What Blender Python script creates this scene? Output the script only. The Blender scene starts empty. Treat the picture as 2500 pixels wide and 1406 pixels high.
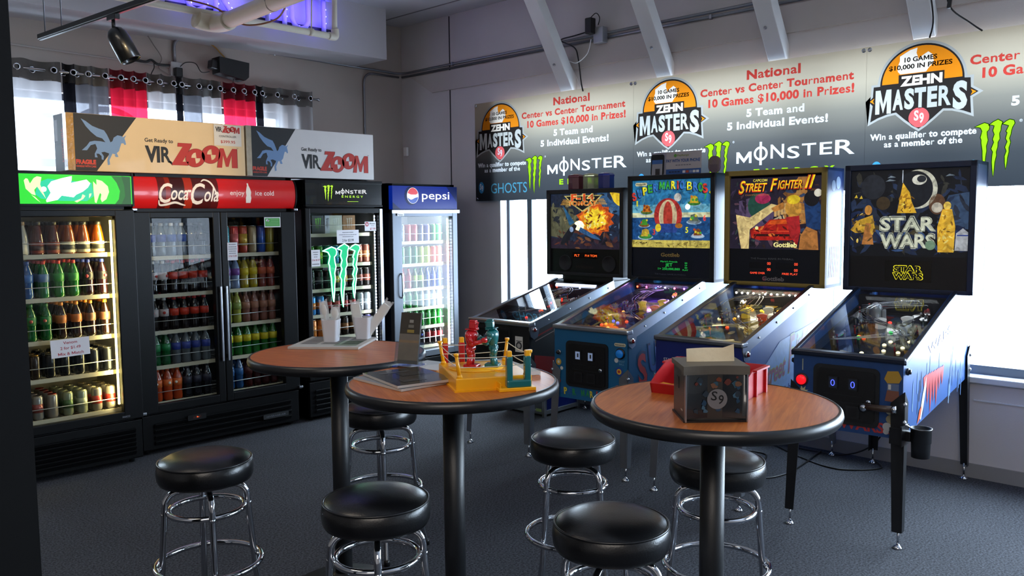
import bpy, bmesh, math, random
from math import sin, cos, pi, radians
from mathutils import Matrix, Vector
from mathutils.geometry import tessellate_polygon

S = bpy.context.scene
COL = S.collection
random.seed(7)

# ------------------------------------------------------------------ camera
cam_data = bpy.data.cameras.new('camera')
cam = bpy.data.objects.new('camera', cam_data)
COL.objects.link(cam)
S.camera = cam
cam_data.sensor_width = 36.0
cam_data.lens = 2047.7 / 2500 * 36.0
cam_data.clip_start = 0.05
EYE = Vector((0, 0, 1.66))
PIT, ROL, YAW = radians(4.843), radians(-0.56), radians(45.934)
fwd = Vector((sin(YAW)*cos(PIT), cos(YAW)*cos(PIT), -sin(PIT)))
rgt = Vector((cos(YAW), -sin(YAW), 0))
upv = rgt.cross(fwd)
r2 = cos(ROL)*rgt + sin(ROL)*upv
u2 = -sin(ROL)*rgt + cos(ROL)*upv
cam.matrix_world = Matrix(((r2.x, u2.x, -fwd.x, EYE.x), (r2.y, u2.y, -fwd.y, EYE.y), (r2.z, u2.z, -fwd.z, EYE.z), (0, 0, 0, 1)))

# ------------------------------------------------------------------ world, daylight, exposure
S.view_settings.view_transform = 'Standard'
S.view_settings.look = 'None'
S.view_settings.gamma = 1.0
S.view_settings.exposure = 0.0
S.cycles.use_denoising = True
S.cycles.max_bounces = 10
S.cycles.diffuse_bounces = 5
S.cycles.glossy_bounces = 5
S.cycles.transparent_max_bounces = 24
S.cycles.transmission_bounces = 6
S.cycles.sample_clamp_indirect = 6.0
S.cycles.caustics_reflective = False
S.cycles.caustics_refractive = False
SKY = 25.0
W = bpy.data.worlds.new('World'); S.world = W
W.use_nodes = True
nt = W.node_tree
bg = nt.nodes['Background']
tc = nt.nodes.new('ShaderNodeTexCoord')
sx = nt.nodes.new('ShaderNodeSeparateXYZ')
rp = nt.nodes.new('ShaderNodeValToRGB')
nt.links.new(tc.outputs['Generated'], sx.inputs[0])
nt.links.new(sx.outputs['Z'], rp.inputs[0])
nt.links.new(rp.outputs[0], bg.inputs[0])
rp.color_ramp.elements[0].position = 0.0
rp.color_ramp.elements[0].color = (0.55, 0.64, 0.78, 1)
rp.color_ramp.elements[1].position = 0.25
rp.color_ramp.elements[1].color = (0.74, 0.87, 1.0, 1)
bg.inputs[1].default_value = SKY

def area_light(name, loc, size, power, color, direction, portal=False, spread=None):
    d = bpy.data.lights.new(name, 'AREA')
    d.shape = 'RECTANGLE'; d.size, d.size_y = size
    d.energy = power; d.color = color
    if portal: d.cycles.is_portal = True
    if spread: d.spread = spread
    o = bpy.data.objects.new(name, d); COL.objects.link(o)
    o.location = loc
    o.rotation_euler = Vector(direction).to_track_quat('-Z', 'Y').to_euler()
    return o

# daylight comes through the long window of the right wall and the curtained one of the back wall
area_light('window_daylight_right', (5.93, 0.9, 1.7), (9.6, 2.1), 1, (1, 1, 1), (-1, 0, 0), portal=True)
area_light('window_daylight_back', (2.7, 7.33, 2.05), (3.4, 1.3), 1, (1, 1, 1), (0, -1, 0), portal=True)
# ceiling lamps over the part of the shop behind the viewer
area_light('ceiling_lamp_light', (-1.0, -0.5, 3.6), (3.0, 3.0), 175, (1.0, 0.90, 0.80), (0.15, 0.2, -1))
area_light('ceiling_lamp_light', (0.2, 3.2, 3.62), (1.2, 1.2), 22, (1.0, 0.86, 0.70), (0, 0, -1))
# a warm track spotlight out of view, aimed at the left carton
_d = bpy.data.lights.new('track_spot', 'SPOT'); _d.energy = 300; _d.color = (1.0, 0.72, 0.36); _d.spot_size = radians(26); _d.spot_blend = 0.7; _d.shadow_soft_size = 0.05
_o = bpy.data.objects.new('track_spot', _d); COL.objects.link(_o); _o.location = (1.7, 2.6, 2.75)
_o.rotation_euler = (Vector((2.45, 5.87, 2.1))-Vector((1.7, 2.6, 2.75))).to_track_quat('-Z', 'Y').to_euler()

# ------------------------------------------------------------------ materials
def lin(c):
    if isinstance(c, str):
        c = c.lstrip('#'); c = [int(c[i:i+2], 16)/255 for i in (0, 2, 4)]
    return tuple((v/12.92 if v <= 0.04045 else ((v+0.055)/1.055)**2.4) for v in c)
_M = {}
def mat(c, rough=0.5, metal=0.0, emit=0.0, spec=0.5, noise=0.0, nscale=30.0, bump=0.0, bscale=80.0, trans=0.0, coat=0.0, name=None, emitc=None):
    """Principled material with a procedural noise in its colour and bump."""
    key = (c, rough, metal, emit, spec, noise, nscale, bump, bscale, trans, coat, emitc)
    if key in _M: return _M[key]
    m = bpy.data.materials.new(name or ('mat_' + (c if isinstance(c, str) else 'rgb')))
    m.use_nodes = True
    t = m.node_tree; b = t.nodes['Principled BSDF']
    L = lin(c)
    b.inputs['Base Color'].default_value = (*L, 1)
    b.inputs['Roughness'].default_value = rough
    b.inputs['Metallic'].default_value = metal
    b.inputs['Specular IOR Level'].default_value = spec
    b.inputs['Coat Weight'].default_value = coat
    if trans: b.inputs['Transmission Weight'].default_value = trans
    if emit:
        b.inputs['Emission Color'].default_value = (*(lin(emitc) if emitc else L), 1)
        b.inputs['Emission Strength'].default_value = emit
    tcn = t.nodes.new('ShaderNodeTexCoord')
    nz = t.nodes.new('ShaderNodeTexNoise'); nz.inputs['Scale'].default_value = nscale; nz.inputs['Detail'].default_value = 4
    t.links.new(tcn.outputs['Object'], nz.inputs['Vector'])
    a = max(noise, 0.02)
    mx = t.nodes.new('ShaderNodeMix'); mx.data_type = 'RGBA'
    mx.inputs[6].default_value = (*[v*(1-a) for v in L], 1)
    mx.inputs[7].default_value = (*[min(1, v*(1+a)) for v in L], 1)
    t.links.new(nz.outputs['Fac'], mx.inputs[0]); t.links.new(mx.outputs[2], b.inputs['Base Color'])
    if bump:
        n2 = t.nodes.new('ShaderNodeTexNoise'); n2.inputs['Scale'].default_value = bscale; n2.inputs['Detail'].default_value = 3
        t.links.new(tcn.outputs['Object'], n2.inputs['Vector'])
        bp = t.nodes.new('ShaderNodeBump'); bp.inputs['Strength'].default_value = bump; bp.inputs['Distance'].default_value = 0.004
        t.links.new(n2.outputs['Fac'], bp.inputs['Height']); t.links.new(bp.outputs['Normal'], b.inputs['Normal'])
    _M[key] = m
    return m
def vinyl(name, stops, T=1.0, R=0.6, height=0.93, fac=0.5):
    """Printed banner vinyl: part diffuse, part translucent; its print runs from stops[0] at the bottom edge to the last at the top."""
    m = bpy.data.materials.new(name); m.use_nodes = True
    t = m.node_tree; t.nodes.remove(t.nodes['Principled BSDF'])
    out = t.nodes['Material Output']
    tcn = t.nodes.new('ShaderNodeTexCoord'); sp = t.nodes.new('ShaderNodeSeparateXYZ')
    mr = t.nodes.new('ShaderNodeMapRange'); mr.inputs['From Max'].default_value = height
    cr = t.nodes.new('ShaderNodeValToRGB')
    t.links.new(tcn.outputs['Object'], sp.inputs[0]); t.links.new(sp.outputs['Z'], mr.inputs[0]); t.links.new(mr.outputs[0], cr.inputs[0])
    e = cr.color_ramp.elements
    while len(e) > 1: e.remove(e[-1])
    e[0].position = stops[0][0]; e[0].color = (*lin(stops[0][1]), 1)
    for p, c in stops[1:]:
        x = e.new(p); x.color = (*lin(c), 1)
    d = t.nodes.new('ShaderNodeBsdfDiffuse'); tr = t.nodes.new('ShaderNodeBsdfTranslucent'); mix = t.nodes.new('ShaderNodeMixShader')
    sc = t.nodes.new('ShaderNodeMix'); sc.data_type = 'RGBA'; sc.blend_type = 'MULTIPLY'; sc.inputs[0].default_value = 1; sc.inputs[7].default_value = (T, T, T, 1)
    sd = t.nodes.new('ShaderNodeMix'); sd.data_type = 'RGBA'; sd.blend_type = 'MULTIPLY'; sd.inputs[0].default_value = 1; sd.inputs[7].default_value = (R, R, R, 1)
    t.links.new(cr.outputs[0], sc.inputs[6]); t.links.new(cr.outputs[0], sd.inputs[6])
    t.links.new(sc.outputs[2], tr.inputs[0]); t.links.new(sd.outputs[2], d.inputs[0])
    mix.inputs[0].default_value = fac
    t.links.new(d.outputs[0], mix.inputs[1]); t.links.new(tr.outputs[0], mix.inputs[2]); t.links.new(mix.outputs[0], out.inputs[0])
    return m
def sheer(name, c, clear=0.25, T=0.6):
    m = bpy.data.materials.new(name); m.use_nodes = True
    t = m.node_tree; t.nodes.remove(t.nodes['Principled BSDF']); out = t.nodes['Material Output']
    L = lin(c)
    d = t.nodes.new('ShaderNodeBsdfDiffuse'); tr = t.nodes.new('ShaderNodeBsdfTranslucent'); tp = t.nodes.new('ShaderNodeBsdfTransparent')
    wv = t.nodes.new('ShaderNodeTexWave'); wv.inputs['Scale'].default_value = 180; wv.inputs['Distortion'].default_value = 2
    tcn = t.nodes.new('ShaderNodeTexCoord'); t.links.new(tcn.outputs['Object'], wv.inputs['Vector'])
    mp = t.nodes.new('ShaderNodeMapRange'); mp.inputs['To Min'].default_value = clear*0.6; mp.inputs['To Max'].default_value = clear*1.4
    t.links.new(wv.outputs['Fac'], mp.inputs[0])
    d.inputs[0].default_value = (*L, 1); tr.inputs[0].default_value = (*[v*T for v in L], 1); tp.inputs[0].default_value = (*[min(1, v*1.25) for v in L], 1)
    m1 = t.nodes.new('ShaderNodeMixShader'); m1.inputs[0].default_value = 0.5
    m2 = t.nodes.new('ShaderNodeMixShader')
    t.links.new(d.outputs[0], m1.inputs[1]); t.links.new(tr.outputs[0], m1.inputs[2])
    t.links.new(mp.outputs[0], m2.inputs[0]); t.links.new(m1.outputs[0], m2.inputs[1]); t.links.new(tp.outputs[0], m2.inputs[2])
    t.links.new(m2.outputs[0], out.inputs[0])
    return m
def pane(name, tint=(0.94, 0.97, 0.98), f0=0.045, rough=0.01):
    """Thin flat glass: clear, with the mirror reflection of its two faces."""
    m = bpy.data.materials.new(name); m.use_nodes = True
    t = m.node_tree; t.nodes.remove(t.nodes['Principled BSDF']); out = t.nodes['Material Output']
    lw = t.nodes.new('ShaderNodeLayerWeight'); lw.inputs[0].default_value = 0.5
    pw = t.nodes.new('ShaderNodeMath'); pw.operation = 'POWER'; pw.inputs[1].default_value = 5.0
    fr = t.nodes.new('ShaderNodeMath'); fr.operation = 'MULTIPLY_ADD'; fr.inputs[1].default_value = 1 - f0; fr.inputs[2].default_value = f0
    t.links.new(lw.outputs['Facing'], pw.inputs[0]); t.links.new(pw.outputs[0], fr.inputs[0])
    tp = t.nodes.new('ShaderNodeBsdfTransparent'); tp.inputs[0].default_value = (*tint, 1)
    gl = t.nodes.new('ShaderNodeBsdfGlossy'); gl.inputs['Roughness'].default_value = rough
    nz = t.nodes.new('ShaderNodeTexNoise'); nz.inputs['Scale'].default_value = 3.0
    bp = t.nodes.new('ShaderNodeBump'); bp.inputs['Strength'].default_value = 0.02
    t.links.new(nz.outputs['Fac'], bp.inputs['Height']); t.links.new(bp.outputs['Normal'], gl.inputs['Normal'])
    mx = t.nodes.new('ShaderNodeMixShader')
    t.links.new(fr.outputs[0], mx.inputs[0]); t.links.new(tp.outputs[0], mx.inputs[1]); t.links.new(gl.outputs[0], mx.inputs[2]); t.links.new(mx.outputs[0], out.inputs[0])
    return m

# ------------------------------------------------------------------ geometry helpers
def frame(o, x, y):
    x = Vector(x).normalized(); y = Vector(y).normalized(); z = x.cross(y)
    return Matrix(((x.x, y.x, z.x, o[0]), (x.y, y.y, z.y, o[1]), (x.z, y.z, z.z, o[2]), (0, 0, 0, 1)))
def T(x, y, z): return Matrix.Translation((x, y, z))
def RZ(a): return Matrix.Rotation(radians(a), 4, 'Z')
def RX(a): return Matrix.Rotation(radians(a), 4, 'X')
def RY(a): return Matrix.Rotation(radians(a), 4, 'Y')
I4 = Matrix.Identity(4)
_TX = {}
def text_mesh(s, bold=0.0, shear=0.0, space=1.0):
    key = (s, bold, shear, space)
    if key in _TX: return _TX[key]
    cu = bpy.data.curves.new('writing', 'FONT')
    cu.body = s; cu.size = 1.0; cu.offset = bold; cu.shear = shear; cu.space_character = space
    cu.resolution_u = 3; cu.fill_mode = 'FRONT'; cu.dimensions = '2D'
    o = bpy.data.objects.new('writing', cu)
    me = o.to_mesh()
    v = [(p.co.x, p.co.y) for p in me.vertices]; f = [tuple(p.vertices) for p in me.polygons]
    o.to_mesh_clear(); bpy.data.objects.remove(o); bpy.data.curves.remove(cu)
    _TX[key] = (v, f)
    return v, f
def text_fit(s, x, y, w=None, h=0.1, align='C', bold=0.0, shear=0.0, space=1.0):
    """2-D verts and faces of a line of writing: capital height h, width w, standing on the base line y."""
    v, f = text_mesh(s, bold, shear, space)
    if not v: return [], []
    x0 = min(p[0] for p in v); x1 = max(p[0] for p in v)
    ky = h/0.70
    kx = (w/(x1-x0)) if w else ky
    W_ = (x1-x0)*kx
    ox = x - (W_/2 if align == 'C' else W_ if align == 'R' else 0)
    return [((p[0]-x0)*kx+ox, p[1]*ky+y) for p in v], f
def outline(v, f):
    """closed boundary loops of a flat triangle mesh"""
    cnt = {}
    for p in f:
        for i in range(len(p)):
            a, b = p[i], p[(i+1) % len(p)]
            cnt[(a, b)] = cnt.get((a, b), 0)+1
    nxt = {}
    for (a, b) in cnt:
        if (b, a) not in cnt: nxt[a] = b
    loops = []
    while nxt:
        a, b = nxt.popitem(); lp = [a]
        while b != a:
            lp.append(b)
            if b not in nxt: lp = None; break
            b = nxt.pop(b)
        if lp and len(lp) > 2: loops.append([v[i] for i in lp])
    return loops
def fill(loops):
    """2-D region between loops (even-odd), as verts and faces"""
    cu = bpy.data.curves.new('region', 'CURVE'); cu.dimensions = '2D'; cu.fill_mode = 'FRONT'
    for lp in loops:
        sp = cu.splines.new('POLY'); sp.points.add(len(lp)-1); sp.use_cyclic_u = True
        for q, p in zip(sp.points, lp): q.co = (p[0], p[1], 0, 1)
    o = bpy.data.objects.new('region', cu); me = o.to_mesh()
    v = [(p.co.x, p.co.y) for p in me.vertices]; f = [tuple(p.vertices) for p in me.polygons]
    o.to_mesh_clear(); bpy.data.objects.remove(o); bpy.data.curves.remove(cu)
    return v, f

def tri_area(v, f):
    return sum(abs((v[p[1]][0]-v[p[0]][0])*(v[p[2]][1]-v[p[0]][1])-(v[p[2]][0]-v[p[0]][0])*(v[p[1]][1]-v[p[0]][1]))/2 for q in f for p in [(q[0], q[i], q[i+1]) for i in range(1, len(q)-1)])
def custom_glyph(c, bold):
    q = 0.10+2.1*bold
    if c == 'M':
        lp = [[(0.07, 0), (0.07, 0.7), (0.07+q*1.15, 0.7), (0.45, 0.7-0.42), (0.83-q*1.15, 0.7), (0.83, 0.7), (0.83, 0), (0.83-q, 0), (0.83-q, 0.40), (0.45, 0.02), (0.07+q, 0.40), (0.07+q, 0)]]
        return fill(lp), 0.9
    e = lambda rx, ry, a0, a1, n: [(0.4+rx*cos(radians(a0+(a1-a0)*i/n)), 0.36+ry*sin(radians(a0+(a1-a0)*i/n))) for i in range(n+1)]
    g = math.degrees(math.asin(min(0.9, q/2/0.36))); gi = math.degrees(math.asin(min(0.9, q/2/(0.36-q*0.9))))
    out = e(0.36, 0.32, -90+g, 90-g, 14)+[(0.4+q/2, 0.88), (0.4-q/2, 0.88)]+e(0.36, 0.32, 90+g, 270-g, 14)+[(0.4-q/2, -0.16), (0.4+q/2, -0.16)]
    ri = 0.36-q*0.9; rj = 0.32-q*0.8
    return fill([out, e(ri, rj, -90+gi, 90-gi, 12), e(ri, rj, 90+gi, 270-gi, 12)]), 0.8
_GL = {}
def glyph(c, bold):
    """one character as heavy as its outline allows without crossing itself, and its advance"""
    if (c, bold) in _GL: return _GL[(c, bold)]
    if c in 'M\u03a6':
        _GL[(c, bold)] = custom_glyph(c, bold); return _GL[(c, bold)]
    w = lambda q: (lambda v: max(p[0] for p in v)-min(p[0] for p in v))(text_mesh(q)[0])
    adv = w('H'+c+'H')-w('HH')
    best = ([], [])
    if c != ' ':
        for k in (1.0, 0.8, 0.6, 0.45, 0.3, 0.15, 0.0):
            v, f = text_mesh(c, bold*k)
            lp = outline(v, f)
            A = fill([[(-1, -1), (2, -1), (2, 2), (-1, 2)]]+lp)
            if abs(tri_area(*A)+tri_area(v, f)-9) < 1e-3: best = (v, f); break
    _GL[(c, bold)] = (best, adv)
    return _GL[(c, bold)]
def bold_fit(s, x, y, w=None, h=0.1, align='C', bold=0.03, track=0.0):
    V = []; F = []; pen = 0
    for c in s:
        (v, f), adv = glyph(c, bold)
        n = len(V); V += [(p[0]+pen, p[1]) for p in v]; F += [tuple(i+n for i in q) for q in f]
        pen += adv+track
    x0 = min(p[0] for p in V); x1 = max(p[0] for p in V); ky = h/0.70; kx = w/(x1-x0) if w else ky
    W_ = (x1-x0)*kx; ox = x-(W_/2 if align == 'C' else W_ if align == 'R' else 0)
    return [((p[0]-x0)*kx+ox, p[1]*ky+y) for p in V], F

class MB:
    """collects shapes of one object or part and links them as ONE mesh"""
    def __init__(s, M=I4): s.v = []; s.f = []; s.fm = []; s.sm = []; s.mats = []; s.M = M
    def mi(s, m):
        if m not in s.mats: s.mats.append(m)
        return s.mats.index(m)
    def raw(s, v, f, m, M=I4, smooth=False):
        n = len(s.v); k = s.mi(m); A = s.M @ M
        s.v += [tuple(A @ Vector(p)) for p in v]
        flip = A.to_3x3().determinant() < 0
        for p in f:
            q = [i+n for i in p]
            s.f.append(q[::-1] if flip else q); s.fm.append(k); s.sm.append(smooth)
        return s
    def box(s, c, d, m, M=I4, bev=0.0, seg=2):
        x, y, z = (q/2 for q in d); cx, cy, cz = c
        if bev <= 0:
            v = [(cx+a*x, cy+b*y, cz+e*z) for e in (-1, 1) for b in (-1, 1) for a in (-1, 1)]
            f = [(0, 2, 3, 1), (4, 5, 7, 6), (0, 1, 5, 4), (2, 6, 7, 3), (0, 4, 6, 2), (1, 3, 7, 5)]
            return s.raw(v, f, m, M)
        b = bmesh.new(); bmesh.ops.create_cube(b, size=1.0)
        for p in b.verts: p.co = Vector((cx+p.co.x*2*x, cy+p.co.y*2*y, cz+p.co.z*2*z))
        bmesh.ops.bevel(b, geom=b.edges[:], offset=min(bev, x*0.99, y*0.99, z*0.99), segments=seg, affect='EDGES', profile=0.5)
        b.verts.index_update()
        v = [tuple(p.co) for p in b.verts]; f = [tuple(p.index for p in q.verts) for q in b.faces]; b.free()
        return s.raw(v, f, m, M, smooth=False)
    def bb(s, lo, hi, m, M=I4, bev=0.0):
        return s.box([(a+b)/2 for a, b in zip(lo, hi)], [abs(b-a) for a, b in zip(lo, hi)], m, M, bev)
    def lathe(s, prof, m, M=I4, n=32, smooth=True, arc=None):
        v = []; f = []; N = n
        for r, z in prof:
            for i in range(N): v.append((r*cos(2*pi*i/N), r*sin(2*pi*i/N), z))
        for j in range(len(prof)-1):
            for i in range(N):
                a = j*N+i; b = j*N+(i+1) % N
                f.append((a, b, b+N, a+N))
        if prof[0][0] > 1e-6: f.append(tuple(range(N-1, -1, -1)))
        if prof[-1][0] > 1e-6: f.append(tuple((len(prof)-1)*N+i for i in range(N)))
        return s.raw(v, f, m, M, smooth)
    def cyl(s, a, b, r, m, n=16, r1=None, M=I4, smooth=True):
        a = Vector(a); b = Vector(b); d = b-a
        q = d.to_track_quat('Z', 'Y').to_matrix().to_4x4()
        return s.lathe([(r, 0), (r if r1 is None else r1, d.length)], m, M @ T(*a) @ q, n, smooth)
    def tube(s, pts, r, m, n=8, closed=False, M=I4):
        P = [Vector(p) for p in pts]; N = len(P); v = []; f = []
        up = Vector((0, 0, 1)); prev = None
        for i, p in enumerate(P):
            if closed: t = (P[(i+1) % N]-P[i-1]).normalized()
            else: t = (P[min(i+1, N-1)]-P[max(i-1, 0)]).normalized()
            if prev is None:
                x = t.cross(up)
                if x.length < 1e-3: x = t.cross(Vector((1, 0, 0)))
            else: x = prev - t*prev.dot(t)
            x.normalize(); prev = x.copy(); y = t.cross(x)
            for k in range(n):
                w = 2*pi*k/n; v.append(tuple(p+x*(r*cos(w))+y*(r*sin(w))))
        for i in range(N if closed else N-1):
            for k in range(n):
                a = i*n+k; b = i*n+(k+1) % n; c = ((i+1) % N)*n+(k+1) % n; d = ((i+1) % N)*n+k
                f.append((a, b, c, d))
        if not closed: f.append(tuple(range(n-1, -1, -1))); f.append(tuple((N-1)*n+k for k in range(n)))
        return s.raw(v, f, m, M, True)
    def prism(s, poly, z0, z1, m, M=I4, cap=None):
        n = len(poly)
        ar = sum(poly[i][0]*poly[(i+1) % n][1]-poly[(i+1) % n][0]*poly[i][1] for i in range(n))
        if ar < 0: poly = poly[::-1]
        v = [(p[0], p[1], z0) for p in poly]+[(p[0], p[1], z1) for p in poly]
        tri = tessellate_polygon([[Vector((p[0], p[1], 0)) for p in poly]])
        tr = []
        for a, b, c in tri:
            A, B, C = poly[a], poly[b], poly[c]
            if (B[0]-A[0])*(C[1]-A[1])-(C[0]-A[0])*(B[1]-A[1]) < 0: b, c = c, b
            tr.append((a, b, c))
        f = [(c, b, a) for a, b, c in tr]+[(a+n, b+n, c+n) for a, b, c in tr]
        f += [(i, (i+1) % n, (i+1) % n+n, i+n) for i in range(n)]
        return s.raw(v, f, m, M)
    def flat(s, poly, m, z=0.0, M=I4):
        n = len(poly)
        tri = tessellate_polygon([[Vector((p[0], p[1], 0)) for p in poly]]); tr = []
        for a, b, c in tri:
            A, B, C = poly[a], poly[b], poly[c]
            if (B[0]-A[0])*(C[1]-A[1])-(C[0]-A[0])*(B[1]-A[1]) < 0: b, c = c, b
            tr.append((a, b, c))
        return s.raw([(p[0], p[1], z) for p in poly], tr, m, M)
    def rect(s, x0, y0, x1, y1, m, z=0.0, M=I4):
        return s.raw([(x0, y0, z), (x1, y0, z), (x1, y1, z), (x0, y1, z)], [(0, 1, 2, 3)], m, M)
    def disc(s, x, y, r, m, z=0.0, M=I4, n=40, ry=None):
        ry = ry or r
        return s.flat([(x+r*cos(2*pi*i/n), y+ry*sin(2*pi*i/n)) for i in range(n)], m, z, M)
    def text(s, t, x, y, m, w=None, h=0.1, z=0.001, M=I4, align='C', bold=0.0, shear=0.0, space=1.0, rot=0.0):
        v, f = bold_fit(t, 0, 0, w, h, align, bold) if bold > 0 and not shear else text_fit(t, 0, 0, w, h, align, bold, shear, space)
        c, d = cos(radians(rot)), sin(radians(rot))
        return s.raw([(x+p[0]*c-p[1]*d, y+p[0]*d+p[1]*c, z) for p in v], f, m, M)
    def ball(s, c, r, m, M=I4, n=16, rz=None, k=8):
        rz = rz or r
        return s.lathe([(r*sin(pi*i/k), -rz*cos(pi*i/k)) for i in range(k+1)], m, M @ T(*c), n)
    def build(s, name, parent=None, loc=(0, 0, 0)):
        me = bpy.data.meshes.new(name)
        me.from_pydata(s.v, [], s.f)
        for m in s.mats: me.materials.append(m)
        me.polygons.foreach_set('material_index', s.fm)
        me.polygons.foreach_set('use_smooth', s.sm)
        me.update()
        o = bpy.data.objects.new(name, me); COL.objects.link(o)
        if parent is not None: o.parent = parent
        o.location = loc
        return o
def sharp(o, deg=40):
    """keep hard edges on a smooth-shaded mesh"""
    o.data.set_sharp_from_angle(angle=radians(deg)); return o
def thing(name, label, cat, loc=(0, 0, 0), rz=0.0, group=None):
    o = bpy.data.objects.new(name, None); COL.objects.link(o)
    o.location = loc; o.rotation_euler = (0, 0, radians(rz)); o.empty_display_size = 0.1
    return tag(o, label, cat, group)
def tag(o, label, cat, group=None, kind=None):
    if label: o['label'] = label
    if cat: o['category'] = cat
    if group: o['group'] = group
    if kind: o['kind'] = kind
    return o
def struct(o, label=None):
    o['kind'] = 'structure'
    if label: o['label'] = label
    return o
def dup(root, loc, rz=None, label=None, group=None):
    """copy a thing with its parts and their sub-parts"""
    def cp(o, par):
        c = o.copy(); COL.objects.link(c)
        if par is not None: c.parent = par
        for ch in o.children: cp(ch, c)
        return c
    r = cp(root, None); r.location = loc
    if rz is not None: r.rotation_euler = (0, 0, radians(rz))
    if label: r['label'] = label
    if group: r['group'] = group
    return r
def arc(cx, cy, r, a0, a1, n=16, ry=None):
    ry = ry or r
    return [(cx+r*cos(radians(a0+(a1-a0)*i/n)), cy+ry*sin(radians(a0+(a1-a0)*i/n))) for i in range(n+1)]
def rrect(x0, y0, x1, y1, r, n=6):
    return arc(x1-r, y1-r, r, 0, 90, n)+arc(x0+r, y1-r, r, 90, 180, n)+arc(x0+r, y0+r, r, 180, 270, n)+arc(x1-r, y0+r, r, 270, 360, n)
def smoothpath(pts, k=6, closed=False):
    """Catmull-Rom through the points"""
    P = [Vector(p) for p in pts]; n = len(P); out = []
    for i in range(n if closed else n-1):
        g = (lambda j: P[j % n]) if closed else (lambda j: P[min(max(j, 0), n-1)])
        a, b, c, d = g(i-1), g(i), g(i+1), g(i+2)
        for q in range(k):
            t = q/k
            out.append(0.5*((2*b)+(c-a)*t+(2*a-5*b+4*c-d)*t*t+(3*b-a-3*c+d)*t**3))
    if not closed: out.append(P[-1])
    return out

CHROME = mat('#c9ccd2', 0.08, 1.0)
STEEL = mat('#a9adb5', 0.32, 1.0, noise=0.05)
GALV = mat('#8d9097', 0.45, 0.9, noise=0.08)
BLACKM = mat('#15171b', 0.4, 0.0)
BLACKP = mat('#101114', 0.35, 0.0)
WHITEP = mat('#e6e6e6', 0.45)
GLASS = pane('clear_glass_pane')
# ------------------------------------------------------------------ the setting
XW, YW, ZC = 5.71, 7.13, 3.66
WALLP = mat('#c6c2c4', 0.75, noise=0.06, nscale=3, bump=0.15, bscale=140)
WALLL = mat('#ada49d', 0.75, noise=0.06, nscale=3, bump=0.15, bscale=140)
CEILP = mat('#c9c8ca', 0.8, noise=0.04, nscale=2)
WOODW = mat('#cfd2d6', 0.5, noise=0.05, nscale=9)
FRAMEM = mat('#5d6570', 0.45, 0.3)
carpet = bpy.data.materials.new('carpet'); carpet.use_nodes = True
_t = carpet.node_tree; _b = _t.nodes['Principled BSDF']; _b.inputs['Roughness'].default_value = 0.95; _b.inputs['Specular IOR Level'].default_value = 0.15
_c = _t.nodes.new('ShaderNodeTexCoord'); _n = _t.nodes.new('ShaderNodeTexNoise'); _n.inputs['Scale'].default_value = 95; _n.inputs['Detail'].default_value = 6; _n.inputs['Roughness'].default_value = 0.75
_n3 = _t.nodes.new('ShaderNodeTexNoise'); _n3.inputs['Scale'].default_value = 2.2
_r = _t.nodes.new('ShaderNodeValToRGB'); _r.color_ramp.elements[0].position = 0.36; _r.color_ramp.elements[0].color = (*lin('#212226'), 1); _r.color_ramp.elements[1].position = 0.66; _r.color_ramp.elements[1].color = (*lin('#62646c'), 1)
_mx = _t.nodes.new('ShaderNodeMix'); _mx.data_type = 'RGBA'; _mx.blend_type = 'MULTIPLY'; _mx.inputs[0].default_value = 0.25
_bp = _t.nodes.new('ShaderNodeBump'); _bp.inputs['Strength'].default_value = 0.6; _bp.inputs['Distance'].default_value = 0.004
_t.links.new(_c.outputs['Object'], _n.inputs['Vector']); _t.links.new(_c.outputs['Object'], _n3.inputs['Vector'])
_t.links.new(_n.outputs['Fac'], _r.inputs[0]); _t.links.new(_r.outputs[0], _mx.inputs[6]); _t.links.new(_n3.outputs['Fac'], _mx.inputs[7]); _t.links.new(_mx.outputs[2], _b.inputs['Base Color'])
_t.links.new(_n.outputs['Fac'], _bp.inputs['Height']); _t.links.new(_bp.outputs[0], _b.inputs['Normal'])

struct(MB().bb((-3.2, -4.2, -0.1), (XW+0.2, YW+0.2, 0), carpet).build('floor'))
struct(MB().bb((-3.2, -4.2, ZC), (XW+0.2, YW+0.2, ZC+0.1), CEILP).build('ceiling'))
# right wall: long window from the corner strip to far out of view
WY0, WY1, WZ0, WZ1 = -3.6, 5.67, 0.64, 2.72
m = MB()
m.bb((XW, -4.2, 0), (XW+0.18, YW+0.2, WZ0), WALLP)
m.bb((XW, -4.2, WZ1), (XW+0.18, YW+0.2, ZC), WALLP)
m.bb((XW, WY1, WZ0), (XW+0.18, YW+0.2, WZ1), WALLP)
m.bb((XW, -4.2, WZ0), (XW+0.18, WY0, WZ1), WALLP)
struct(m.build('wall_right'))
# back wall: window behind the curtains
BX0, BX1, BZ0, BZ1 = 1.2, 4.33, 1.5, 2.66
m = MB()
m.bb((-3.2, YW, 0), (XW, YW+0.18, BZ0), WALLL)
m.bb((-3.2, YW, BZ1), (XW, YW+0.18, ZC), WALLL)
m.bb((-3.2, YW, BZ0), (BX0, YW+0.18, BZ1), WALLL)
m.bb((BX1, YW, BZ0), (XW, YW+0.18, BZ1), WALLL)
struct(m.build('wall_back'))
struct(MB().bb((-3.3, -4.2, 0), (-3.2, YW+0.2, ZC), WALLL).build('wall_left'))
struct(MB().bb((-3.2, -4.3, 0), (XW+0.2, -4.2, ZC), WALLL).build('wall_front'))

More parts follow.
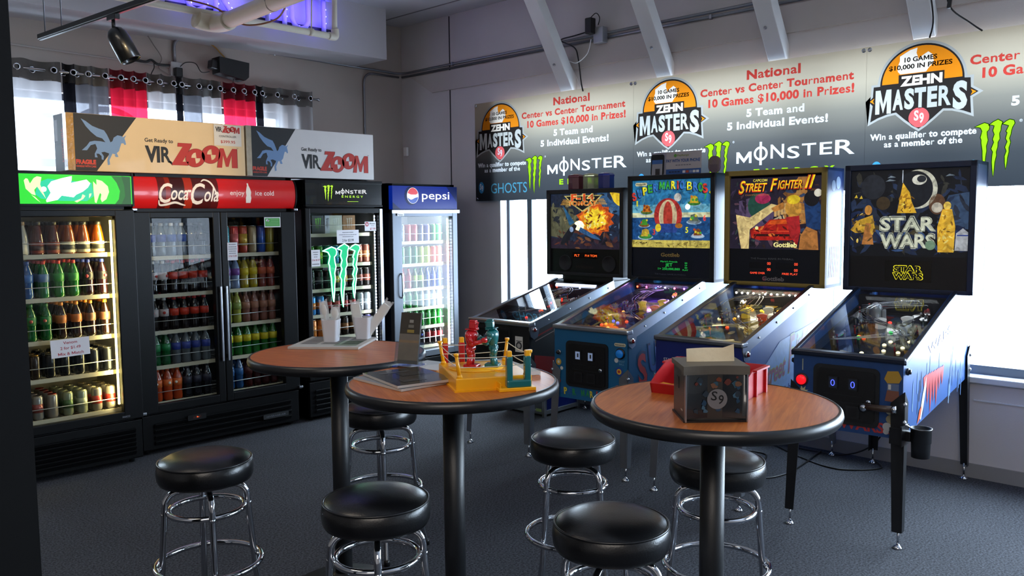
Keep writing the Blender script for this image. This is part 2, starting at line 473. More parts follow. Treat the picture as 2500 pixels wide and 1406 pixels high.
# window frames and panes
m = MB()
for y in (WY1-0.01, 5.385, 3.95, 2.62, 1.78, 0.45, -0.9, -2.2, WY0+0.01):
    m.box((XW+0.13, y, (WZ0+WZ1)/2), (0.07, 0.06 if y != WY1-0.01 else 0.03, WZ1-WZ0), FRAMEM, bev=0.006)
m.bb((XW+0.09, WY0, WZ0), (XW+0.17, WY1, WZ0+0.06), FRAMEM)
m.bb((XW+0.09, WY0, WZ1-0.05), (XW+0.17, WY1, WZ1), FRAMEM)
w = struct(m.build('window_1'))
struct(MB().bb((XW+0.128, WY0, WZ0+0.05), (XW+0.132, WY1, WZ1-0.04), GLASS).build('window_pane', w))
struct(MB().bb((XW-0.035, WY0-0.02, WZ0-0.035), (XW+0.18, WY1+0.02, WZ0+0.004), WOODW, bev=0.006).build('window_sill', w))
m = MB()
for x in (BX0+0.02, 2.62, BX1-0.02): m.box((x, YW+0.12, (BZ0+BZ1)/2), (0.05, 0.06, BZ1-BZ0), FRAMEM)
for z in (BZ0+0.02, 2.12, BZ1-0.02): m.box(((BX0+BX1)/2, YW+0.12, z), (BX1-BX0, 0.06, 0.06), FRAMEM)
w = struct(m.build('window_2'))
struct(MB().bb((BX0, YW+0.118, BZ0), (BX1, YW+0.122, BZ1), GLASS).build('window_pane', w))
# round mark painted on the outside of the back window, seen through the curtain
m = MB(frame((2.28, YW+0.135, 2.36), (1, 0, 0), (0, 0, 1)))
INKG = sheer('window_paint', '#8f93a6', 0.25, 0.6)
m.raw(*((lambda a, b: ([(p[0], p[1], 0) for p in a+b], [(i, i+1, len(a)+i+1, len(a)+i) for i in range(len(a)-1)]))(arc(0.0, -0.02, 0.17, 70, 250, 24), arc(0.02, -0.02, 0.13, 75, 245, 24))), INKG)
m.raw(*((lambda a, b: ([(p[0], p[1], 0) for p in a+b], [(i, i+1, len(a)+i+1, len(a)+i) for i in range(len(a)-1)]))(arc(0.45, -0.12, 0.36, 40, 130, 24), arc(0.45, -0.14, 0.33, 40, 130, 24))), INKG)
struct(m.build('window_paint', w))

# long dark strip on the lower right wall and baseboard
struct(MB().bb((XW-0.012, -4.2, 0.0), (XW, WY1, 0.09), mat('#8b8a8c', 0.6)).build('baseboard_right'))
struct(MB().bb((XW-0.008, -4.2, 0.49), (XW, 1.52, 0.498), mat('#d4d7de', 0.4)).build('trim_1'))
# board along the upper right wall, its corner end cut on the slant
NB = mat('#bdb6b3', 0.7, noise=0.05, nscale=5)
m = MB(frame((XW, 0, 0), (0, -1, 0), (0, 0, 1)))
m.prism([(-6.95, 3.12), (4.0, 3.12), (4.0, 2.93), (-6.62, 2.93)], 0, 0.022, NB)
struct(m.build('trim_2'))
struct(MB().box((XW-0.002, 6.36, 2.7), (0.005, 0.012, 1.9), mat('#2a2a30', 0.7)).build('trim_3'))
struct(MB().bb((5.375, -4.2, ZC-0.004), (5.39, YW, ZC+0.001), mat('#7d7a7d', 0.8)).build('trim_4'))
# soffit box along the back wall
SY, SZ, SX = 6.6, 3.185, 5.11
struct(MB().bb((-3.2, SY, SZ), (SX, YW, ZC), mat('#b8b6ba', 0.75, noise=0.04, nscale=3)).build('soffit'))
# slanted roof braces
BEAMW = mat('#d8d9da', 0.5, noise=0.05, nscale=6, bump=0.1, bscale=40)
for i, (y, zb) in enumerate(((4.80, 2.80), (3.80, 2.80), (2.85, 2.80), (1.87, 2.82))):
    a = math.atan(1.5); L = 1.55
    m = MB(); M = T(XW-0.02, y, zb) @ RY(-(90-math.degrees(a)))
    # local z runs up along the brace
    m.box((0, 0, L/2-0.05), (0.10, 0.135, L), BEAMW, M, bev=0.006)
    m.cyl((-0.05, 0.02, 0.22), (-0.056, 0.02, 0.22), 0.012, GALV, 8, M=M)
    b = m.build('brace_beam')
    b['kind'] = 'structure'
# dark end of a partition at the left edge of the view
struct(MB().bb((-0.5, 2.15, 0), (0.605, 2.27, ZC), mat('#07080a', 0.7, spec=0.15)).build('wall_partition'))
# ------------------------------------------------------------------ the vinyl banners over the window
BT = 0.20
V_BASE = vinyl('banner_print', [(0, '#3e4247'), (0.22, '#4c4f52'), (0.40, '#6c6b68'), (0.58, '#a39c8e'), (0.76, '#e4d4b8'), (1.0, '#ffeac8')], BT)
V_WHITE = vinyl('banner_white', [(0, '#ffffff')], BT*1.0, 0.85)
V_RED = vinyl('banner_red', [(0, '#ea5044')], BT*1.0, 0.7)
V_EDGE = vinyl('banner_light_grey', [(0, '#c4c2bb')], BT*1.1, 0.7)
V_LIME = vinyl('banner_lime', [(0, '#a8dc1c')], BT*1.0, 0.8)
V_GREEN = vinyl('banner_green', [(0, '#80c820')], BT*1.2, 0.8)
V_BLUE = vinyl('banner_blue', [(0, '#4aa6dc')], BT, 0.7)
V_TEAL = vinyl('banner_teal', [(0, '#58a9c4')], BT, 0.7)
I_DARK = vinyl('ink_dark', [(0, '#3a3634')], 0.6, 0.5, fac=0.6)
V_DARK = vinyl('banner_dark', [(0, '#3a3431')], BT, 0.5)
V_ORANGE = vinyl('banner_orange', [(0, '#ff9620')], BT*1.25, 0.8)
V_CREAM = vinyl('banner_cream', [(0, '#fff0dc')], BT*1.5, 0.9)
V_SILVER = vinyl('banner_silver', [(0, '#c9c8c0')], BT*1.4, 0.9)
V_PINK = vinyl('banner_pink', [(0, '#ec6464')], BT*1.4, 0.8)
I_DGREEN = vinyl('ink_deep_green', [(0, '#2d5a1d')], 0.8, 0.5, fac=0.7)
CLAW = [[(65, 230), (110, 208), (160, 186), (200, 205), (212, 240), (206, 275), (186, 300), (190, 350), (200, 410), (185, 480), (190, 540), (182, 612), (178, 700), (168, 803), (160, 740), (152, 612), (150, 540), (135, 440), (135, 400), (125, 370), (140, 290), (122, 245), (100, 236)],
        [(214, 213), (250, 180), (295, 155), (340, 190), (326, 240), (325, 290), (312, 330), (318, 400), (300, 440), (300, 500), (286, 560), (290, 608), (276, 690), (272, 780), (266, 870), (256, 790), (248, 690), (250, 608), (255, 560), (238, 520), (262, 440), (250, 400), (265, 340), (250, 290), (262, 230), (238, 218)],
        [(345, 215), (375, 185), (410, 165), (450, 180), (460, 215), (440, 260), (430, 300), (425, 350), (412, 400), (425, 450), (410, 520), (412, 570), (400, 640), (396, 710), (386, 780), (378, 710), (374, 620), (390, 560), (375, 510), (395, 440), (378, 400), (392, 330), (380, 310), (405, 240), (375, 226)]]
def claw(x, y, w, h):
    """three ragged claw strokes with their top left corner at x, y"""
    return [[(x+(px-65)/395*w, y-(py-155)/715*h) for px, py in st] for st in CLAW]
def grow(poly, d):
    n = len(poly); out = []
    ar = sum(poly[i][0]*poly[(i+1) % n][1]-poly[(i+1) % n][0]*poly[i][1] for i in range(n))
    if ar < 0: poly = poly[::-1]
    for i in range(n):
        a, b, c = Vector(poly[i-1]), Vector(poly[i]), Vector(poly[(i+1) % n])
        e1 = (b-a).normalized(); e2 = (c-b).normalized()
        nn = Vector((e1.y, -e1.x))+Vector((e2.y, -e2.x))
        if nn.length < 1e-4: nn = Vector((e1.y, -e1.x))
        k = d/max(0.45, nn.length/2)
        nn.normalize(); out.append((b.x+nn.x*k, b.y+nn.y*k))
    return out
MONSTER_FIT = [('M', 0.0, 0.140, -0.03, 0.10), ('\u03a6', 0.160, 0.125, -0.022, 0.135), ('N', 0.31, 0.118, 0.0, 0.118), ('S', 0.455, 0.105, -0.008, 0.10), ('T', 0.578, 0.118, 0.008, 0.10), ('E', 0.725, 0.10, 0.008, 0.10), ('R', 0.848, 0.152, 0.0, 0.118)]
def monster_word(x, y, w, h, bold=0.012):
    out = []
    for ch, ox, ww, oy, hh in MONSTER_FIT:
        v, f = bold_fit(ch, x+ox*w, y+oy/0.118*h, ww*w, hh/0.118*h, 'L', bold)
        out.append((v, f))
    return out
DOME = arc(0.342, 0.664, 0.251, 0, 180, 30, 0.24)
SHIELD = [(0.05, 0.664), (0.046, 0.60), (0.019, 0.574), (0.046, 0.545), (0.033, 0.44), (0.08, 0.463), (0.14, 0.482), (0.195, 0.49), (0.25, 0.44), (0.30, 0.40), (0.336, 0.376), (0.372, 0.40), (0.42, 0.44), (0.476, 0.49), (0.53, 0.485), (0.59, 0.467), (0.636, 0.447), (0.628, 0.549), (0.673, 0.574), (0.63, 0.603), (0.627, 0.661)]
def banner(label, y_left, tilt=0.0):
    M = frame((0, 0, 0), (0, -1, 0), (0, 0, 1))
    mb = MB(M)
    W_, H_ = 1.868, 0.93
    holes = []
    def put(vf, m):
        v, f = vf
        holes.extend(outline(v, f)); mb.raw([(p[0], p[1], 0) for p in v], f, m)
    B = 0.044
    put(bold_fit('National', 1.21, 0.824, 0.41, 0.062, bold=B, track=0.035), V_RED)
    put(bold_fit('Center vs Center Tournament', 1.203, 0.737, 1.165, 0.052, bold=B, track=0.035), V_RED)
    put(bold_fit('10 Games $10,000 in Prizes!', 1.24, 0.652, 1.10, 0.056, bold=B, track=0.035), V_RED)
    put(bold_fit('5 Team and', 1.226, 0.557, 0.44, 0.052, bold=B, track=0.035), V_WHITE)
    put(bold_fit('5 Individual Events!', 1.233, 0.472, 0.765, 0.052, bold=B, track=0.035), V_WHITE)
    put(bold_fit('Win a qualifier to compete', 0.352, 0.322, 0.635, 0.038, bold=B, track=0.035), V_WHITE)
    put(bold_fit('as a member of the', 0.359, 0.272, 0.468, 0.038, bold=B, track=0.035), V_WHITE)
    put(bold_fit('GHOSTS', 0.445, 0.07, 0.47, 0.095, bold=0.0), V_TEAL)
    put(text_fit('\u00ae', 0.905, 0.372, None, 0.016), V_WHITE)
    for vf in monster_word(0.93, 0.245, 0.872, 0.098): put(vf, V_WHITE)
    put(bold_fit('ENERGY', 1.37, 0.128, 0.60, 0.044, bold=B, track=0.5), V_LIME)
    for st in claw(0.661, 0.395, 0.212, 0.335):
        g = grow(st, 0.004)
        holes.append(g); v, f = fill([g]); mb.raw([(p[0], p[1], 0) for p in v], f, V_LIME)
        v, f = fill([g, grow(st, -0.0005)]); mb.raw([(p[0], p[1], 0.0006) for p in v], f, I_DGREEN)
    def sub(shape, inner, m):
        """fill shape, leaving out the inner loops"""
        v, f = fill([shape]+inner); mb.raw([(p[0], p[1], 0) for p in v], f, m)
    def letters(vf, m, hl):
        hl.extend(outline(*vf)); mb.raw([(p[0], p[1], 0) for p in vf[0]], vf[1], m)
    def s9(x, y, rx, ry, m, hl):
        letters(bold_fit('S', x-rx*0.31, y-ry*0.30, rx*0.56, ry*0.95, bold=0.03), m, hl)
        letters(bold_fit('9', x+rx*0.33, y-ry*0.58, rx*0.54, ry*0.95, bold=0.03), m, hl)
    disc = [(0.08+0.036*cos(a*pi/15), 0.128+0.055*sin(a*pi/15)) for a in range(30)]
    holes.append(disc); hl = []; s9(0.08, 0.128, 0.036, 0.055, V_WHITE, hl); sub(disc, hl, V_BLUE)
    union = SHIELD + DOME
    border = grow(SHIELD, 0.014)[1:-1] + [(0.645, 0.676), (0.61, 0.676)] + [p for p in grow(DOME, 0.016) if p[1] > 0.67][1:-1] + [(0.074, 0.678), (0.036, 0.678)]
    holes.append(border); sub(border, [union], V_EDGE)
    hl = []
    letters(bold_fit('ZEHN', 0.342, 0.654, 0.25, 0.056, bold=0.05), V_CREAM, hl)
    for ch, x0, x1, y0, y1 in (('M', 0.063, 0.163, 0.487, 0.64), ('A', 0.172, 0.237, 0.512, 0.628), ('S', 0.244, 0.304, 0.512, 0.628), ('T', 0.306, 0.374, 0.512, 0.628), ('E', 0.382, 0.440, 0.512, 0.628), ('R', 0.448, 0.520, 0.512, 0.628), ('S', 0.530, 0.612, 0.488, 0.64)):
        letters(bold_fit(ch, x0, y0, x1-x0, y1-y0, 'L', bold=0.05), V_SILVER, hl)
    for sg in (-1, 1):
        X = lambda q: 0.343+sg*q
        tri = [(X(0.287), 0.556), (X(0.318), 0.574), (X(0.287), 0.592), (X(0.296), 0.574)]
        hl.append(tri); sub(tri, [], V_ORANGE)
    pk = [(0.335+0.062*cos(a*pi/15), 0.447+0.062*sin(a*pi/15)) for a in range(30)]
    hl.append(pk); h2 = []; s9(0.335, 0.45, 0.05, 0.062, V_WHITE, h2); sub(pk, h2, V_PINK)
    dome = arc(0.342, 0.672, 0.239, 0, 180, 30, 0.220)+[(0.205, 0.672), (0.205, 0.724), (0.478, 0.724), (0.478, 0.672)]
    hl.append(dome)
    blob = [(0.21, 0.84), (0.27, 0.872), (0.315, 0.882), (0.31, 0.85), (0.325, 0.81), (0.345, 0.83), (0.38, 0.85), (0.405, 0.83), (0.415, 0.78), (0.385, 0.75), (0.37, 0.728), (0.215, 0.728), (0.20, 0.745), (0.195, 0.77), (0.21, 0.81)]
    sub(dome, [blob], V_ORANGE); sub(blob, [], V_CREAM)
    sub(union, hl, V_DARK)
    mb.text('10 GAMES', 0.336, 0.80, I_DARK, 0.195, 0.028, 0.0008, bold=0.03)
    mb.text('$10,000 IN PRIZES', 0.333, 0.757, I_DARK, 0.378, 0.028, 0.0008, bold=0.03)
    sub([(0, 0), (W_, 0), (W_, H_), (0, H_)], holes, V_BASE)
    o = mb.build('tournament_banner', None, (5.655, y_left, 1.815))
    tag(o, label, 'banner', 'tournament banners hung in a row over the window')
    for u, v_ in ((0.02, 0.91), (W_-0.02, 0.91), (0.02, 0.02), (W_-0.02, 0.02)):
        MB(M).lathe([(0.008, 0), (0.014, 0.0), (0.014, 0.003), (0.008, 0.003)], CHROME, T(u, v_, 0.0015), 16).build('grommet', o)
    return o
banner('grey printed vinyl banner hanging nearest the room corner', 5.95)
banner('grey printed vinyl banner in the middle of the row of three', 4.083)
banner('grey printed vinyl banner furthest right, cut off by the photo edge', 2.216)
# ------------------------------------------------------------------ drinks coolers
CDOOR = pane('cooler_door_glass', (0.84, 0.88, 0.88), 0.018, 0.015)
CDOOR2 = pane('cooler_door_glass_clean', (0.92, 0.95, 0.96), 0.04, 0.01)
CAB = mat('#0a0b0d', 0.38, spec=0.22, noise=0.1, bump=0.05)
CABIN = mat('#8f8b80', 0.5, noise=0.05)
CABLT = mat('#d4d6d8', 0.5, noise=0.05)
WIRE = mat('#c8c9c6', 0.4, 0.3)
RAILC = mat('#b9b096', 0.5, noise=0.1)
FL = lambda x, y, z: frame((x, y, z), (1, 0, 0), (0, 0, 1))      # frame of a face that looks out of the back wall
def lit(c, e=1.0, base='#101010'):
    return mat(base, 0.4, emit=e, emitc=c)
def cooler(name, label, x0, x1, yf, H, hz0, hz1, doors, shelves, liner, zdoor, frame_m=CAB, louvers=5, header=None, bar=None, handle=None, gy=0.03, side=None):
    """doors: list of (glass x0, x1); zdoor: (z0, z1) of the glass"""
    D = 0.74; yb = yf+D; xm = (x0+x1)/2; w = x1-x0
    root = thing(name, label, 'drinks cooler', (xm, yf+D/2, 0), 0, 'drinks coolers along the back wall')
    P = T(-xm, -(yf+D/2), 0)
    m = MB(P); t = 0.05; z0 = zdoor[0]-0.06
    yd = yf+0.05
    S_ = side or CAB
    m.bb((x0, yd, 0.03), (x0+t, yb, H), S_); m.bb((x1-t, yd, 0.03), (x1, yb, H), S_)
    m.bb((x0, yb-t, 0.03), (x1, yb, H), CAB); m.bb((x0, yd, hz0-0.03), (x1, yb, H), CAB); m.bb((x0, yd, 0.03), (x1, yb, z0), CAB)
    m.build('cabinet', root)
    m = MB(P)
    m.bb((x0+t, yb-t-0.006, z0), (x1-t, yb-t, hz0-0.03), liner); m.bb((x0+t, yd, z0), (x0+t+0.005, yb-t, hz0-0.03), liner); m.bb((x1-t-0.005, yd, z0), (x1-t, yb-t, hz0-0.03), liner)
    m.bb((x0+t, yd, hz0-0.036), (x1-t, yb-t, hz0-0.03), liner); m.bb((x0+t, yd, z0), (x1-t, yb-t, z0+0.006), liner)
    m.build('interior_liner', root)
    for z in shelves:
        m = MB(P)
        for k in range(3): m.tube([(x0+t+0.02, yd+0.06+k*0.25, z-0.008), (x1-t-0.02, yd+0.06+k*0.25, z-0.008)], 0.004, WIRE, 6)
        n = int(w/0.03)
        for k in range(n+1):
            x = x0+t+0.02+(w-2*t-0.04)*k/n
            m.box((x, yd+0.31, z-0.003), (0.003, 0.52, 0.003), WIRE)
        m.bb((x0+t+0.012, yd+0.03, z-0.022), (x1-t-0.012, yd+0.036, z+0.006), RAILC)
        s = m.build('shelf', root)
        m = MB(P)
        m.tube([(x0+t+0.015, yd+0.034, z+0.075), (xm, yd+0.030, z+0.072), (x1-t-0.015, yd+0.034, z+0.075)], 0.0025, WIRE, 6)
        m.build('shelf_rail', s)
    # base with louvres
    m = MB(P)
    zb = zdoor[0]-0.075
    m.bb((x0+0.01, yf+0.02, 0.04), (x1-0.01, yd, zb), CAB, bev=0.004)
    for k in range(louvers):
        z = 0.07+(zb-0.12)*k/louvers
        A = frame((xm, yf+0.016, z), (1, 0, 0), (0, -0.55, 1))
        m.box((0, 0.016, 0), (w*0.86, 0.034, 0.012), CAB, A, bev=0.003)
    m.build('grille', root)
    for i, (g0, g1) in enumerate(doors):
        a0 = x0+0.004 if i == 0 else (doors[i-1][1]+g0)/2+0.002
        a1 = x1-0.004 if i == len(doors)-1 else (g1+doors[i+1][0])/2-0.002
        zt, zb_ = zdoor[1]+0.045, zdoor[0]-0.06
        m = MB(P)
        m.bb((a0, yf, zb_), (g0, yd, zt), frame_m, bev=0.006); m.bb((g1, yf, zb_), (a1, yd, zt), frame_m, bev=0.006)
        m.bb((g0-0.005, yf, zdoor[1]), (g1+0.005, yd, zt), frame_m, bev=0.006); m.bb((g0-0.005, yf, zb_), (g1+0.005, yd, zdoor[0]), frame_m, bev=0.006)
        d = m.build('door', root)
        MB(P).raw([(g0, yf+gy, zdoor[0]), (g1, yf+gy, zdoor[0]), (g1, yf+gy, zdoor[1]), (g0, yf+gy, zdoor[1])], [(0, 1, 2, 3)], CDOOR2 if frame_m is not CAB else CDOOR).build('glass', d)
        if handle:
            hx = handle[i]
            if hx is not None:
                m = MB(P); m.bb((hx-0.008, yf-0.028, 0.61), (hx+0.008, yf-0.018, 1.17), STEEL, bev=0.003)
                m.bb((hx-0.006, yf-0.02, 0.63), (hx+0.006, yf+0.002, 0.66), STEEL); m.bb((hx-0.006, yf-0.02, 1.12), (hx+0.006, yf+0.002, 1.15), STEEL)
                m.build('handle', d)
    for sx_ in (x0+0.06, x1-0.06):
        for sy_ in (yf+0.1, yb-0.08): MB(P).cyl((sx_, sy_, 0), (sx_, sy_, 0.04), 0.02, BLACKP, 10).build('levelling_foot', root)
    return root, P

# --- leftmost: lime fronted cooler
c1, P = cooler('drinks_cooler', 'black glass-door drinks cooler with glowing green sign, leftmost in the row', 1.47, 2.31, 5.76, 1.975, 1.765, 1.958, [(1.53, 2.178)], [1.445, 1.167, 0.895, 0.65, 0.387], CABIN, (0.375, 1.688), louvers=6)
u0, v0, U, V = 1.585, 1.77, 0.70, 0.185
hp = lambda pts: [(u0+(x-120)/2200*U, v0+(655-y)/550*V) for x, y in pts]
m = MB(P @ FL(0, 5.755, 0))
G0, G1, G2, G3, GT, GW, GY = (lit('#12b012', 0.9), lit('#22e822', 1.0), lit('#0f8a12', 0.7), lit('#0b7010', 0.6), lit('#20e8b0', 0.9), lit('#ffffff', 2.2), lit('#e4ffb4', 1.3))
m.prism([(1.49, v0), (2.295, v0), (2.295, v0+V), (1.49, v0+V)], -0.05, 0, G1)
m.rect(1.49, v0, 1.60, v0+V, G0, 0.0004)
m.flat(hp([(1950, 110), (2330, 120), (2330, 655), (2000, 655), (2080, 560), (2110, 400), (2050, 240)]), G2, 0.0006)
m.flat(hp([(2150, 110), (2330, 120), (2330, 655), (2130, 655), (2210, 500), (2200, 300)]), G3, 0.0009)
m.flat(hp([(620, 240), (740, 190), (1560, 250), (1590, 500), (1450, 600), (960, 600), (600, 560), (500, 480), (540, 350)]), GT, 0.0008)
m.flat(hp([(315, 230), (350, 190), (385, 200), (420, 285), (490, 185), (550, 150), (630, 165), (600, 300), (690, 560), (600, 430), (545, 340), (490, 400), (510, 500), (440, 480), (340, 380)]), GY, 0.0011)
m.flat(hp([(1585, 220), (1650, 290), (1650, 180), (1760, 210), (1870, 310), (1890, 420), (1830, 560), (1740, 620), (1715, 560), (1735, 470), (1710, 440), (1690, 480), (1630, 640), (1600, 620), (1585, 400)]), GY, 0.0011)
m.flat(hp([(1210, 605), (1340, 550), (1370, 470), (1425, 500), (1380, 560), (1260, 628)]), GY, 0.0011)
m.flat(hp([(1490, 545), (1500, 460), (1545, 450), (1530, 500)]), GY, 0.0011)
m.flat(hp([(430, 490), (500, 530), (590, 630), (520, 580)]), GY, 0.0011)
m.flat(hp([(730, 330), (800, 240), (980, 180), (1185, 130), (1180, 200), (1160, 260), (1460, 190), (1530, 260), (1480, 340), (1380, 420), (1250, 480), (1200, 530), (980, 500), (900, 580), (700, 625), (690, 590), (780, 450)]), GW, 0.0014)
m.disc(*hp([(660, 385)])[0], 0.016, GW, 0.0014)
m.build('lit_sign', c1)
m = MB(P); m.bb((1.475, 5.765, 1.755), (2.305, 5.815, 1.770), CAB); m.bb((1.475, 5.765, 1.957), (2.305, 5.815, 1.975), CAB); m.bb((2.297, 5.757, 1.755), (2.31, 5.815, 1.975), CAB)
m.build('sign_frame', c1)
MB(P).bb((2.165, 5.815, 0.42), (2.176, 5.828, 1.665), mat('#fff0b8', 0.4, emit=9.0, emitc='#ffe48a')).build('light_strip', c1)
MB(P @ FL(2.19, 5.759, 0.335)).text('HABCO', 0, 0, STEEL, 0.05, 0.012, 0.0005, bold=0.03).build('maker_badge', c1)
area_light('cooler_light', (2.14, 5.83, 1.04), (0.05, 1.25), 11.0, (1.0, 0.80, 0.34), (-0.8, 0.65, 0))

# --- red signed two-door cooler
c2, P = cooler('drinks_cooler', 'black two-door drinks cooler with curved red sign', 2.335, 3.605, 5.87, 1.985, 1.742, 1.962, [(2.458, 2.913), (3.03, 3.472)], [1.40, 1.13, 0.866, 0.615, 0.355], mat('#2a2b2d', 0.5), (0.36, 1.674), louvers=4, handle=[2.945, 2.99])
RED, RED2, CREAM = mat('#c41414', 0.3, coat=0.4, emit=0.22, emitc='#c41414'), mat('#5a100c', 0.3, emit=0.12), mat('#e8ddd0', 0.4, emit=0.2)
m = MB(P)
K = 14; pr = [(0.0, 0.0)]
Hh = 0.218
def bulge(v): return -0.055*math.sqrt(max(0.0, 1-((v-0.5)*2)**2*0.92))
prof = [(bulge(k/K), 1.744+Hh*k/K) for k in range(K+1)]
def strip(xa, xb, mm, off=0.0, k0=0, k1=K):
    v = []; f = []
    for k in range(k0, k1+1):
        y, z = prof[k]; v += [(xa, 5.90+y-off, z), (xb, 5.90+y-off, z)]
    for k in range(k1-k0): f.append((2*k, 2*k+1, 2*k+3, 2*k+2))
    m.raw(v, f, mm, smooth=True)
strip(2.345, 3.595, RED)
for xa, xb, mm in ((2.51, 2.565, RED2), (2.565, 2.60, mat('#8a2410', 0.3, emit=0.15)), (2.60, 2.70, mat('#3a0d0a', 0.3, emit=0.1)), (2.70, 2.76, mat('#a52a14', 0.3, emit=0.2)), (2.76, 2.90, mat('#4a0f0b', 0.3, emit=0.1)), (2.90, 2.955, RED2)): strip(xa, xb, mm, 0.0006)
for xe in (2.342, 3.598):
    v = [(xe, 5.90+y*1.08, z+(0.004 if z > 1.85 else -0.004)) for y, z in prof]+[(xe, 5.93, 1.966), (xe, 5.93, 1.738)]
    m.raw(v+[(xe+0.01*(1 if xe > 3 else -1), a, b) for _, a, b in v], [tuple(range(len(v))), tuple(range(2*len(v)-1, len(v)-1, -1))]+[(i, (i+1) % len(v), (i+1) % len(v)+len(v), i+len(v)) for i in range(len(v))], CAB)
c2s = m.build('curved_sign', c2)
def bent(mb, vf, mm, off=0.002):
    v, f = vf; b = bmesh.new(); vs = [b.verts.new((x, 0, z)) for x, z in v]
    for q in f:
        try: b.faces.new([vs[i] for i in q])
        except ValueError: pass
    for i in range(1, 28): bmesh.ops.bisect_plane(b, geom=b.verts[:]+b.edges[:]+b.faces[:], plane_co=(0, 0, 1.744+Hh*i/28), plane_no=(0, 0, 1))
    b.verts.index_update()
    out = [(p.co.x, 5.90+bulge(min(max((p.co.z-1.744)/Hh, 0), 1))-off, p.co.z) for p in b.verts]
    g = [tuple(p.index for p in q.verts) for q in b.faces]; b.free(); mb.raw(out, g, mm)
m = MB(P)
def scr(t, x, y, w, h): return text_fit(t, x, y, w, h, 'L', 0.012, 0.28)
bent(m, scr('C', 2.515, 1.785, 0.10, 0.135), CREAM); bent(m, scr('oca', 2.60, 1.805, 0.125, 0.10), CREAM)
bent(m, scr('-', 2.72, 1.835, 0.03, 0.10), CREAM); bent(m, scr('C', 2.745, 1.775, 0.11, 0.15), CREAM); bent(m, scr('ola', 2.845, 1.795, 0.11, 0.105), CREAM)
def ribbon(pts, wd):
    P2 = smoothpath([(a, b, 0) for a, b in pts], 6); v = []; f = []; n = len(P2)
    for i, p in enumerate(P2):
        t = (P2[min(i+1, n-1)]-P2[max(i-1, 0)]).normalized(); q = wd*(0.35+0.65*sin(pi*i/(n-1)))
        v += [(p.x-t.y*q, p.y+t.x*q), (p.x+t.y*q, p.y-t.x*q)]
    return v, [(2*i, 2*i+1, 2*i+3, 2*i+2) for i in range(n-1)]
bent(m, ribbon([(2.515, 1.80), (2.525, 1.768), (2.57, 1.770), (2.63, 1.785), (2.68, 1.772), (2.71, 1.765)], 0.008), CREAM)
bent(m, ribbon([(2.83, 1.935), (2.86, 1.95), (2.90, 1.93), (2.93, 1.87), (2.945, 1.80)], 0.007), CREAM)
m.build('script_lettering', c2s); m = MB(P)
bent(m, bold_fit('enjoy', 3.045, 1.842, 0.115, 0.036, 'L', 0.005), CREAM); bent(m, bold_fit('ice cold', 3.25, 1.842, 0.155, 0.036, 'L', 0.005), CREAM)
bt = [(3.175, 1.785), (3.212, 1.785), (3.216, 1.82), (3.211, 1.84), (3.215, 1.865), (3.207, 1.895), (3.199, 1.915), (3.199, 1.932), (3.187, 1.932), (3.187, 1.915), (3.179, 1.895), (3.172, 1.865), (3.176, 1.84), (3.171, 1.82)]
bent(m, fill([bt]), CREAM)
m.build('slogan_lettering', c2s)
m = MB(P @ FL(0, 5.87, 0)); m.prism(rrect(2.66, 0.205, 2.80, 0.245, 0.008), 0.0, 0.01, BLACKP); m.rect(2.70, 0.218, 2.76, 0.234, lit('#401008', 0.3), 0.0105); m.rect(2.728, 0.222, 2.733, 0.231, lit('#ff5a28', 2.0), 0.011); m.rect(2.738, 0.222, 2.742, 0.227, lit('#ff5a28', 2.0), 0.011)
m.build('thermostat', c2)
m = MB(P @ FL(0, 5.868, 0)); m.prism(rrect(3.26, 0.105, 3.48, 0.142, 0.008), 0.0, 0.012, mat('#3a3c3e', 0.4, 0.5)); m.text('BEVERAGE-AIR', 3.37, 0.117, STEEL, 0.17, 0.013, 0.0125, bold=0.02)
m.build('maker_badge', c2)
for x in (2.345, 3.595):
    for z in (0.315, 1.735): MB(P).box((x, 5.868, z), (0.035, 0.05, 0.02), STEEL, bev=0.005).build('hinge', c2)

# --- black cooler with claw sign
c3, P = cooler('drinks_cooler', 'black drinks cooler with lit green claw mark in its door', 3.69, 4.462, 5.87, 1.975, 1.765, 1.96, [(3.742, 4.428)], [1.532, 1.278, 1.074, 0.862, 0.667, 0.46], mat('#55585a', 0.5), (0.40, 1.704), louvers=5)
m = MB(P @ FL(0, 5.868, 0)); HB = mat('#0b0c0e', 0.25, coat=0.5)
m.prism([(3.70, 1.772), (4.455, 1.772), (4.455, 1.952), (3.70, 1.952)], -0.06, 0, HB)
LG = lit('#b6f01e', 1.2); LW = lit('#f2f4f6', 0.9)
for st in claw(3.862, 1.935, 0.10, 0.135): m.flat(st, LG, 0.001)
for v, f in monster_word(3.985, 1.868, 0.315, 0.033, 0.02): m.raw([(a, b, 0.001) for a, b in v], f, LW)
m.text('E N E R G Y', 4.152, 1.833, LG, 0.215, 0.018, 0.001, bold=0.01); m.rect(4.10, 1.800, 4.21, 1.803, LG, 0.001)
m.build('lit_sign', c3)
m = MB(P); m.bb((3.695, 5.862, 1.948), (4.46, 5.90, 1.975), CAB, bev=0.004); m.bb((3.695, 5.862, 1.757), (4.46, 5.90, 1.773), CAB, bev=0.004); m.build('sign_frame', c3)
m = MB(P)
for k in range(46): m.box((4.408, 5.915, 0.46+k*0.027), (0.008, 0.006, 0.012), mat('#eaf2ff', 0.4, emit=7.0, emitc='#dfe9ff'))
m.bb((4.402, 5.918, 0.42), (4.416, 5.924, 1.69), WHITEP); m.build('light_strip', c3)
m = MB(P); m.bb((4.43, 5.866, 0.36), (4.458, 5.871, 1.74), STEEL); m.build('door_edge_trim', c3)
area_light('cooler_light', (4.36, 5.93, 1.07), (0.05, 1.2), 2.6, (0.85, 0.93, 1.0), (-0.8, 0.7, 0))
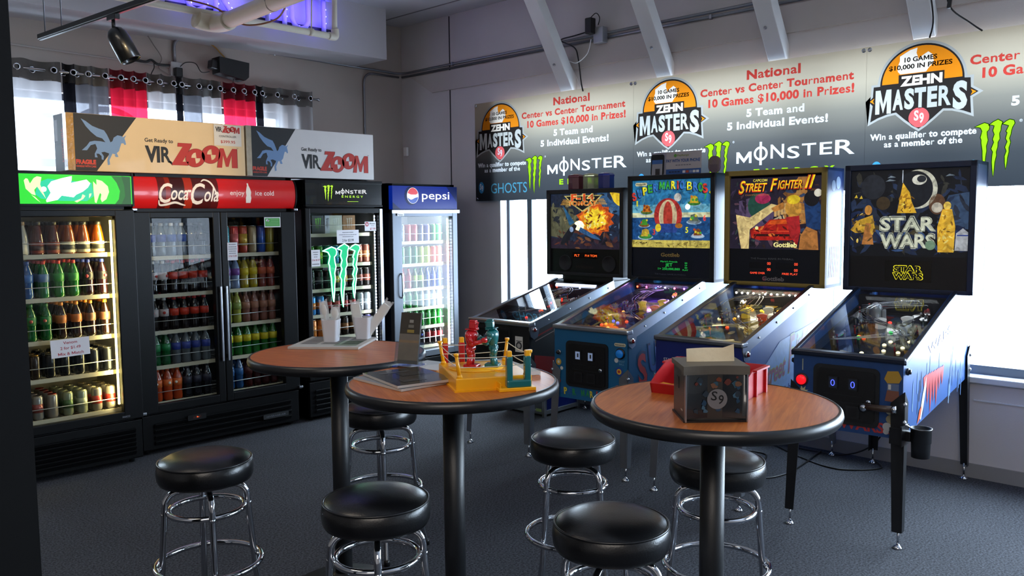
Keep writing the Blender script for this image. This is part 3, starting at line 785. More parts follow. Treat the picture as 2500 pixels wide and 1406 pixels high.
m = MB(P @ FL(0, 5.91, 0)); m2 = MB(P @ FL(0, 5.91, 0))
NG = mat('#0f8a5a', 0.3, emit=0.9, emitc='#18d890'); NW = mat('#d8ffee', 0.3, emit=3.0, emitc='#a8ffd8')
for st in claw(3.865, 1.45, 0.375, 0.53):
    m.prism(st, -0.008, 0.008, NG); m2.tube([(a, b, 0.008) for a, b in st], 0.005, NW, 6, closed=True)
sg = m.build('claw_light', c3); sg['label'] = 'glowing green three-stroke claw sign inside the door'; m2.build('edge_tube', sg)

# --- white-lit cooler with blue sign
c4, P = cooler('drinks_cooler', 'brightly lit silver-framed drinks cooler with blue sign, nearest the corner', 4.562, 5.34, 5.87, 1.965, 1.735, 1.945, [(4.672, 5.272)], [1.443, 1.24, 1.014, 0.835, 0.659, 0.478], mat('#f2f5f8', 0.4), (0.45, 1.672), frame_m=mat('#565b63', 0.4, 0.5), louvers=5, side=mat('#1a2436', 0.4))
m = MB(P @ FL(0, 5.868, 0)); PB = mat('#061038', 0.3, emit=0.42, emitc='#0c34c0', spec=0.2); PB2 = mat('#040c28', 0.3, emit=0.3, emitc='#08207c', spec=0.2); PBL = lit('#2c66e0', 0.8, '#103080')
m.prism([(4.572, 1.737), (5.33, 1.737), (5.33, 1.943), (4.572, 1.943)], -0.06, 0, PB)
m.flat([(4.572, 1.80), (4.66, 1.737), (4.572, 1.737)], PB2, 0.0005); m.flat([(5.2, 1.943), (5.33, 1.943), (5.33, 1.80)], PB2, 0.0005)
cx, cy, R_ = 4.80, 1.858, 0.062
teeth = [(cx-0.018+(R_+0.012+(0.006 if i % 2 else 0))*cos(i*pi/20), cy+(R_+0.012+(0.006 if i % 2 else 0))*1.1*sin(i*pi/20)) for i in range(40)]
m.flat(teeth, PB2, 0.0008); m.disc(cx, cy, R_+0.005, lit('#f4f6fa', 1.1), 0.0012, ry=R_*1.15)
m.flat(arc(cx, cy, R_, 8, 172, 20, R_*1.1)[::-1]+smoothpath([(cx-R_, cy+0.006), (cx-0.02, cy+0.02), (cx+0.02, cy+0.005), (cx+R_*0.98, cy+0.012)], 5)[0:0], lit('#e02030', 1.0), 0.0016)
m.flat([(cx-R_*0.98, cy-0.016)]+[(p.x, p.y) for p in smoothpath([(cx-R_*0.9, cy-0.02, 0), (cx-0.02, cy-0.036, 0), (cx+0.025, cy-0.02, 0), (cx+R_*0.97, cy-0.012, 0)], 5)]+arc(cx, cy, R_, -14, -166, 20, R_*1.1), lit('#1c4fc4', 0.9), 0.0016)
m.flat([(cx-R_, cy+0.004), (cx+R_, cy+0.0), (cx+R_*0.9, cy+0.022), (cx+0.02, cy-0.004), (cx-0.03, cy+0.012), (cx-R_*0.95, cy+0.022)], lit('#f4f6fa', 1.1), 0.002)
m.text('pepsi', 4.905, 1.828, lit('#ffffff', 1.3), 0.33, 0.072, 0.0012, align='L', bold=0.004)
m.build('lit_sign', c4)
m = MB(P); m.bb((4.545, 5.845, 1.700), (5.345, 5.88, 1.733), STEEL, bev=0.004); m.build('sign_ledge', c4)
m = MB(P)
for k in range(40): m.box((5.252, 5.915, 0.48+k*0.0295), (0.014, 0.006, 0.015), mat('#ffffff', 0.4, emit=22.0, emitc='#eef4ff'))
m.bb((5.24, 5.919, 0.46), (5.266, 5.925, 1.668), WHITEP); m.build('light_strip', c4)
m = MB(P); m.tube(smoothpath([(4.652, 5.865, 0.95), (4.645, 5.845, 0.98), (4.645, 5.842, 1.06), (4.645, 5.845, 1.14), (4.652, 5.865, 1.17)], 4), 0.007, CHROME); m.build('handle', c4)
area_light('cooler_light', (5.2, 5.935, 1.07), (0.06, 1.2), 13.0, (0.92, 0.96, 1.0), (-0.8, 0.7, 0))
area_light('cooler_light', (4.95, 6.15, 1.70), (0.5, 0.3), 3.0, (0.92, 0.96, 1.0), (0, 0, -1))

# ------------------------------------------------------------------ papers taped to the cooler doors
PAPER = mat('#e9e6ea', 0.6, noise=0.03); INKR = mat('#b03040', 0.6); INKK = mat('#2e2e34', 0.6)
def paper(name, label, cat, x0, z0, x1, z1, y, lines, rot=0, bg=PAPER, extra=None):
    cx, cz = (x0+x1)/2, (z0+z1)/2; w, h = x1-x0, z1-z0
    m = MB(frame((0, 0, 0), (1, 0, 0), (0, 0, 1)) @ Matrix.Rotation(radians(rot), 4, 'Z'))
    m.box((0, 0, 0), (w, h, 0.0012), bg)
    for t, fy, fw, fh, mm in lines:
        if t == '|':      # a line of print too small to read
            q = random.Random(int(fy*1000)); x = -fw*w/2
            while x < fw*w/2-0.002:
                l = q.uniform(0.004, 0.012); m.rect(x, (fy-0.5)*h, min(x+l, fw*w/2), (fy-0.5+fh*0.6)*h, mm, 0.0012); x += l+0.002
            continue
        m.text(t, 0, (fy-0.5)*h, mm, fw*w, fh*h, 0.0012, bold=0.012)
    if extra: extra(m, w, h)
    o = m.build(name, None, (cx, y, cz)); tag(o, label, cat); return o
paper('price_sign', 'white price sign in red letters taped to the leftmost cooler door', 'sign', 1.745, 0.795, 1.978, 0.91, 5.755, [('Venom', 0.72, 0.36, 0.16, INKR), ('2 for $1.49', 0.42, 0.52, 0.16, INKR), ('Mix & Match', 0.10, 0.66, 0.16, INKR)], 1.5)
paper('price_sign', 'narrow white price list taped to the right door of the two-door cooler', 'sign', 3.017, 1.357, 3.098, 1.490, 5.865, [('|', 0.88, 0.7, 0.05, INKK), ('|', 0.74, 0.75, 0.05, INKK), ('|', 0.62, 0.8, 0.05, INKK), ('|', 0.50, 0.7, 0.05, INKK), ('|', 0.38, 0.7, 0.05, INKK), ('2 for 2.50', 0.20, 0.8, 0.09, INKR)])
def gst(m, w, h):
    m.rect(-w*0.45, -h*0.4, w*0.45, h*0.4, mat('#3f9a3a', 0.5, emit=0.05), 0.0010)
    m.disc(-w*0.32, h*0.2, h*0.12, WHITEP, 0.0014); m.disc(-w*0.25, h*0.16, h*0.1, WHITEP, 0.0014)
    for k in range(4): m.rect(-w*0.12 if k < 2 else -w*0.4, h*(0.22-0.16*k), w*0.38, h*(0.25-0.16*k), mat('#9ccf94', 0.5), 0.0014)
paper('eco_sticker', 'green and white sticker at top of the two-door cooler', 'sticker', 3.328, 1.598, 3.468, 1.676, 5.866, [], bg=WHITEP, extra=gst)
paper('price_sign', 'white price sign taped above the glowing claw sign', 'sign', 3.982, 1.455, 4.202, 1.565, 5.862, [('|', 0.80, 0.5, 0.07, INKK), ('|', 0.62, 0.8, 0.06, INKK), ('|', 0.48, 0.5, 0.06, INKK), ('2 for $3.99', 0.13, 0.52, 0.19, INKK)])
paper('price_sign', 'small tall white price sign at left edge of the claw cooler door', 'sign', 3.733, 1.275, 3.816, 1.41, 5.862, [('|', 0.84, 0.6, 0.06, INKK), ('|', 0.70, 0.5, 0.06, INKK), ('|', 0.56, 0.4, 0.05, INKK), ('2 for $4.29', 0.34, 0.86, 0.1, INKR), ('|', 0.12, 0.8, 0.07, INKK)])
def s9tag(m, w, h):
    m.disc(-w*0.3, h*0.22, h*0.24, mat('#b82038', 0.5), 0.0012)
    m.text('S', -w*0.35, h*0.12, WHITEP, w*0.09, h*0.22, 0.0016, bold=0.02); m.text('9', -w*0.25, h*0.08, WHITEP, w*0.09, h*0.22, 0.0016, bold=0.02)
    m.text('Monster', w*0.18, h*0.22, INKK, w*0.5, h*0.15, 0.0012, bold=0.01); m.text('4 Pack', w*0.2, h*0.02, INKK, w*0.3, h*0.09, 0.0012); m.text('$7.99', w*0.2, -h*0.38, INKR, w*0.48, h*0.22, 0.0012, bold=0.01)
paper('price_tag', 'white price tag with round red badge at the claw cooler top corner', 'price tag', 4.265, 1.553, 4.383, 1.632, 5.862, [], extra=s9tag)
paper('label_strip', 'small printed strip at the top left of the silver door frame', 'label', 4.615, 1.678, 4.69, 1.70, 5.86, [('Power-', 0.25, 0.8, 0.5, INKK)])
# ------------------------------------------------------------------ the drinks on the cooler shelves
def drink(c, clear=0.35):
    m = mat(c, 0.12, trans=clear, spec=0.6, noise=0.04, coat=0.2)
    return m
SODA = [(0, 0.0), (0.026, 0.0), (0.0325, 0.012), (0.033, 0.035), (0.030, 0.075), (0.0325, 0.11), (0.0335, 0.135), (0.0325, 0.16), (0.024, 0.19), (0.0145, 0.212), (0.0135, 0.222), (0, 0.222)]
TEA = [(0, 0), (0.035, 0.0), (0.039, 0.006), (0.039, 0.095), (0.037, 0.105), (0.034, 0.13), (0.026, 0.165), (0.021, 0.185), (0.021, 0.195), (0, 0.195)]
CAN = [(0, 0.004), (0.022, 0.0), (0.027, 0.003), (0.033, 0.016), (0.033, 0.143), (0.0275, 0.155)]
SMALL = [(r*0.80, z*0.76) for r, z in SODA]
def scaled(p, k, h): return [(r*k, z*h) for r, z in p]
_K = {}
def product(kind, body, cap, lab, spot=None):
    """first one of a kind, parked by its first placement"""
    key = (kind, body, cap, lab, spot)
    if key in _K: return _K[key], False
    if kind == 'can':
        bm_ = mat(body, 0.25, 0.3, noise=0.06); o = MB().lathe(CAN, bm_, n=18)
        if spot: o.lathe([(0.0333, 0.05), (0.0334, 0.105)], mat(spot, 0.3, 0.2), n=18)
        o = o.build('drink_can')
        MB().lathe([(0.0275, 0.155), (0.0268, 0.159), (0.0255, 0.158), (0.024, 0.1545), (0, 0.1545)], mat(cap, 0.25, 0.9), n=18).build('can_lid', o)
    elif kind == 'tall':
        o = MB().lathe(scaled(CAN, 1.0, 1.35), mat(body, 0.25, 0.2, noise=0.06), n=18)
        if spot: o.lathe([(0.0333, 0.06), (0.0334, 0.15)], mat(spot, 0.3, 0.2), n=18)
        o = o.build('drink_can'); MB().lathe([(0.0275, 0.209), (0.0268, 0.214), (0.0255, 0.212), (0, 0.210)], mat(cap, 0.25, 0.9), n=18).build('can_lid', o)
    elif kind == 'tea':
        o = MB().lathe(TEA, drink(body, 0.55), n=22).build('drink_bottle')
        MB().lathe([(0, 0.214), (0.021, 0.214), (0.0235, 0.21), (0.0235, 0.19), (0.0215, 0.19)], mat(cap, 0.4), n=22).build('cap', o)
        m = MB().lathe([(0.0395, 0.012), (0.0395, 0.082)], mat(lab, 0.5, noise=0.15, nscale=60), n=22)
        if spot: m.lathe([(0.0398, 0.03), (0.0398, 0.062)], mat(spot, 0.5), n=22)
        m.build('label', o)
    else:
        pf, k, h = (SODA, 1.0, 1.0) if kind == 'soda' else (SODA, 0.80, 0.76)
        o = MB().lathe(scaled(pf, k, h), drink(body), n=20).build('drink_bottle')
        MB().lathe([(0, 0.240*h), (0.0135*k, 0.240*h), (0.0150*k, 0.236*h), (0.0150*k, 0.222*h), (0.0125*k, 0.216*h)], mat(cap, 0.4), n=16).build('cap', o)
        m = MB().lathe([(0.0328*k, 0.105*h), (0.0338*k, 0.135*h), (0.0330*k, 0.157*h)] if kind == 'soda' else [(0.0325*k, 0.085*h), (0.0336*k, 0.11*h), (0.0338*k, 0.135*h), (0.0330*k, 0.155*h)], mat(lab, 0.45, noise=0.12, nscale=60), n=20)
        if spot: m.ball((0.0, -0.0325*k, 0.131*h), 0.011, mat(spot, 0.5), n=10, k=6)
        m.build('label', o)
    _K[key] = o
    return o, True
ORD = ['', 'first', 'second', 'third', 'fourth', 'fifth', 'sixth', 'seventh', 'eighth', 'ninth']
ROW = ['front row', 'second row', 'third row', 'back row']
def place(spec, desc, cat, x, y, z, where, rot=0):
    o, new = product(*spec)
    if not new:
        def cp(q, par):
            c = q.copy(); COL.objects.link(c)
            if par is not None: c.parent = par
            for ch in q.children: cp(ch, c)
            return c
        o = cp(o, None)
    o.location = (x, y, z); o.rotation_euler = (0, 0, radians(rot))
    tag(o, desc+', '+where, cat, cat+'s of the same sort: '+desc)
    return o
WHITECAP, REDCAP = '#d8d8d4', '#c02418'
TEAW = ('tea', '#b85a10', '#1c1a16', '#d8cfae', '#3a3a34'); TEAR = ('tea', '#6a2a0c', '#1c1a16', '#8a3a2c', '#40201a'); MILK = ('tea', '#d8d2c4', '#77604a', '#c9c3b2', None)
COLAB = ('soda', '#2a1216', '#2a3a8c', '#16141c', '#b02030'); GRNR = ('soda', '#1d7a1c', '#d02c1c', '#2d8a34', None); BLU = ('soda', '#2a5a98', '#2a4a8c', '#3a68a8', None); GRNB = ('soda', '#1f7a3c', '#d02c1c', '#5a7aa4', None)
ROOT = ('soda', '#24120a', '#d07a1c', '#6e4a34', None); ROOTO = ('soda', '#2a140a', '#d07a1c', '#a8602c', None); ALE = ('soda', '#14642a', '#1a6a28', '#26703a', '#a04a40'); ORNG = ('soda', '#d8441c', '#c8b428', '#d8502c', None)
COKE = ('soda', '#160c0a', '#b01c18', '#b83018', None); DIET = ('soda', '#160c0a', '#b8b6b0', '#b8a8a4', '#b03028'); CLEARB = ('soda', '#5c6468', '#8a8c8c', '#2a3a8a', None); LIME = ('soda', '#0e5a28', '#9aa08c', '#1a7a40', None); ORG2 = ('soda', '#c8481a', '#b84a18', '#d8682c', '#e8e0d0'); DARKB = ('soda', '#14141c', '#2c2c34', '#2c2c3c', None)
LEMON = ('soda', '#b4b44c', '#b4b060', '#8a9a4c', None); PINKD = ('soda', '#8a5648', '#8a6a5c', '#9c6a54', None); DEW = ('soda', '#1c6a1c', '#2a6a20', '#c4b41c', None); BLUED = ('soda', '#1c4a7c', '#1c3a6c', '#28588c', None); DRED = ('soda', '#3a1210', '#3a1814', '#4a1c18', None); YEL = ('soda', '#b8a01c', '#6a6a5c', '#c8ae20', None); PINKO = ('soda', '#8a3a30', '#3a3434', '#b8583c', None); LAV = ('soda', '#8a9cc0', '#a8b4d0', '#7a4a94', None)
WATER = ('soda', '#7c8ca0', '#c8ccd4', '#2c4a9c', None)
SR = ('small', '#b82c34', '#c02c34', '#a8202c', None); SG = ('small', '#5c7a3c', '#2c7a3c', '#a8c43c', None); SB = ('small', '#3c4a94', '#3c4a94', '#2c3a8c', None); SC = ('small', '#c4ccd0', '#e0e4e8', '#d8dce0', None); SGN = ('small', '#1c8a28', '#2c9a34', '#1c7a28', None); SK = ('small', '#1c1010', '#d4d4d4', '#14141c', '#3048a8'); SKR = ('small', '#1c1010', '#c02c28', '#7a1c20', None)
def can(b, l='#c8c8c4', s=None): return ('can', b, l, None, s)
def tall(b, l='#c8c8c4', s=None): return ('tall', b, l, None, s)
def shelf(cooler, sh, z, x_right, dx, y0, dy, rows, cols):
    """cols from the right: (spec, description)"""
    for k, (spec, desc) in enumerate(cols):
        if spec is None: continue
        cat = 'can' if spec[0] in ('can', 'tall') else 'bottle'
        for r in range(rows):
            side = ('%s from right' % ORD[k+1]) if k else 'rightmost'
            place(spec, desc, cat, x_right-dx*k+random.uniform(-.002, .002), y0+dy*r, z+0.001, '%s, %s, %s, %s' % (ROW[r], side, sh, cooler), random.uniform(-40, 40))
A, B_, C_, D_ = 'leftmost cooler', 'two-door cooler', 'claw sign cooler', 'blue sign cooler'
SH = [s+' shelf' for s in ('top', 'second', 'third', 'fourth', 'fifth', 'sixth')]
shelf(A, SH[0], 1.445, 2.115, 0.092, 5.90, 0.095, 3, [(TEAW, 'amber tea bottle')]*3+[(TEAR, 'dark tea bottle')]*2+[(MILK, 'milky white bottle')]*2)
shelf(A, SH[1], 1.167, 2.125, 0.090, 5.89, 0.085, 4, [(COLAB, 'blue-capped dark soda bottle')]*2+[(GRNR, 'red-capped green soda bottle')]*2+[(GRNB, 'red-capped green bottle')]+[(BLU, 'blue drink bottle')]*2)
shelf(A, SH[2], 0.895, 2.130, 0.090, 5.89, 0.085, 4, [(ROOT, 'orange-capped brown soda bottle')]*2+[(ROOTO, 'orange-labelled brown soda bottle')]*2+[(ALE, 'dark green soda bottle')]*2+[(ORNG, 'orange soda bottle')])
shelf(A, SH[3], 0.65, 2.135, 0.090, 5.89, 0.085, 4, [(can('#16181c', '#b8b09a'), 'black drink can')]*5+[(can('#2a2018', '#c09a50'), 'gold-topped black can')]*2)
shelf(A, SH[4], 0.387, 2.140, 0.090, 5.89, 0.085, 4, [(can('#7a746a', '#c8b890', '#8a2a24'), 'grey and red can')]*2+[(can('#8a907a', '#c8c8a0', '#9aa084'), 'pale silver-green can')]+[(can('#7c8468', '#c8c8a0', '#3c5a30'), 'silver and green can')]+[(can('#8c8478', '#c44a38'), 'red-rimmed grey can')]+[(can('#84807a', '#b8a8a0', '#8a4440'), 'grey can with red band')]+[(can('#24243c', '#9a90a0'), 'dark blue can')])
LX, XR, dc = 2.877, 3.438, 0.0748
L_, R_2 = 'left door, '+B_, 'right door, '+B_
shelf(L_, SH[0], 1.40, LX, dc, 5.99, 0.085, 2, [(DARKB, 'dark soda bottle')]*2+[(WATER, 'clear water bottle')]*2+[(CLEARB, 'blue-labelled clear bottle')]*2)
shelf(L_, SH[1], 1.13, LX, dc, 5.99, 0.085, 2, [(COKE, 'red-labelled cola bottle')]*4+[(DIET, 'grey-capped cola bottle')]*2)
shelf(L_, SH[2], 0.866, LX, dc, 5.99, 0.085, 2, [(COKE, 'red-capped cola bottle')]*4+[(DIET, 'pale-labelled cola bottle')]*2)
shelf(L_, SH[3], 0.615, LX, dc, 5.99, 0.085, 2, [(CLEARB, 'clear blue-labelled bottle')]*4+[(LIME, 'green soda bottle')]*2)
shelf(L_, SH[4], 0.355, LX, dc, 5.99, 0.085, 2, [(DARKB, 'dark bottle')]*3+[(ORG2, 'orange drink bottle')]*3)
shelf(R_2, SH[0], 1.40, XR, dc, 5.99, 0.085, 2, [(tall('#8a7a20'), 'yellow tall can'), (tall('#1c4a9c'), 'blue tall can'), (tall('#a08a68'), 'beige tall can'), (tall('#a8402c', s='#c49a3c'), 'red and gold tall can'), (tall('#b02c30', s='#d86a68'), 'red tall can'), (tall('#1c7a84'), 'teal tall can')])
shelf(R_2, SH[1], 1.13, XR, dc, 5.99, 0.085, 2, [(PINKO, 'orange-labelled red bottle')]*2+[(YEL, 'yellow drink bottle')]*2+[(LAV, 'pale blue bottle')]*2)
shelf(R_2, SH[2], 0.868, XR, dc, 5.99, 0.085, 2, [(PINKD, 'pink lemonade bottle')]*4+[(LEMON, 'yellow lemonade bottle')]*2)
shelf(R_2, SH[3], 0.615, XR, dc, 5.99, 0.085, 2, [(DEW, 'yellow-labelled green bottle')]*6)
shelf(R_2, SH[4], 0.36, XR, dc, 5.99, 0.085, 2, [(DRED, 'dark red bottle')]*4+[(BLUED, 'deep blue bottle')]*2)
BK, GN, SV = can('#1a1c1c', s='#2c302c'), can('#3a7a24', s='#c8c83c'), can('#9a9ea4', s='#b8bcc0')
shelf(C_, SH[1], 1.278, 4.365, 0.080, 5.99, 0.078, 2, [(can('#8a5040', s='#c88a5c'), 'copper coloured can')]*2+[(can('#9a9484', s='#6a2c24'), 'cream and red can')]*2+[(can('#24689c', s='#3c98b8'), 'blue can'), (can('#1c6a5c'), 'teal can')]+[(GN, 'green and yellow can')]*2)
shelf(C_, SH[2], 1.074, 4.365, 0.080, 5.99, 0.078, 2, [(can('#241c1a', s='#8a4a3c'), 'black can with copper band')]*3+[(can('#1a1c1c', s='#b8862c'), 'black can with gold band')]*2+[(BK, 'plain black can')]*3)
shelf(C_, SH[3], 0.862, 4.365, 0.080, 5.99, 0.078, 2, [(SV, 'silver can')]*2+[(can('#241414', s='#9c2c2c'), 'black and red can')]*4+[(can('#3c84c0', s='#d8803c'), 'sky blue can with orange band')]*2)
shelf(C_, SH[4], 0.667, 4.365, 0.080, 5.99, 0.078, 2, [(can('#3a3478', s='#4c44a0'), 'purple can')]*2+[(can('#2c2018', s='#8a5a34'), 'brown can')]*3+[(can('#c8702c', s='#e08c44'), 'orange can')]*3)
for k, (x, w_, c, s_) in enumerate(((3.775, 0.07, '#4a5a2c', '#b4d83c'), (3.88, 0.115, '#2c342c', '#6ab82c'), (3.972, 0.05, '#c8ccd0', '#5c6064'), (4.055, 0.13, '#c4c8b4', '#d8dcd0'), (4.19, 0.125, '#a0703c', '#d8c4a8'))):
    m = MB(frame((0, 0, 0), (1, 0, 0), (0, 0, 1))); m.box((0, 0.078, -0.06), (w_, 0.155, 0.12), mat(c, 0.45, noise=0.15, nscale=20), bev=0.003)
    for st in claw(-min(w_, 0.11)*0.3, 0.135, min(w_, 0.11)*0.6, 0.10): m.flat(st, mat(s_, 0.5), 0.001)
    tag(m.build('drink_carton', None, (x, 5.98, 1.533)), ['narrow olive', 'dark green', 'slim white', 'wide pale', 'tan'][k]+' drink carton on top shelf of the claw sign cooler', 'drink carton', 'multipack cartons on the top shelf')
WX = 5.205
shelf(D_, SH[0], 1.443, WX, 0.074, 6.0, 0.08, 2, [(can('#2c6a3c'), 'green can')]*2+[(can('#6a5c94'), 'violet can')]+[(can('#5c5470'), 'dull purple can')]+[(can('#c84848'), 'red can')]*2+[(SV, 'silver can')])
shelf(D_, SH[1], 1.24, WX, 0.074, 6.0, 0.08, 2, [(can('#b84a3c'), 'brick red can')]*2+[(can('#b8c044'), 'yellow-green can')]*2+[(can('#3c7a44'), 'leaf green can')]*3)
shelf(D_, SH[2], 1.014, WX, 0.074, 6.0, 0.08, 2, [(SB, 'small blue bottle')]*3+[(SG, 'small yellow-green bottle')]*2+[(SR, 'small red bottle')]*2)
shelf(D_, SH[3], 0.835, WX, 0.074, 6.0, 0.08, 2, [(SC, 'small clear bottle')]*4+[(SGN, 'small green bottle')]*3)
shelf(D_, SH[4], 0.659, WX, 0.074, 6.0, 0.08, 2, [(SGN, 'small bright green bottle')]*6+[(SC, 'small pale bottle')])
shelf(D_, SH[5], 0.478, WX, 0.074, 6.0, 0.08, 2, [(SKR, 'small red-capped cola bottle')]*3+[(SK, 'small white-capped cola bottle')]*3)
# ------------------------------------------------------------------ pinball machines
PGLASS = pane('playfield_glass', (0.93, 0.95, 0.95), 0.05, 0.008)
RAIL = mat('#b8bcc2', 0.28, 1.0, noise=0.05)
LEGG = mat('#8e9299', 0.35, 0.85, noise=0.06); LEGB = mat('#14161a', 0.4, 0.2)
FR_ = lambda x, y, z: frame((x, y, z), (0, -1, 0), (0, 0, 1))      # looks out of the wall at the player
SR_ = lambda x, y, z: frame((x, y, z), (1, 0, 0), (0, 0, 1))       # right-hand side of a machine
_GW = {}
def glow(c, e=0.7, base=None):
    """backlit translite: painterly mottled print, lit from behind"""
    k = (c, e, base)
    if k in _GW: return _GW[k]
    m = mat(base or c, 0.5, emit=e+0.00001*len(_GW), emitc=c)
    t = m.node_tree; b = t.nodes['Principled BSDF']; L = lin(c)
    tc_ = t.nodes.new('ShaderNodeTexCoord'); n1 = t.nodes.new('ShaderNodeTexNoise'); n1.inputs['Scale'].default_value = 26; n1.inputs['Detail'].default_value = 6; n1.inputs['Distortion'].default_value = 1.2
    r = t.nodes.new('ShaderNodeValToRGB'); r.color_ramp.elements[0].position = 0.32; r.color_ramp.elements[0].color = (*[v*0.28 for v in L], 1); r.color_ramp.elements[1].position = 0.66; r.color_ramp.elements[1].color = (*[min(1, v*1.35) for v in L], 1)
    t.links.new(tc_.outputs['Object'], n1.inputs['Vector']); t.links.new(n1.outputs['Fac'], r.inputs[0]); t.links.new(r.outputs[0], b.inputs['Emission Color'])
    _GW[k] = m
    return m
GOFF, GS = 0.0, 0.262
GZ = lambda x: 0.935+GOFF+GS*x
PZ = lambda x: 0.845+GOFF+(GS-0.047)*x
def pinball(label, X, Y, yaw, zb, zt, W_, BW, front_m, side_m, box_m, leg_m, rail_m, wide_rail, frame_m=None, bbx=0.0):
    root = thing('pinball_machine', label, 'pinball machine', (X, Y, 0), yaw, 'pinball machines under the window')
    h = W_/2
    prof = [(0, zb), (0, 0.925+GOFF), (0.05, GZ(0.05)), (1.0, GZ(1.0)), (1.38, GZ(1.0)), (1.38, zb+0.10)]
    m = MB()
    for y0 in (-h, h-0.02): m.prism([(p[0], p[1]) for p in prof], 0, 0.02, side_m, frame((0, y0+0.02, 0), (1, 0, 0), (0, 0, 1)))
    m.bb((-0.002, -h, zb), (0.02, h, 0.925+GOFF), front_m)
    m.bb((1.36, -h, zb+0.1), (1.38, h, GZ(1.0)), side_m)
    m.raw([(0, -h, zb), (1.38, -h, zb+0.1), (1.38, h, zb+0.1), (0, h, zb), (0, -h, zb+0.015), (1.38, -h, zb+0.115), (1.38, h, zb+0.115), (0, h, zb+0.015)], [(0, 3, 2, 1), (4, 5, 6, 7)], side_m)
    cab = m.build('cabinet', root)
    # lockdown bar
    m = MB(); m.box((0.018, 0, 0.935+GOFF), (0.07, W_+0.02, 0.03), rail_m, bev=0.008)
    m.build('lockdown_bar', root)
    # side rails
    for s_ in (-1, 1):
        m = MB(); y = s_*(h+0.002)
        a = math.atan(GS); A = T(0, y, GZ(0)-0.004) @ RY(-math.degrees(a))
        if wide_rail:
            pl = [(0.0, 0.008), (1.035, 0.008), (1.035, -0.055), (0.09, -0.055), (0.06, -0.105), (0.02, -0.11), (-0.01, -0.08), (-0.012, -0.03)]
            m.prism(pl, -0.003, 0.003, rail_m, A @ frame((0, 0, 0), (1, 0, 0), (0, 0, 1)))
            m.box((0.52, -s_*0.012, 0.008), (1.03, 0.03, 0.006), rail_m, A)
            for k in range(4): m.cyl((0.2+0.25*k, s_*0.003, -0.025), (0.2+0.25*k, s_*0.007, -0.025), 0.006, STEEL, 10, M=A)
        else:
            m.box((0.52, 0, 0), (1.06, 0.022, 0.026), rail_m, A, bev=0.004)
        r = m.build('side_rail', root)
        m = MB(); m.cyl((0.04, y+s_*0.002, 0.88), (0.04, y+s_*0.012, 0.88), 0.018, STEEL if wide_rail else BLACKP, 18); m.cyl((0.04, y+s_*0.012, 0.88), (0.04, y+s_*0.022, 0.88), 0.012, mat('#7a1c1c', 0.25) if wide_rail else BLACKP, 16)
        m.build('flipper_button', root)
    # glass sheet
    MB().raw([(0.05, -h+0.012, GZ(0.05)), (1.0, -h+0.012, GZ(1.0)), (1.0, h-0.012, GZ(1.0)), (0.05, h-0.012, GZ(0.05)), (0.05, -h+0.012, GZ(0.05)-0.004), (1.0, -h+0.012, GZ(1.0)-0.004), (1.0, h-0.012, GZ(1.0)-0.004), (0.05, h-0.012, GZ(0.05)-0.004)], [(0, 1, 2, 3), (7, 6, 5, 4)], PGLASS).build('playfield_glass', root)
    # legs
    for sx_, sy_ in ((0, -1), (0, 1), (1, -1), (1, 1)):
        m = MB(); x0 = 0.0 if sx_ == 0 else 1.38; dx = -1 if sx_ == 0 else 1; z1 = zb+0.24 if sx_ == 0 else zb+0.30
        top = Vector((x0+dx*0.008, sy_*(h+0.008), z1)); bot = Vector((x0+dx*0.035, sy_*(h+0.018), 0.085))
        wv = 0.062
        for q in (0, 1):
            e = Vector((-dx*wv, 0, 0)) if q == 0 else Vector((0, -sy_*wv, 0))
            t_ = Vector((0, sy_*0.004, 0)) if q == 0 else Vector((dx*0.004, 0, 0))
            cut = Vector((0, 0, -0.06))
            lo = 0.7
            v = [top, top+e+cut, bot+e*lo, bot]; v += [p+t_ for p in v]
            m.raw([tuple(p) for p in v], [(0, 1, 2, 3), (7, 6, 5, 4), (0, 4, 5, 1), (1, 5, 6, 2), (2, 6, 7, 3), (3, 7, 4, 0)], leg_m)
        for zz in (z1-0.06, z1-0.15):
            m.ball((x0+dx*0.012, sy_*(h+0.012), zz), 0.011, STEEL, n=10, k=6)
        l = m.build('leg', root)
        m = MB(); m.cyl((bot.x-dx*0.018, bot.y-sy_*0.018, 0.012), (bot.x-dx*0.018, bot.y-sy_*0.018, 0.10), 0.006, CHROME, 8); m.lathe([(0.024, 0), (0.024, 0.006), (0.012, 0.016), (0.007, 0.022)], CHROME, T(bot.x-dx*0.018, bot.y-sy_*0.018, 0.0), 16)
        m.build('leveler', l)
    # backbox
    bh = BW/2; z0 = 1.185; x0 = 1.0+bbx
    fm = frame_m or box_m
    m = MB()
    m.bb((x0+0.012, -bh, z0), (x0+0.30, -bh+0.02, zt), box_m); m.bb((x0+0.012, bh-0.02, z0), (x0+0.30, bh, zt), box_m)
    m.bb((x0+0.012, -bh, zt-0.02), (x0+0.30, bh, zt), box_m); m.bb((x0+0.012, -bh, z0), (x0+0.30, bh, z0+0.02), box_m); m.bb((x0+0.26, -bh, z0), (x0+0.30, bh, zt), box_m)
    m.bb((x0+0.05, -0.25, GZ(1.0)-0.02), (x0+0.28, 0.25, z0+0.01), box_m)
    bb = m.build('backbox', root)
    m = MB(); e = 0.035
    m.bb((x0, -bh, z0), (x0+0.03, -bh+e, zt), fm, bev=0.004); m.bb((x0, bh-e, z0), (x0+0.03, bh, zt), fm, bev=0.004); m.bb((x0, -bh, zt-e), (x0+0.03, bh, zt), fm, bev=0.004); m.bb((x0, -bh, z0), (x0+0.03, bh, z0+0.025), fm, bev=0.004)
    m.build('backbox_frame', bb)
    return root, cab, bb, x0, bh, zt, h
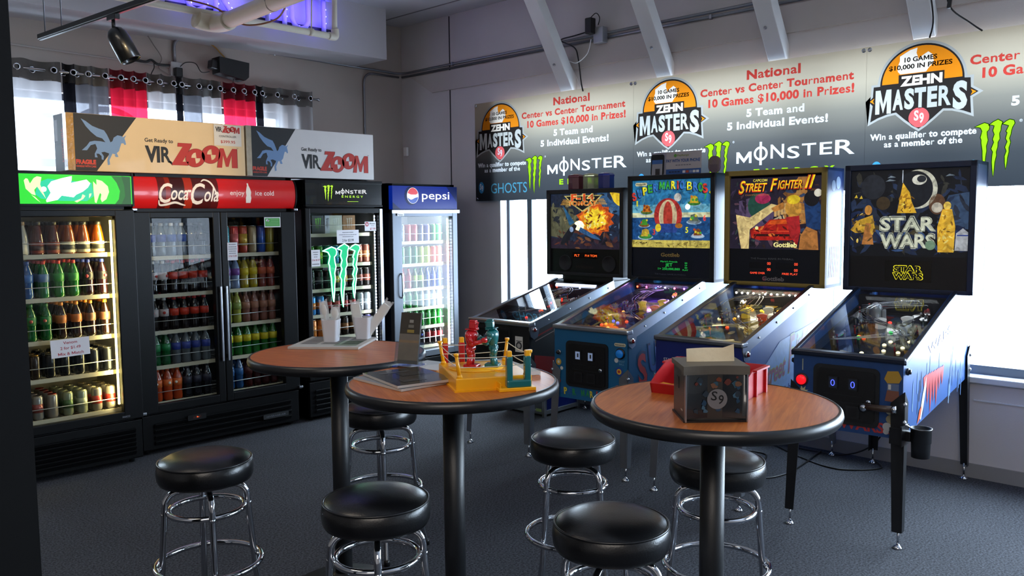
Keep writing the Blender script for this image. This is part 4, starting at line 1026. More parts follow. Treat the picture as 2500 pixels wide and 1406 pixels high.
def coin_door(root, zc, y, lit_c, digits=None):
    m = MB(FR_(-0.003, y, zc)); K1, K2 = mat('#17191d', 0.45, noise=0.1, bump=0.1), mat('#0d0e11', 0.4)
    m.prism(rrect(-0.165, -0.15, 0.165, 0.15, 0.03), 0, 0.008, K1); m.prism(rrect(-0.145, -0.13, 0.145, 0.13, 0.02), 0.008, 0.014, K2)
    d = m.build('coin_door', root)
    for s_ in (-1, 1):
        m = MB(FR_(-0.017, y, zc)); x = s_*0.05-0.01
        m.prism([(x-0.024, 0.03), (x+0.024, 0.03), (x+0.024, 0.092), (x-0.024, 0.092)], 0, 0.008, K1)
        m.rect(x-0.018, 0.036, x+0.018, 0.086, lit_c, 0.0085)
        if digits: m.text('0', x, 0.044, digits, 0.022, 0.034, 0.009, bold=-0.005)
        else: m.rect(x-0.004, 0.05, x+0.008, 0.075, mat('#3a3c44', 0.5), 0.009)
        m.build('coin_slot', d)
        m = MB(FR_(-0.017, y, zc)); m.prism(rrect(x-0.034, -0.115, x+0.034, -0.05, 0.006), 0, 0.004, K1); m.rect(x-0.022, -0.105, x+0.022, -0.06, K2, 0.0045); m.build('coin_return', d)
    m = MB(FR_(-0.017, y, zc)); m.box((-0.01, 0.0, 0.002), (0.19, 0.004, 0.004), K1); m.box((-0.01, -0.035, 0.002), (0.19, 0.004, 0.004), K1); m.build('door_rib', d)
    m = MB(FR_(-0.017, y, zc)); m.cyl((0.118, -0.02, 0), (0.118, -0.02, 0.012), 0.012, CHROME, 14); m.box((0.118, -0.02, 0.013), (0.003, 0.012, 0.003), K2); m.build('lock', d)
    return d
def button(root, x, z, r, c, ring, name='start_button'):
    m = MB(FR_(-0.003, -x, z)); m.lathe([(r*1.3, 0), (r*1.3, 0.006), (r*1.05, 0.010), (r, 0.010)], ring, n=24); m.lathe([(r, 0.009), (r, 0.016), (r*0.8, 0.022), (0, 0.024)], c, n=24)
    return m.build(name, root)
def playfield(root, h, seed, base, cols, ball_cols, warm, led, plastics=16):
    rnd = random.Random(seed)
    A = T(0, 0, PZ(0)) @ RY(-math.degrees(math.atan(GS-0.047)))
    hh = h-0.025
    m = MB(A); m.rect(0.06, -hh, 1.02, hh, mat(base, 0.2, noise=0.5, nscale=14, coat=0.6), 0)
    for k in range(46):
        x, y, r = rnd.uniform(0.2, 1.0), rnd.uniform(-hh+0.05, hh-0.05), rnd.uniform(0.012, 0.05)
        m.disc(x, y, r, mat(rnd.choice(cols), 0.2, coat=0.6), 0.0006+k*0.00002, n=14, ry=r*rnd.uniform(0.5, 1.4))
    pf = m.build('playfield', root)
    # walls round the field
    m = MB(A); wd = mat('#20222a', 0.5)
    m.bb((0.06, -hh-0.004, 0), (1.02, -hh+0.008, 0.05), wd); m.bb((0.06, hh-0.008, 0), (1.02, hh+0.004, 0.05), wd); m.bb((1.0, -hh, 0), (1.02, hh, 0.11), wd)
    m.build('field_wall', pf)
    # apron
    m = MB(A); m.prism([(0.06, -hh), (0.06, hh), (0.20, hh), (0.13, 0.05), (0.13, -0.05), (0.20, -hh+0.05)], 0.012, 0.016, mat(rnd.choice(cols), 0.35)); m.prism([(0.075, 0.10), (0.075, 0.2), (0.13, 0.2), (0.13, 0.10)], 0.016, 0.017, mat('#c8c8a8', 0.6)); m.build('apron', pf)
    for s_ in (-1, 1):
        m = MB(A); F_ = T(0.24, s_*0.105, 0.01) @ RZ(-s_*112)
        m.prism([(0, -0.011), (0.07, -0.006), (0.078, 0), (0.07, 0.006), (0, 0.011), (-0.011, 0)], 0, 0.02, mat('#d8d0c0', 0.4), F_); m.build('flipper', pf)
    for k in range(3):
        px, py = ((0.74, 0.05), (0.66, -0.10), (0.80, -0.08))[k]
        m = MB(A); m.lathe([(0.03, 0), (0.026, 0.03), (0.034, 0.045), (0.034, 0.05), (0.012, 0.058), (0, 0.058)], mat(rnd.choice(ball_cols), 0.25, emit=0.5), T(px, py, 0), 20); m.build('bumper', pf)
    for k in range(plastics):
        x, y = rnd.uniform(0.32, 0.97), rnd.choice((-1, 1))*rnd.uniform(0.10, hh-0.04); w, l, a = rnd.uniform(0.02, 0.05), rnd.uniform(0.05, 0.13), rnd.uniform(-35, 35)
        m = MB(A @ T(x, y, rnd.uniform(0.03, 0.06)) @ RZ(a)); m.prism([(-l/2, -w/2), (l/2, -w*0.3), (l/2, w/2), (0, w*0.7), (-l/2, w/3)], 0, 0.004, mat(rnd.choice(cols), 0.15, coat=0.5))
        for q in (-l*0.4, l*0.4): m.cyl((q, 0, -0.04), (q, 0, 0.012), 0.005, mat(rnd.choice(ball_cols), 0.2), 8)
        m.build('plastic_guard', pf)
    for k in range(3):
        y0 = rnd.uniform(-hh+0.08, hh-0.08); z0 = 0.07+0.012*k
        pts = smoothpath([(0.34, rnd.choice((-1, 1))*(hh-0.05), 0.05), (0.48, y0, z0), (0.65, -y0, z0+0.02), (0.82, -y0*0.6, z0+0.03), (0.92, y0, z0+0.02), (0.85, hh*0.7, z0)], 7)
        m = MB(A)
        for o in (-0.012, 0.012): m.tube([(p.x, p.y+o, p.z) for p in pts], 0.0022, CHROME, 6)
        m.build('wire_ramp', pf)
    for k in range(16):
        x, y = rnd.uniform(0.28, 0.95), rnd.uniform(-hh+0.05, hh-0.05); c = rnd.choice(warm)
        m = MB(A); m.lathe([(0.011, 0), (0.011, 0.005), (0.006, 0.009), (0, 0.010)], mat(c, 0.3, emit=2.2, emitc=c), T(x, y, 0.001), 12); m.build('lamp_insert', pf)
    n = len(led)
    for k, c in enumerate(led):
        y = hh*0.9-2*hh*0.9*k/(n-1) if n > 1 else 0
        m = MB(A); m.ball((0.985, y, 0.085), 0.007, mat(c, 0.3, emit=14, emitc=c), n=10, k=6); m.build('led', pf)
    return pf, A
def lamp(root, x, z, e, c, w=0.4):
    d = bpy.data.lights.new('cabinet_lamp', 'AREA'); d.shape = 'RECTANGLE'; d.size = w; d.size_y = 0.05; d.energy = e; d.color = c
    o = bpy.data.objects.new('cabinet_lamp', d); COL.objects.link(o); o.parent = root; o.location = (x, 0, z); o.rotation_euler = Vector((-0.6, 0, -1)).to_track_quat('-Z', 'Y').to_euler()

def dabs(m, x0, x1, y0, y1, cols, n, z, e, seed, size=0.02):
    """loose brush dabs that break up a printed background"""
    q = random.Random(seed)
    for k in range(n):
        x, y, a, w = q.uniform(x0, x1), q.uniform(y0, y1), q.uniform(0, pi), size*q.uniform(0.4, 1.3); t = w*q.uniform(0.15, 0.5); c, s_ = cos(a), sin(a)
        p = [(-w, 0), (-w*0.3, -t), (w*0.6, -t*0.7), (w, 0), (w*0.4, t), (-w*0.5, t*0.6)]
        P2 = [(x+c*u-s_*v, y+s_*u+c*v) for u, v in p]
        if min(b for b, _ in P2) > x0-0.004 and max(b for b, _ in P2) < x1+0.004 and min(b for _, b in P2) > y0-0.004 and max(b for _, b in P2) < y1+0.004: m.flat(P2, glow(q.choice(cols), e), z+0.0000012*k)
NAVY = mat('#16222e', 0.35, noise=0.1)
# ---- F-14 machine, nearest the corner
GOFF, GS = -0.018, 0.236
r, cab, bb, x0, bh, zt, h = pinball('black and red pinball machine with jet and explosion backglass, nearest the corner', 4.19, 4.187, 2.4, 0.46, 1.875, 0.568, 0.755, mat('#17191d', 0.4, noise=0.1), mat('#17191d', 0.4, noise=0.1), mat('#1a1c20', 0.4), LEGG, RAIL, True)
z0b = 1.185
m = MB(FR_(x0+0.018, 0, 0)); sc_ = 0.335
SKYD = glow('#2c3a58', 0.45, '#20242c')
m.prism([(-0.345, 1.40), (0.345, 1.40), (0.345, 1.845), (-0.345, 1.845)], -0.006, 0, SKYD)
m.flat([(-0.345, 1.50), (-0.20, 1.48), (-0.05, 1.56), (-0.12, 1.72), (-0.345, 1.74)], glow('#6a6a50', 0.45), 0.0005)
m.flat([(-0.345, 1.40), (0.345, 1.40), (0.345, 1.46), (0.1, 1.50), (-0.1, 1.46), (-0.345, 1.49)], glow('#33283a', 0.4), 0.0006)
m.flat([(0.15, 1.72), (0.345, 1.66), (0.345, 1.80), (0.2, 1.845), (0.12, 1.845)], glow('#3f6a98', 0.5), 0.0006)
dabs(m, -0.34, 0.34, 1.40, 1.56, ['#4a3038', '#6a3a2c', '#2a2c3c', '#8a5a3a', '#1c1e28'], 90, 0.0008, 0.45, 1, 0.035); dabs(m, -0.34, -0.02, 1.56, 1.84, ['#7a7a5c', '#4a4c44', '#9a8c60', '#2c3038'], 60, 0.0008, 0.45, 2, 0.03); dabs(m, 0.1, 0.34, 1.5, 1.84, ['#3a6490', '#23344c', '#6a8aa8', '#1c2434'], 50, 0.0008, 0.5, 3, 0.03)
burst = [(0.10+0.19*(1 if i % 2 else 0.80)*cos(i*pi/12), 1.635+0.135*(1 if i % 2 else 0.82)*sin(i*pi/12)) for i in range(24)]
m.flat(burst, glow('#c8521c', 0.8), 0.001); m.flat([(0.09+(a-0.10)*0.78, 1.63+(b-1.635)*0.82) for a, b in burst], glow('#f08a1c', 0.9), 0.0013); m.flat([(0.10+(a-0.10)*0.6, 1.64+(b-1.635)*0.62) for a, b in burst], glow('#f4c42c', 1.0), 0.0016)
dabs(m, -0.02, 0.22, 1.54, 1.73, ['#f8e060', '#d87a1c', '#b84a18', '#fff0a0', '#6a3418'], 60, 0.00175, 0.9, 4, 0.022)
m.disc(-0.055, 1.585, 0.05, glow('#fff2b0', 2.2), 0.0019, ry=0.04)
m.flat([(-0.225, 1.755), (-0.19, 1.72), (-0.10, 1.61), (-0.15, 1.585)], glow('#2f6a94', 0.5), 0.0022)
m.flat([(-0.04, 1.575), (0.12, 1.50), (0.165, 1.47), (0.08, 1.485), (-0.06, 1.54)], glow('#3c6a9c', 0.5), 0.0022)
m.flat([(-0.245, 1.43), (-0.225, 1.485), (-0.16, 1.56), (-0.10, 1.60), (-0.075, 1.585), (-0.10, 1.54), (-0.155, 1.47), (-0.21, 1.432)], glow('#20222c', 0.4), 0.0024)
m.disc(-0.13, 1.555, 0.02, glow('#8aa4c8', 0.7), 0.0027, ry=0.022)
m.flat([(0.24, 1.845), (0.345, 1.83), (0.345, 1.73), (0.31, 1.745), (0.28, 1.77), (0.265, 1.80)], glow('#ecc02c', 0.9), 0.0012)
m.flat([(-0.205, 1.825), (0.175, 1.825), (0.09, 1.752), (0.03, 1.716), (-0.02, 1.695), (-0.06, 1.716), (-0.12, 1.752)], glow('#d8c878', 0.6), 0.0030); m.flat([(-0.185, 1.818), (0.155, 1.818), (0.07, 1.752), (-0.02, 1.706), (-0.10, 1.752)], glow('#1c1c20', 0.3), 0.0033)
for k in range(4): m.bb((-0.24+0.008*k, 1.752+k*0.012, 0.0031), (0.215-0.008*k, 1.758+k*0.012, 0.0032), glow('#d8a03c', 0.6))
m.text('F-14', -0.02, 1.783, glow('#f8e08c', 0.9), 0.235, 0.052, 0.0036, bold=0.06); m.text('F-14', -0.02, 1.783, glow('#d8461c', 0.8), 0.225, 0.052, 0.0040, bold=0.035)
m.text('TOMCAT', -0.022, 1.745, glow('#f8e08c', 0.9), 0.285, 0.034, 0.0036, bold=0.06); m.text('TOMCAT', -0.022, 1.745, glow('#d8661c', 0.8), 0.277, 0.034, 0.0040, bold=0.03)
m.build('backglass', bb)
m = MB(FR_(x0+0.018, 0, 0)); m.prism([(-0.345, 1.205), (0.345, 1.205), (0.345, 1.40), (-0.345, 1.40)], -0.006, 0.001, mat('#0e0f12', 0.3)); sp_ = m.build('speaker_panel', bb)
for sx_ in (-1, 1):
    m = MB(FR_(x0+0.016, 0, 0)); m.lathe([(0.065, 0), (0.065, 0.004), (0.058, 0.006), (0.056, 0.002), (0.0, 0.001)], mat('#16171a', 0.6, bump=0.5, bscale=400), T(sx_*0.215+0.02, 1.285, 0), 28); m.build('speaker', sp_)
m = MB(FR_(x0+0.0165, 0, 0)); m.rect(-0.125, 1.325, 0.125, 1.37, mat('#140808', 0.2), 0.0004); m.text('FLT', -0.075, 1.338, lit('#ff5a20', 2.5), 0.05, 0.018, 0.001); m.text('F14 TOM', 0.062, 1.338, lit('#ff5a20', 2.5), 0.115, 0.018, 0.001)
m.build('score_display', sp_)
m = MB(FR_(x0+0.0165, 0, 0)); m.text('Williams', 0.0, 1.245, mat('#3c2a2a', 0.4), 0.17, 0.024, 0.0006, shear=0.3); m.build('maker_lettering', sp_)
m = MB(SR_(0, -h-0.0012, 0)); R1, R2_ = mat('#8a1c1c', 0.4), mat('#b08a2c', 0.4)
m.flat([(0.05, 0.52), (0.9, 0.60), (0.9, 0.78), (0.28, 0.66), (0.05, 0.70)], R1, 0)
for k in range(4): m.flat([(0.32+0.05*k, 0.555+0.02*k), (0.8, 0.62+0.022*k), (0.8, 0.63+0.022*k), (0.33+0.05*k, 0.567+0.02*k)], R2_, 0.0006)
m.flat([(0.06, 0.82), (0.8, 1.00), (0.8, 1.012), (0.06, 0.832)], R1, 0); m.flat([(0.06, 0.795), (0.8, 0.975), (0.8, 0.98), (0.06, 0.80)], mat('#b8a8a0', 0.4), 0)
m.build('side_art', cab)
m = MB(FR_(-0.0035, 0, 0)); m.flat([(-0.28, 0.49), (0.28, 0.49), (0.28, 0.60), (-0.28, 0.60)], R1, 0)
m.build('front_stripe', cab)
coin_door(r, 0.735, 0.05, mat('#3a4a5c', 0.4, emit=0.1))
m = MB(FR_(-0.004, 0, 0)); m.rect(0.155, 0.72, 0.225, 0.83, mat('#dcdcd8', 0.5), 0.0005); m.disc(0.19, 0.765, 0.028, mat('#3a3c40', 0.5), 0.001); m.rect(0.165, 0.795, 0.215, 0.80, mat('#3a3c40', 0.5), 0.001); m.disc(0.19, 0.765, 0.016, mat('#b8b8b4', 0.5), 0.0014); m.build('sticker', r)
playfield(r, h, 3, '#1c2234', ['#242a3c', '#b03a28', '#3a5a94', '#c8c0a8', '#30343c'], ['#b03030', '#d8d4c8'], ['#ff3010', '#ff6030', '#ffd8a0'], ['#ff4030', '#c8d0ff', '#ff4030'])
lamp(r, 0.9, 1.13, 0.35, (0.7, 0.75, 1.0))

GOFF, GS = 0.0, 0.262
# ---- blue machine with letter-coloured sign
CYB = mat('#1b5f8c', 0.4, noise=0.12, nscale=5)
r, cab, bb, x0, bh, zt, h = pinball('bright blue pinball machine with multicoloured block letters along its front', 4.19, 3.363, 3.6, 0.465, 1.955, 0.568, 0.715, CYB, CYB, mat('#17324a', 0.4), LEGG, RAIL, True, frame_m=mat('#12161c', 0.35))
m = MB(FR_(x0+0.018, 0, 0)); X0, X1, Y0, Y1 = -0.33, 0.33, 1.425, 1.918
E_ = 0.62
m.prism([(X0, Y0), (X1, Y0), (X1, Y1), (X0, Y1)], -0.006, 0, glow('#2a78a8', E_))
m.rect(X0, 1.65, X1, 1.74, glow('#6ab0c8', E_), 0.0004); m.rect(X0, 1.63, X1, 1.68, glow('#d8dcb0', E_), 0.0006); m.rect(X0, Y0, X1, 1.645, glow('#1c4f88', E_), 0.0008); m.rect(X0, Y0, X1, 1.48, glow('#d0c05c', E_), 0.001)
rn = random.Random(5)
for k in range(14): m.flat([(X0+0.02+k*0.045, 1.44+rn.uniform(0, .02)), (X0+0.05+k*0.045, 1.45+rn.uniform(0, .02)), (X0+0.04+k*0.045, 1.455)], glow('#3a3420', 0.3), 0.0012)
dabs(m, X0, X1, 1.49, 1.64, ['#24589a', '#1a4478', '#3c7ab4', '#2c64a0'], 60, 0.0009, 0.5, 5, 0.03); dabs(m, X0, X1, 1.70, 1.91, ['#3486b0', '#2468a0', '#4a9cc0'], 60, 0.0009, 0.55, 6, 0.035); dabs(m, X0, X1, 1.43, 1.48, ['#e0d070', '#b8a448', '#8a7a34'], 50, 0.0011, 0.5, 7, 0.02)
def island(cx, cy, w, c1_, c2_, c3_):
    m.disc(cx, cy, w, glow('#9cc0dc', E_), 0.0014, ry=w*0.28); m.disc(cx, cy+w*0.1, w*0.85, glow(c1_, E_), 0.0017, ry=w*0.3)
    m.flat([(cx-w*0.6, cy+w*0.1), (cx+w*0.6, cy+w*0.1), (cx+w*0.45, cy+w*0.8), (cx+w*0.1, cy+w*1.0), (cx-w*0.4, cy+w*0.85)], glow(c2_, E_), 0.0020)
    for q in range(4): m.disc(cx+rn.uniform(-.5, .5)*w, cy+rn.uniform(.2, .9)*w, w*0.16, glow(rn.choice((c3_, '#d8c838', '#4aa03c')), E_), 0.0023+q*.0001)
island(-0.20, 1.68, 0.06, '#5a7a3c', '#c8741c', '#8a3c18'); island(-0.22, 1.585, 0.05, '#8a5a24', '#4a9a30', '#c84a28'); island(-0.21, 1.50, 0.065, '#3c8a3c', '#c8a83c', '#c85a28')
island(0.19, 1.74, 0.06, '#3c8a3c', '#d0b02c', '#c87a28'); island(0.19, 1.61, 0.06, '#7a8a94', '#5a6a5c', '#8ad83c'); island(0.22, 1.51, 0.055, '#b8c8d8', '#8a5030', '#c84a28')
m.disc(0.14, 1.72, 0.02, glow('#ffffff', 2.0), 0.003)
# plain striped ball standing in for the centre picture
m.disc(-0.02, 1.66, 0.115, glow('#b83430', E_), 0.0030, ry=0.125); m.disc(-0.02, 1.655, 0.075, glow('#d8c49a', E_), 0.0033, ry=0.118); m.disc(-0.02, 1.65, 0.038, glow('#b83c30', E_), 0.0036, ry=0.112)
m.flat([(-0.12, 1.60), (0.08, 1.60), (0.05, 1.535), (-0.09, 1.535)], glow('#2c4a94', E_), 0.0039); m.disc(0.07, 1.585, 0.03, glow('#b8742c', E_), 0.0042, ry=0.018); m.disc(-0.10, 1.57, 0.024, glow('#e8c82c', 0.8), 0.0042, ry=0.03); m.disc(0.06, 1.79, 0.03, glow('#c8c8c0', E_), 0.0036)
LET = {'r': glow('#d83a30', 0.8), 'b': glow('#3c7ad0', 0.7), 'y': glow('#ecdc28', 1.0), 'g': glow('#38a83c', 0.7)}; KO = glow('#1c2438', 0.2)
def letters_row(txt, cols, pts, hgt, z=0.0045):
    for ch, c, (px, py, rt) in zip(txt, cols, pts):
        q = {'I': 0.28, '.': 0.25, 'M': 1.2}.get(ch, 1.0)
        m.text(ch, px-0.004, py-0.004, KO, hgt*0.78*q, hgt*1.06, z, bold=0.05, rot=rt); m.text(ch, px, py, LET[c], hgt*0.66*q, hgt, z+0.0005, bold=0.04, rot=rt)
letters_row('SUPER', 'rbygb', [(-0.298, 1.775, 18), (-0.252, 1.797, 14), (-0.208, 1.815, 10), (-0.165, 1.830, 6), (-0.122, 1.838, 4)], 0.055)
letters_row('MARIO', 'ggyrb', [(-0.07, 1.85, -2), (-0.02, 1.853, 0), (0.025, 1.852, 0), (0.062, 1.85, 0), (0.095, 1.85, 0)], 0.055)
letters_row('BROS.', 'ybgry', [(0.155, 1.84, 0), (0.205, 1.835, 4), (0.245, 1.828, 6), (0.282, 1.82, 10), (0.315, 1.815, 0)], 0.06)
for ch, c, px, py in (('1', 'y', -0.28, 1.73), ('3', 'r', -0.135, 1.52), ('5', 'y', 0.135, 1.535), ('6', 'r', 0.275, 1.62), ('7', 'g', 0.28, 1.77)): m.text(ch, px, py, LET[c], 0.012 if ch == '1' else 0.022, 0.04, 0.0045, bold=0.02)
m.prism(rrect(-0.295, 1.878, -0.195, 1.903, 0.011), 0.0045, 0.005, glow('#d8d4a8', 0.6)); m.text('Nintendo', -0.245, 1.885, glow('#4a3a20', 0.2), 0.085, 0.013, 0.0055, bold=0.02)
m.build('backglass', bb)
m = MB(FR_(x0+0.018, 0, 0)); m.prism([(-0.33, 1.205), (0.33, 1.205), (0.33, 1.425), (-0.33, 1.425)], -0.006, 0.001, mat('#101828', 0.25)); sp_ = m.build('speaker_panel', bb)
GD = lit('#20c850', 1.1)
m = MB(FR_(x0+0.0165, 0, 0)); m.rect(-0.16, 1.25, 0.17, 1.335, mat('#0c1424', 0.2), 0.0004)
m.text("Mario's Friends", -0.01, 1.318, GD, 0.14, 0.011, 0.001); m.text('JET', -0.01, 1.288, GD, 0.06, 0.023, 0.001); m.text('1> 250,000,000', -0.01, 1.262, GD, 0.18, 0.016, 0.001); m.text('00', 0.13, 1.31, GD, 0.02, 0.011, 0.001); m.text('OF', 0.13, 1.293, GD, 0.02, 0.011, 0.001); m.text('00', 0.13, 1.276, GD, 0.02, 0.011, 0.001); m.text('PLAY', 0.125, 1.26, GD, 0.045, 0.010, 0.001)
m.build('score_display', sp_)
m = MB(FR_(x0+0.0165, 0, 0)); m.text('Gottlieb', 0.0, 1.36, mat('#8a7440', 0.4, emit=0.1), 0.155, 0.026, 0.0006, bold=0.03); m.text('THE Premier NAME IN PINBALL', 0.0, 1.225, mat('#4a5060', 0.4, emit=0.05), 0.26, 0.010, 0.0006); m.build('maker_lettering', sp_)
m = MB(FR_(-0.0035, 0, 0)); FL2 = {'r': mat('#b83a34', 0.4), 'b': mat('#2c5aa0', 0.4), 'y': mat('#d8c83c', 0.4), 'g': mat('#2c8a4a', 0.4)}
for i, (ch, c) in enumerate(zip('SUPER MARIO BROS', 'rbybg ggyrg bygr')):
    if ch == ' ': m.build('front_lettering', cab); m = MB(FR_(-0.0035, 0, 0)); continue
    m.text(ch, -0.262+0.035*i, 0.492+0.004*(i % 2), FL2[c], 0.010 if ch == 'I' else 0.026, 0.042, 0.0004, bold=0.04, rot=6*(-1)**i)
m.build('front_lettering', cab)
for cl in (((-0.25, 0.70, '#c8a03c', 0.022), (-0.25, 0.70, '#d8d8c8', 0.010)), ((-0.225, 0.66, '#d8d8d0', 0.012),), ((-0.25, 0.575, '#b84438', 0.018), (-0.25, 0.575, '#d0b890', 0.009)), ((0.205, 0.755, '#c8ccd0', 0.015),), ((0.225, 0.685, '#2c4a94', 0.030), (0.225, 0.685, '#d8b03c', 0.018), (0.225, 0.685, '#b83430', 0.009)), ((0.215, 0.575, '#c85a30', 0.022), (0.215, 0.575, '#d8d8d0', 0.010))):
    m = MB(FR_(-0.0035, 0, 0))
    for i, (px, pz, c, rr) in enumerate(cl): m.disc(px, pz, rr, mat(c, 0.4), 0.0004+0.0002*i, n=18)
    m.build('decal', cab)
m = MB(FR_(-0.0035, 0, 0)); m.prism(rrect(0.19, 0.845, 0.275, 0.866, 0.010), 0.0004, 0.001, mat('#d0ccb0', 0.4)); m.text('Nintendo', 0.2325, 0.85, mat('#3a3020', 0.5), 0.07, 0.011, 0.0014, bold=0.02); m.build('maker_badge', cab)
m = MB(FR_(-0.0035, 0, 0)); m.text('SHOOT', 0.245, 0.745, mat('#7aa8c8', 0.5), 0.045, 0.012, 0.0006); m.text('BALL', 0.245, 0.728, mat('#7aa8c8', 0.5), 0.035, 0.012, 0.0006); m.build('button_lettering', cab)
m = MB(SR_(0, -h-0.0012, 0))
for ch, c, px, pz, rt, hg in (('S', 'r', 0.19, 0.58, 8, 0.20), ('U', 'b', 0.32, 0.66, 8, 0.17), ('P', 'y', 0.44, 0.66, 10, 0.20), ('E', 'g', 0.57, 0.70, 10, 0.18), ('R', 'b', 0.69, 0.72, 12, 0.18)):
    m.text(ch, px, pz, mat('#2a3c64', 0.4), 0.12, hg*1.06, 0.0004, bold=0.05, rot=rt); m.text(ch, px, pz, FL2[c], 0.10, hg, 0.0008, bold=0.03, rot=rt)
m.build('side_lettering', cab); m = MB(SR_(0, -h-0.0012, 0))
for (px, pz, c, rr) in ((0.42, 0.565, '#b84438', 0.035), (0.40, 0.61, '#d8d8d0', 0.018), (0.47, 0.53, '#c85a48', 0.02), (0.25, 0.52, '#8ab4d0', 0.03)): m.disc(px, pz, rr, mat(c, 0.4), 0.0006, n=18)
m.flat([(0.55, 0.80), (1.3, 0.98), (1.3, 1.06), (0.6, 0.93)], mat('#8cc4dc', 0.4), 0.0003)
m.build('side_art', cab)
coin_door(r, 0.70, 0.02, mat('#9ab0d8', 0.4, emit=0.25))
button(r, 0.235, 0.80, 0.027, mat('#1c78d0', 0.25, emit=0.12), BLACKP, 'launch_button'); button(r, -0.245, 0.765, 0.013, BLACKP, STEEL)
playfield(r, h, 11, '#221c44', ['#2c2460', '#d8742c', '#e0b83c', '#5a3c8a', '#c8503c', '#c8c8b0'], ['#d03c4a', '#e0b84c', '#7a4ad0'], ['#ff8a20', '#ffb050', '#4a60ff', '#ff5030'], ['#ff5030', '#ff4060', '#3aa0ff', '#ffffff', '#ff5070', '#b060ff', '#ff8050'])
lamp(r, 0.93, 1.155, 1.2, (0.62, 0.35, 1.0)); lamp(r, 0.35, 1.0, 0.35, (1.0, 0.65, 0.3), 0.2)

# ---- deep blue machine with gold-edged head
DBL = mat('#16246a', 0.4, noise=0.1, nscale=4)
r, cab, bb, x0, bh, zt, h = pinball('deep blue pinball machine with gold-edged head and red car picture', 4.19, 2.568, 3.0, 0.48, 1.955, 0.552, 0.70, DBL, mat('#3a5a9c', 0.4, noise=0.25, nscale=5), mat('#24407c', 0.4, noise=0.1), LEGG, mat('#8f9298', 0.3, 1.0), True, frame_m=mat('#8a7434', 0.45, noise=0.1))
m = MB(FR_(x0+0.018, 0, 0)); E_ = 0.55
m.prism([(-0.325, 1.43), (0.325, 1.43), (0.325, 1.905), (-0.325, 1.905)], -0.006, 0, glow('#2a2438', 0.35))
m.flat([(-0.25, 1.75), (-0.06, 1.80), (0.0, 1.66), (-0.02, 1.58), (-0.25, 1.56)], glow('#5a4a6a', E_), 0.0004)
m.flat([(0.02, 1.66), (0.11, 1.82), (0.16, 1.90), (0.22, 1.90), (0.22, 1.60), (0.06, 1.58)], glow('#b0783c', E_), 0.0006)
for k in range(6): m.bb((0.0+k*0.022, 1.645+k*0.006, 0.0008), (0.018+k*0.022, 1.69+k*0.014, 0.001), glow('#d8b070', E_))
m.flat([(-0.06, 1.60), (0.06, 1.66), (0.09, 1.60), (0.0, 1.58)], glow('#c8b890', E_), 0.0008)
dabs(m, -0.32, 0.0, 1.44, 1.88, ['#4a3c5a', '#2c2c44', '#6a4a58', '#3c4c4c', '#241c2c'], 90, 0.0009, 0.42, 8, 0.035); dabs(m, 0.0, 0.32, 1.44, 1.88, ['#8a5c30', '#5a3a2c', '#b88a4c', '#2c2434', '#3a4a6a'], 90, 0.0009, 0.45, 9, 0.035); dabs(m, -0.30, 0.30, 1.435, 1.50, ['#1c1a24', '#2c2434', '#3a2a24'], 40, 0.0010, 0.35, 10, 0.03)
car = [(-0.16, 1.505), (-0.165, 1.555), (-0.13, 1.575), (-0.07, 1.585), (-0.03, 1.625), (0.09, 1.632), (0.13, 1.60), (0.16, 1.57), (0.165, 1.505), (0.12, 1.49), (-0.1, 1.488)]
m.flat(car, glow('#b82018', 0.6), 0.0012); m.flat([(-0.05, 1.592), (-0.02, 1.62), (0.08, 1.625), (0.10, 1.598)], glow('#e0581c', 0.6), 0.0015); m.rect(-0.14, 1.515, 0.14, 1.53, glow('#3a1412', 0.3), 0.0015); m.rect(-0.14, 1.545, 0.14, 1.552, glow('#e04a2c', 0.6), 0.0015); m.disc(-0.12, 1.57, 0.012, glow('#e8dc8c', 0.9), 0.0018)
dabs(m, -0.16, 0.16, 1.495, 1.60, ['#d84a20', '#8a1410', '#e87a30', '#5a1010'], 40, 0.0019, 0.55, 11, 0.02)
# colour patches standing in for the figures
m.disc(-0.11, 1.72, 0.075, glow('#2a5a4c', 0.4), 0.001, ry=0.09); m.disc(-0.08, 1.765, 0.055, glow('#b02c5a', E_), 0.0013, ry=0.035)
m.flat([(-0.23, 1.43), (-0.175, 1.43), (-0.17, 1.56), (0.0, 1.685), (0.02, 1.72), (-0.02, 1.73), (-0.17, 1.64), (-0.27, 1.66), (-0.26, 1.58)], glow('#d8c080', 0.7), 0.0021)
m.flat([(-0.02, 1.70), (0.06, 1.74), (0.07, 1.70), (0.0, 1.675)], glow('#c8843c', 0.6), 0.0022)
m.disc(0.13, 1.70, 0.055, glow('#c89038', 0.6), 0.0021, ry=0.06); m.disc(0.13, 1.755, 0.045, glow('#e0c028', 0.7), 0.0024, ry=0.03); m.flat([(0.08, 1.64), (0.17, 1.65), (0.18, 1.55), (0.16, 1.45), (0.11, 1.52)], glow('#b02428', E_), 0.0021)
m.flat([(0.20, 1.74), (0.27, 1.78), (0.32, 1.70), (0.325, 1.56), (0.22, 1.56)], glow('#1c3c6c', E_), 0.0021); m.disc(0.25, 1.76, 0.05, glow('#1c1a20', 0.3), 0.0024, ry=0.05); m.flat([(0.17, 1.43), (0.30, 1.43), (0.29, 1.55), (0.22, 1.58), (0.18, 1.52)], glow('#b8783c', E_), 0.0024); m.disc(0.29, 1.795, 0.025, glow('#d8d4c0', 0.7), 0.0028)
TY, TR_ = glow('#f0c81c', 1.0), glow('#d83a1c', 0.8)
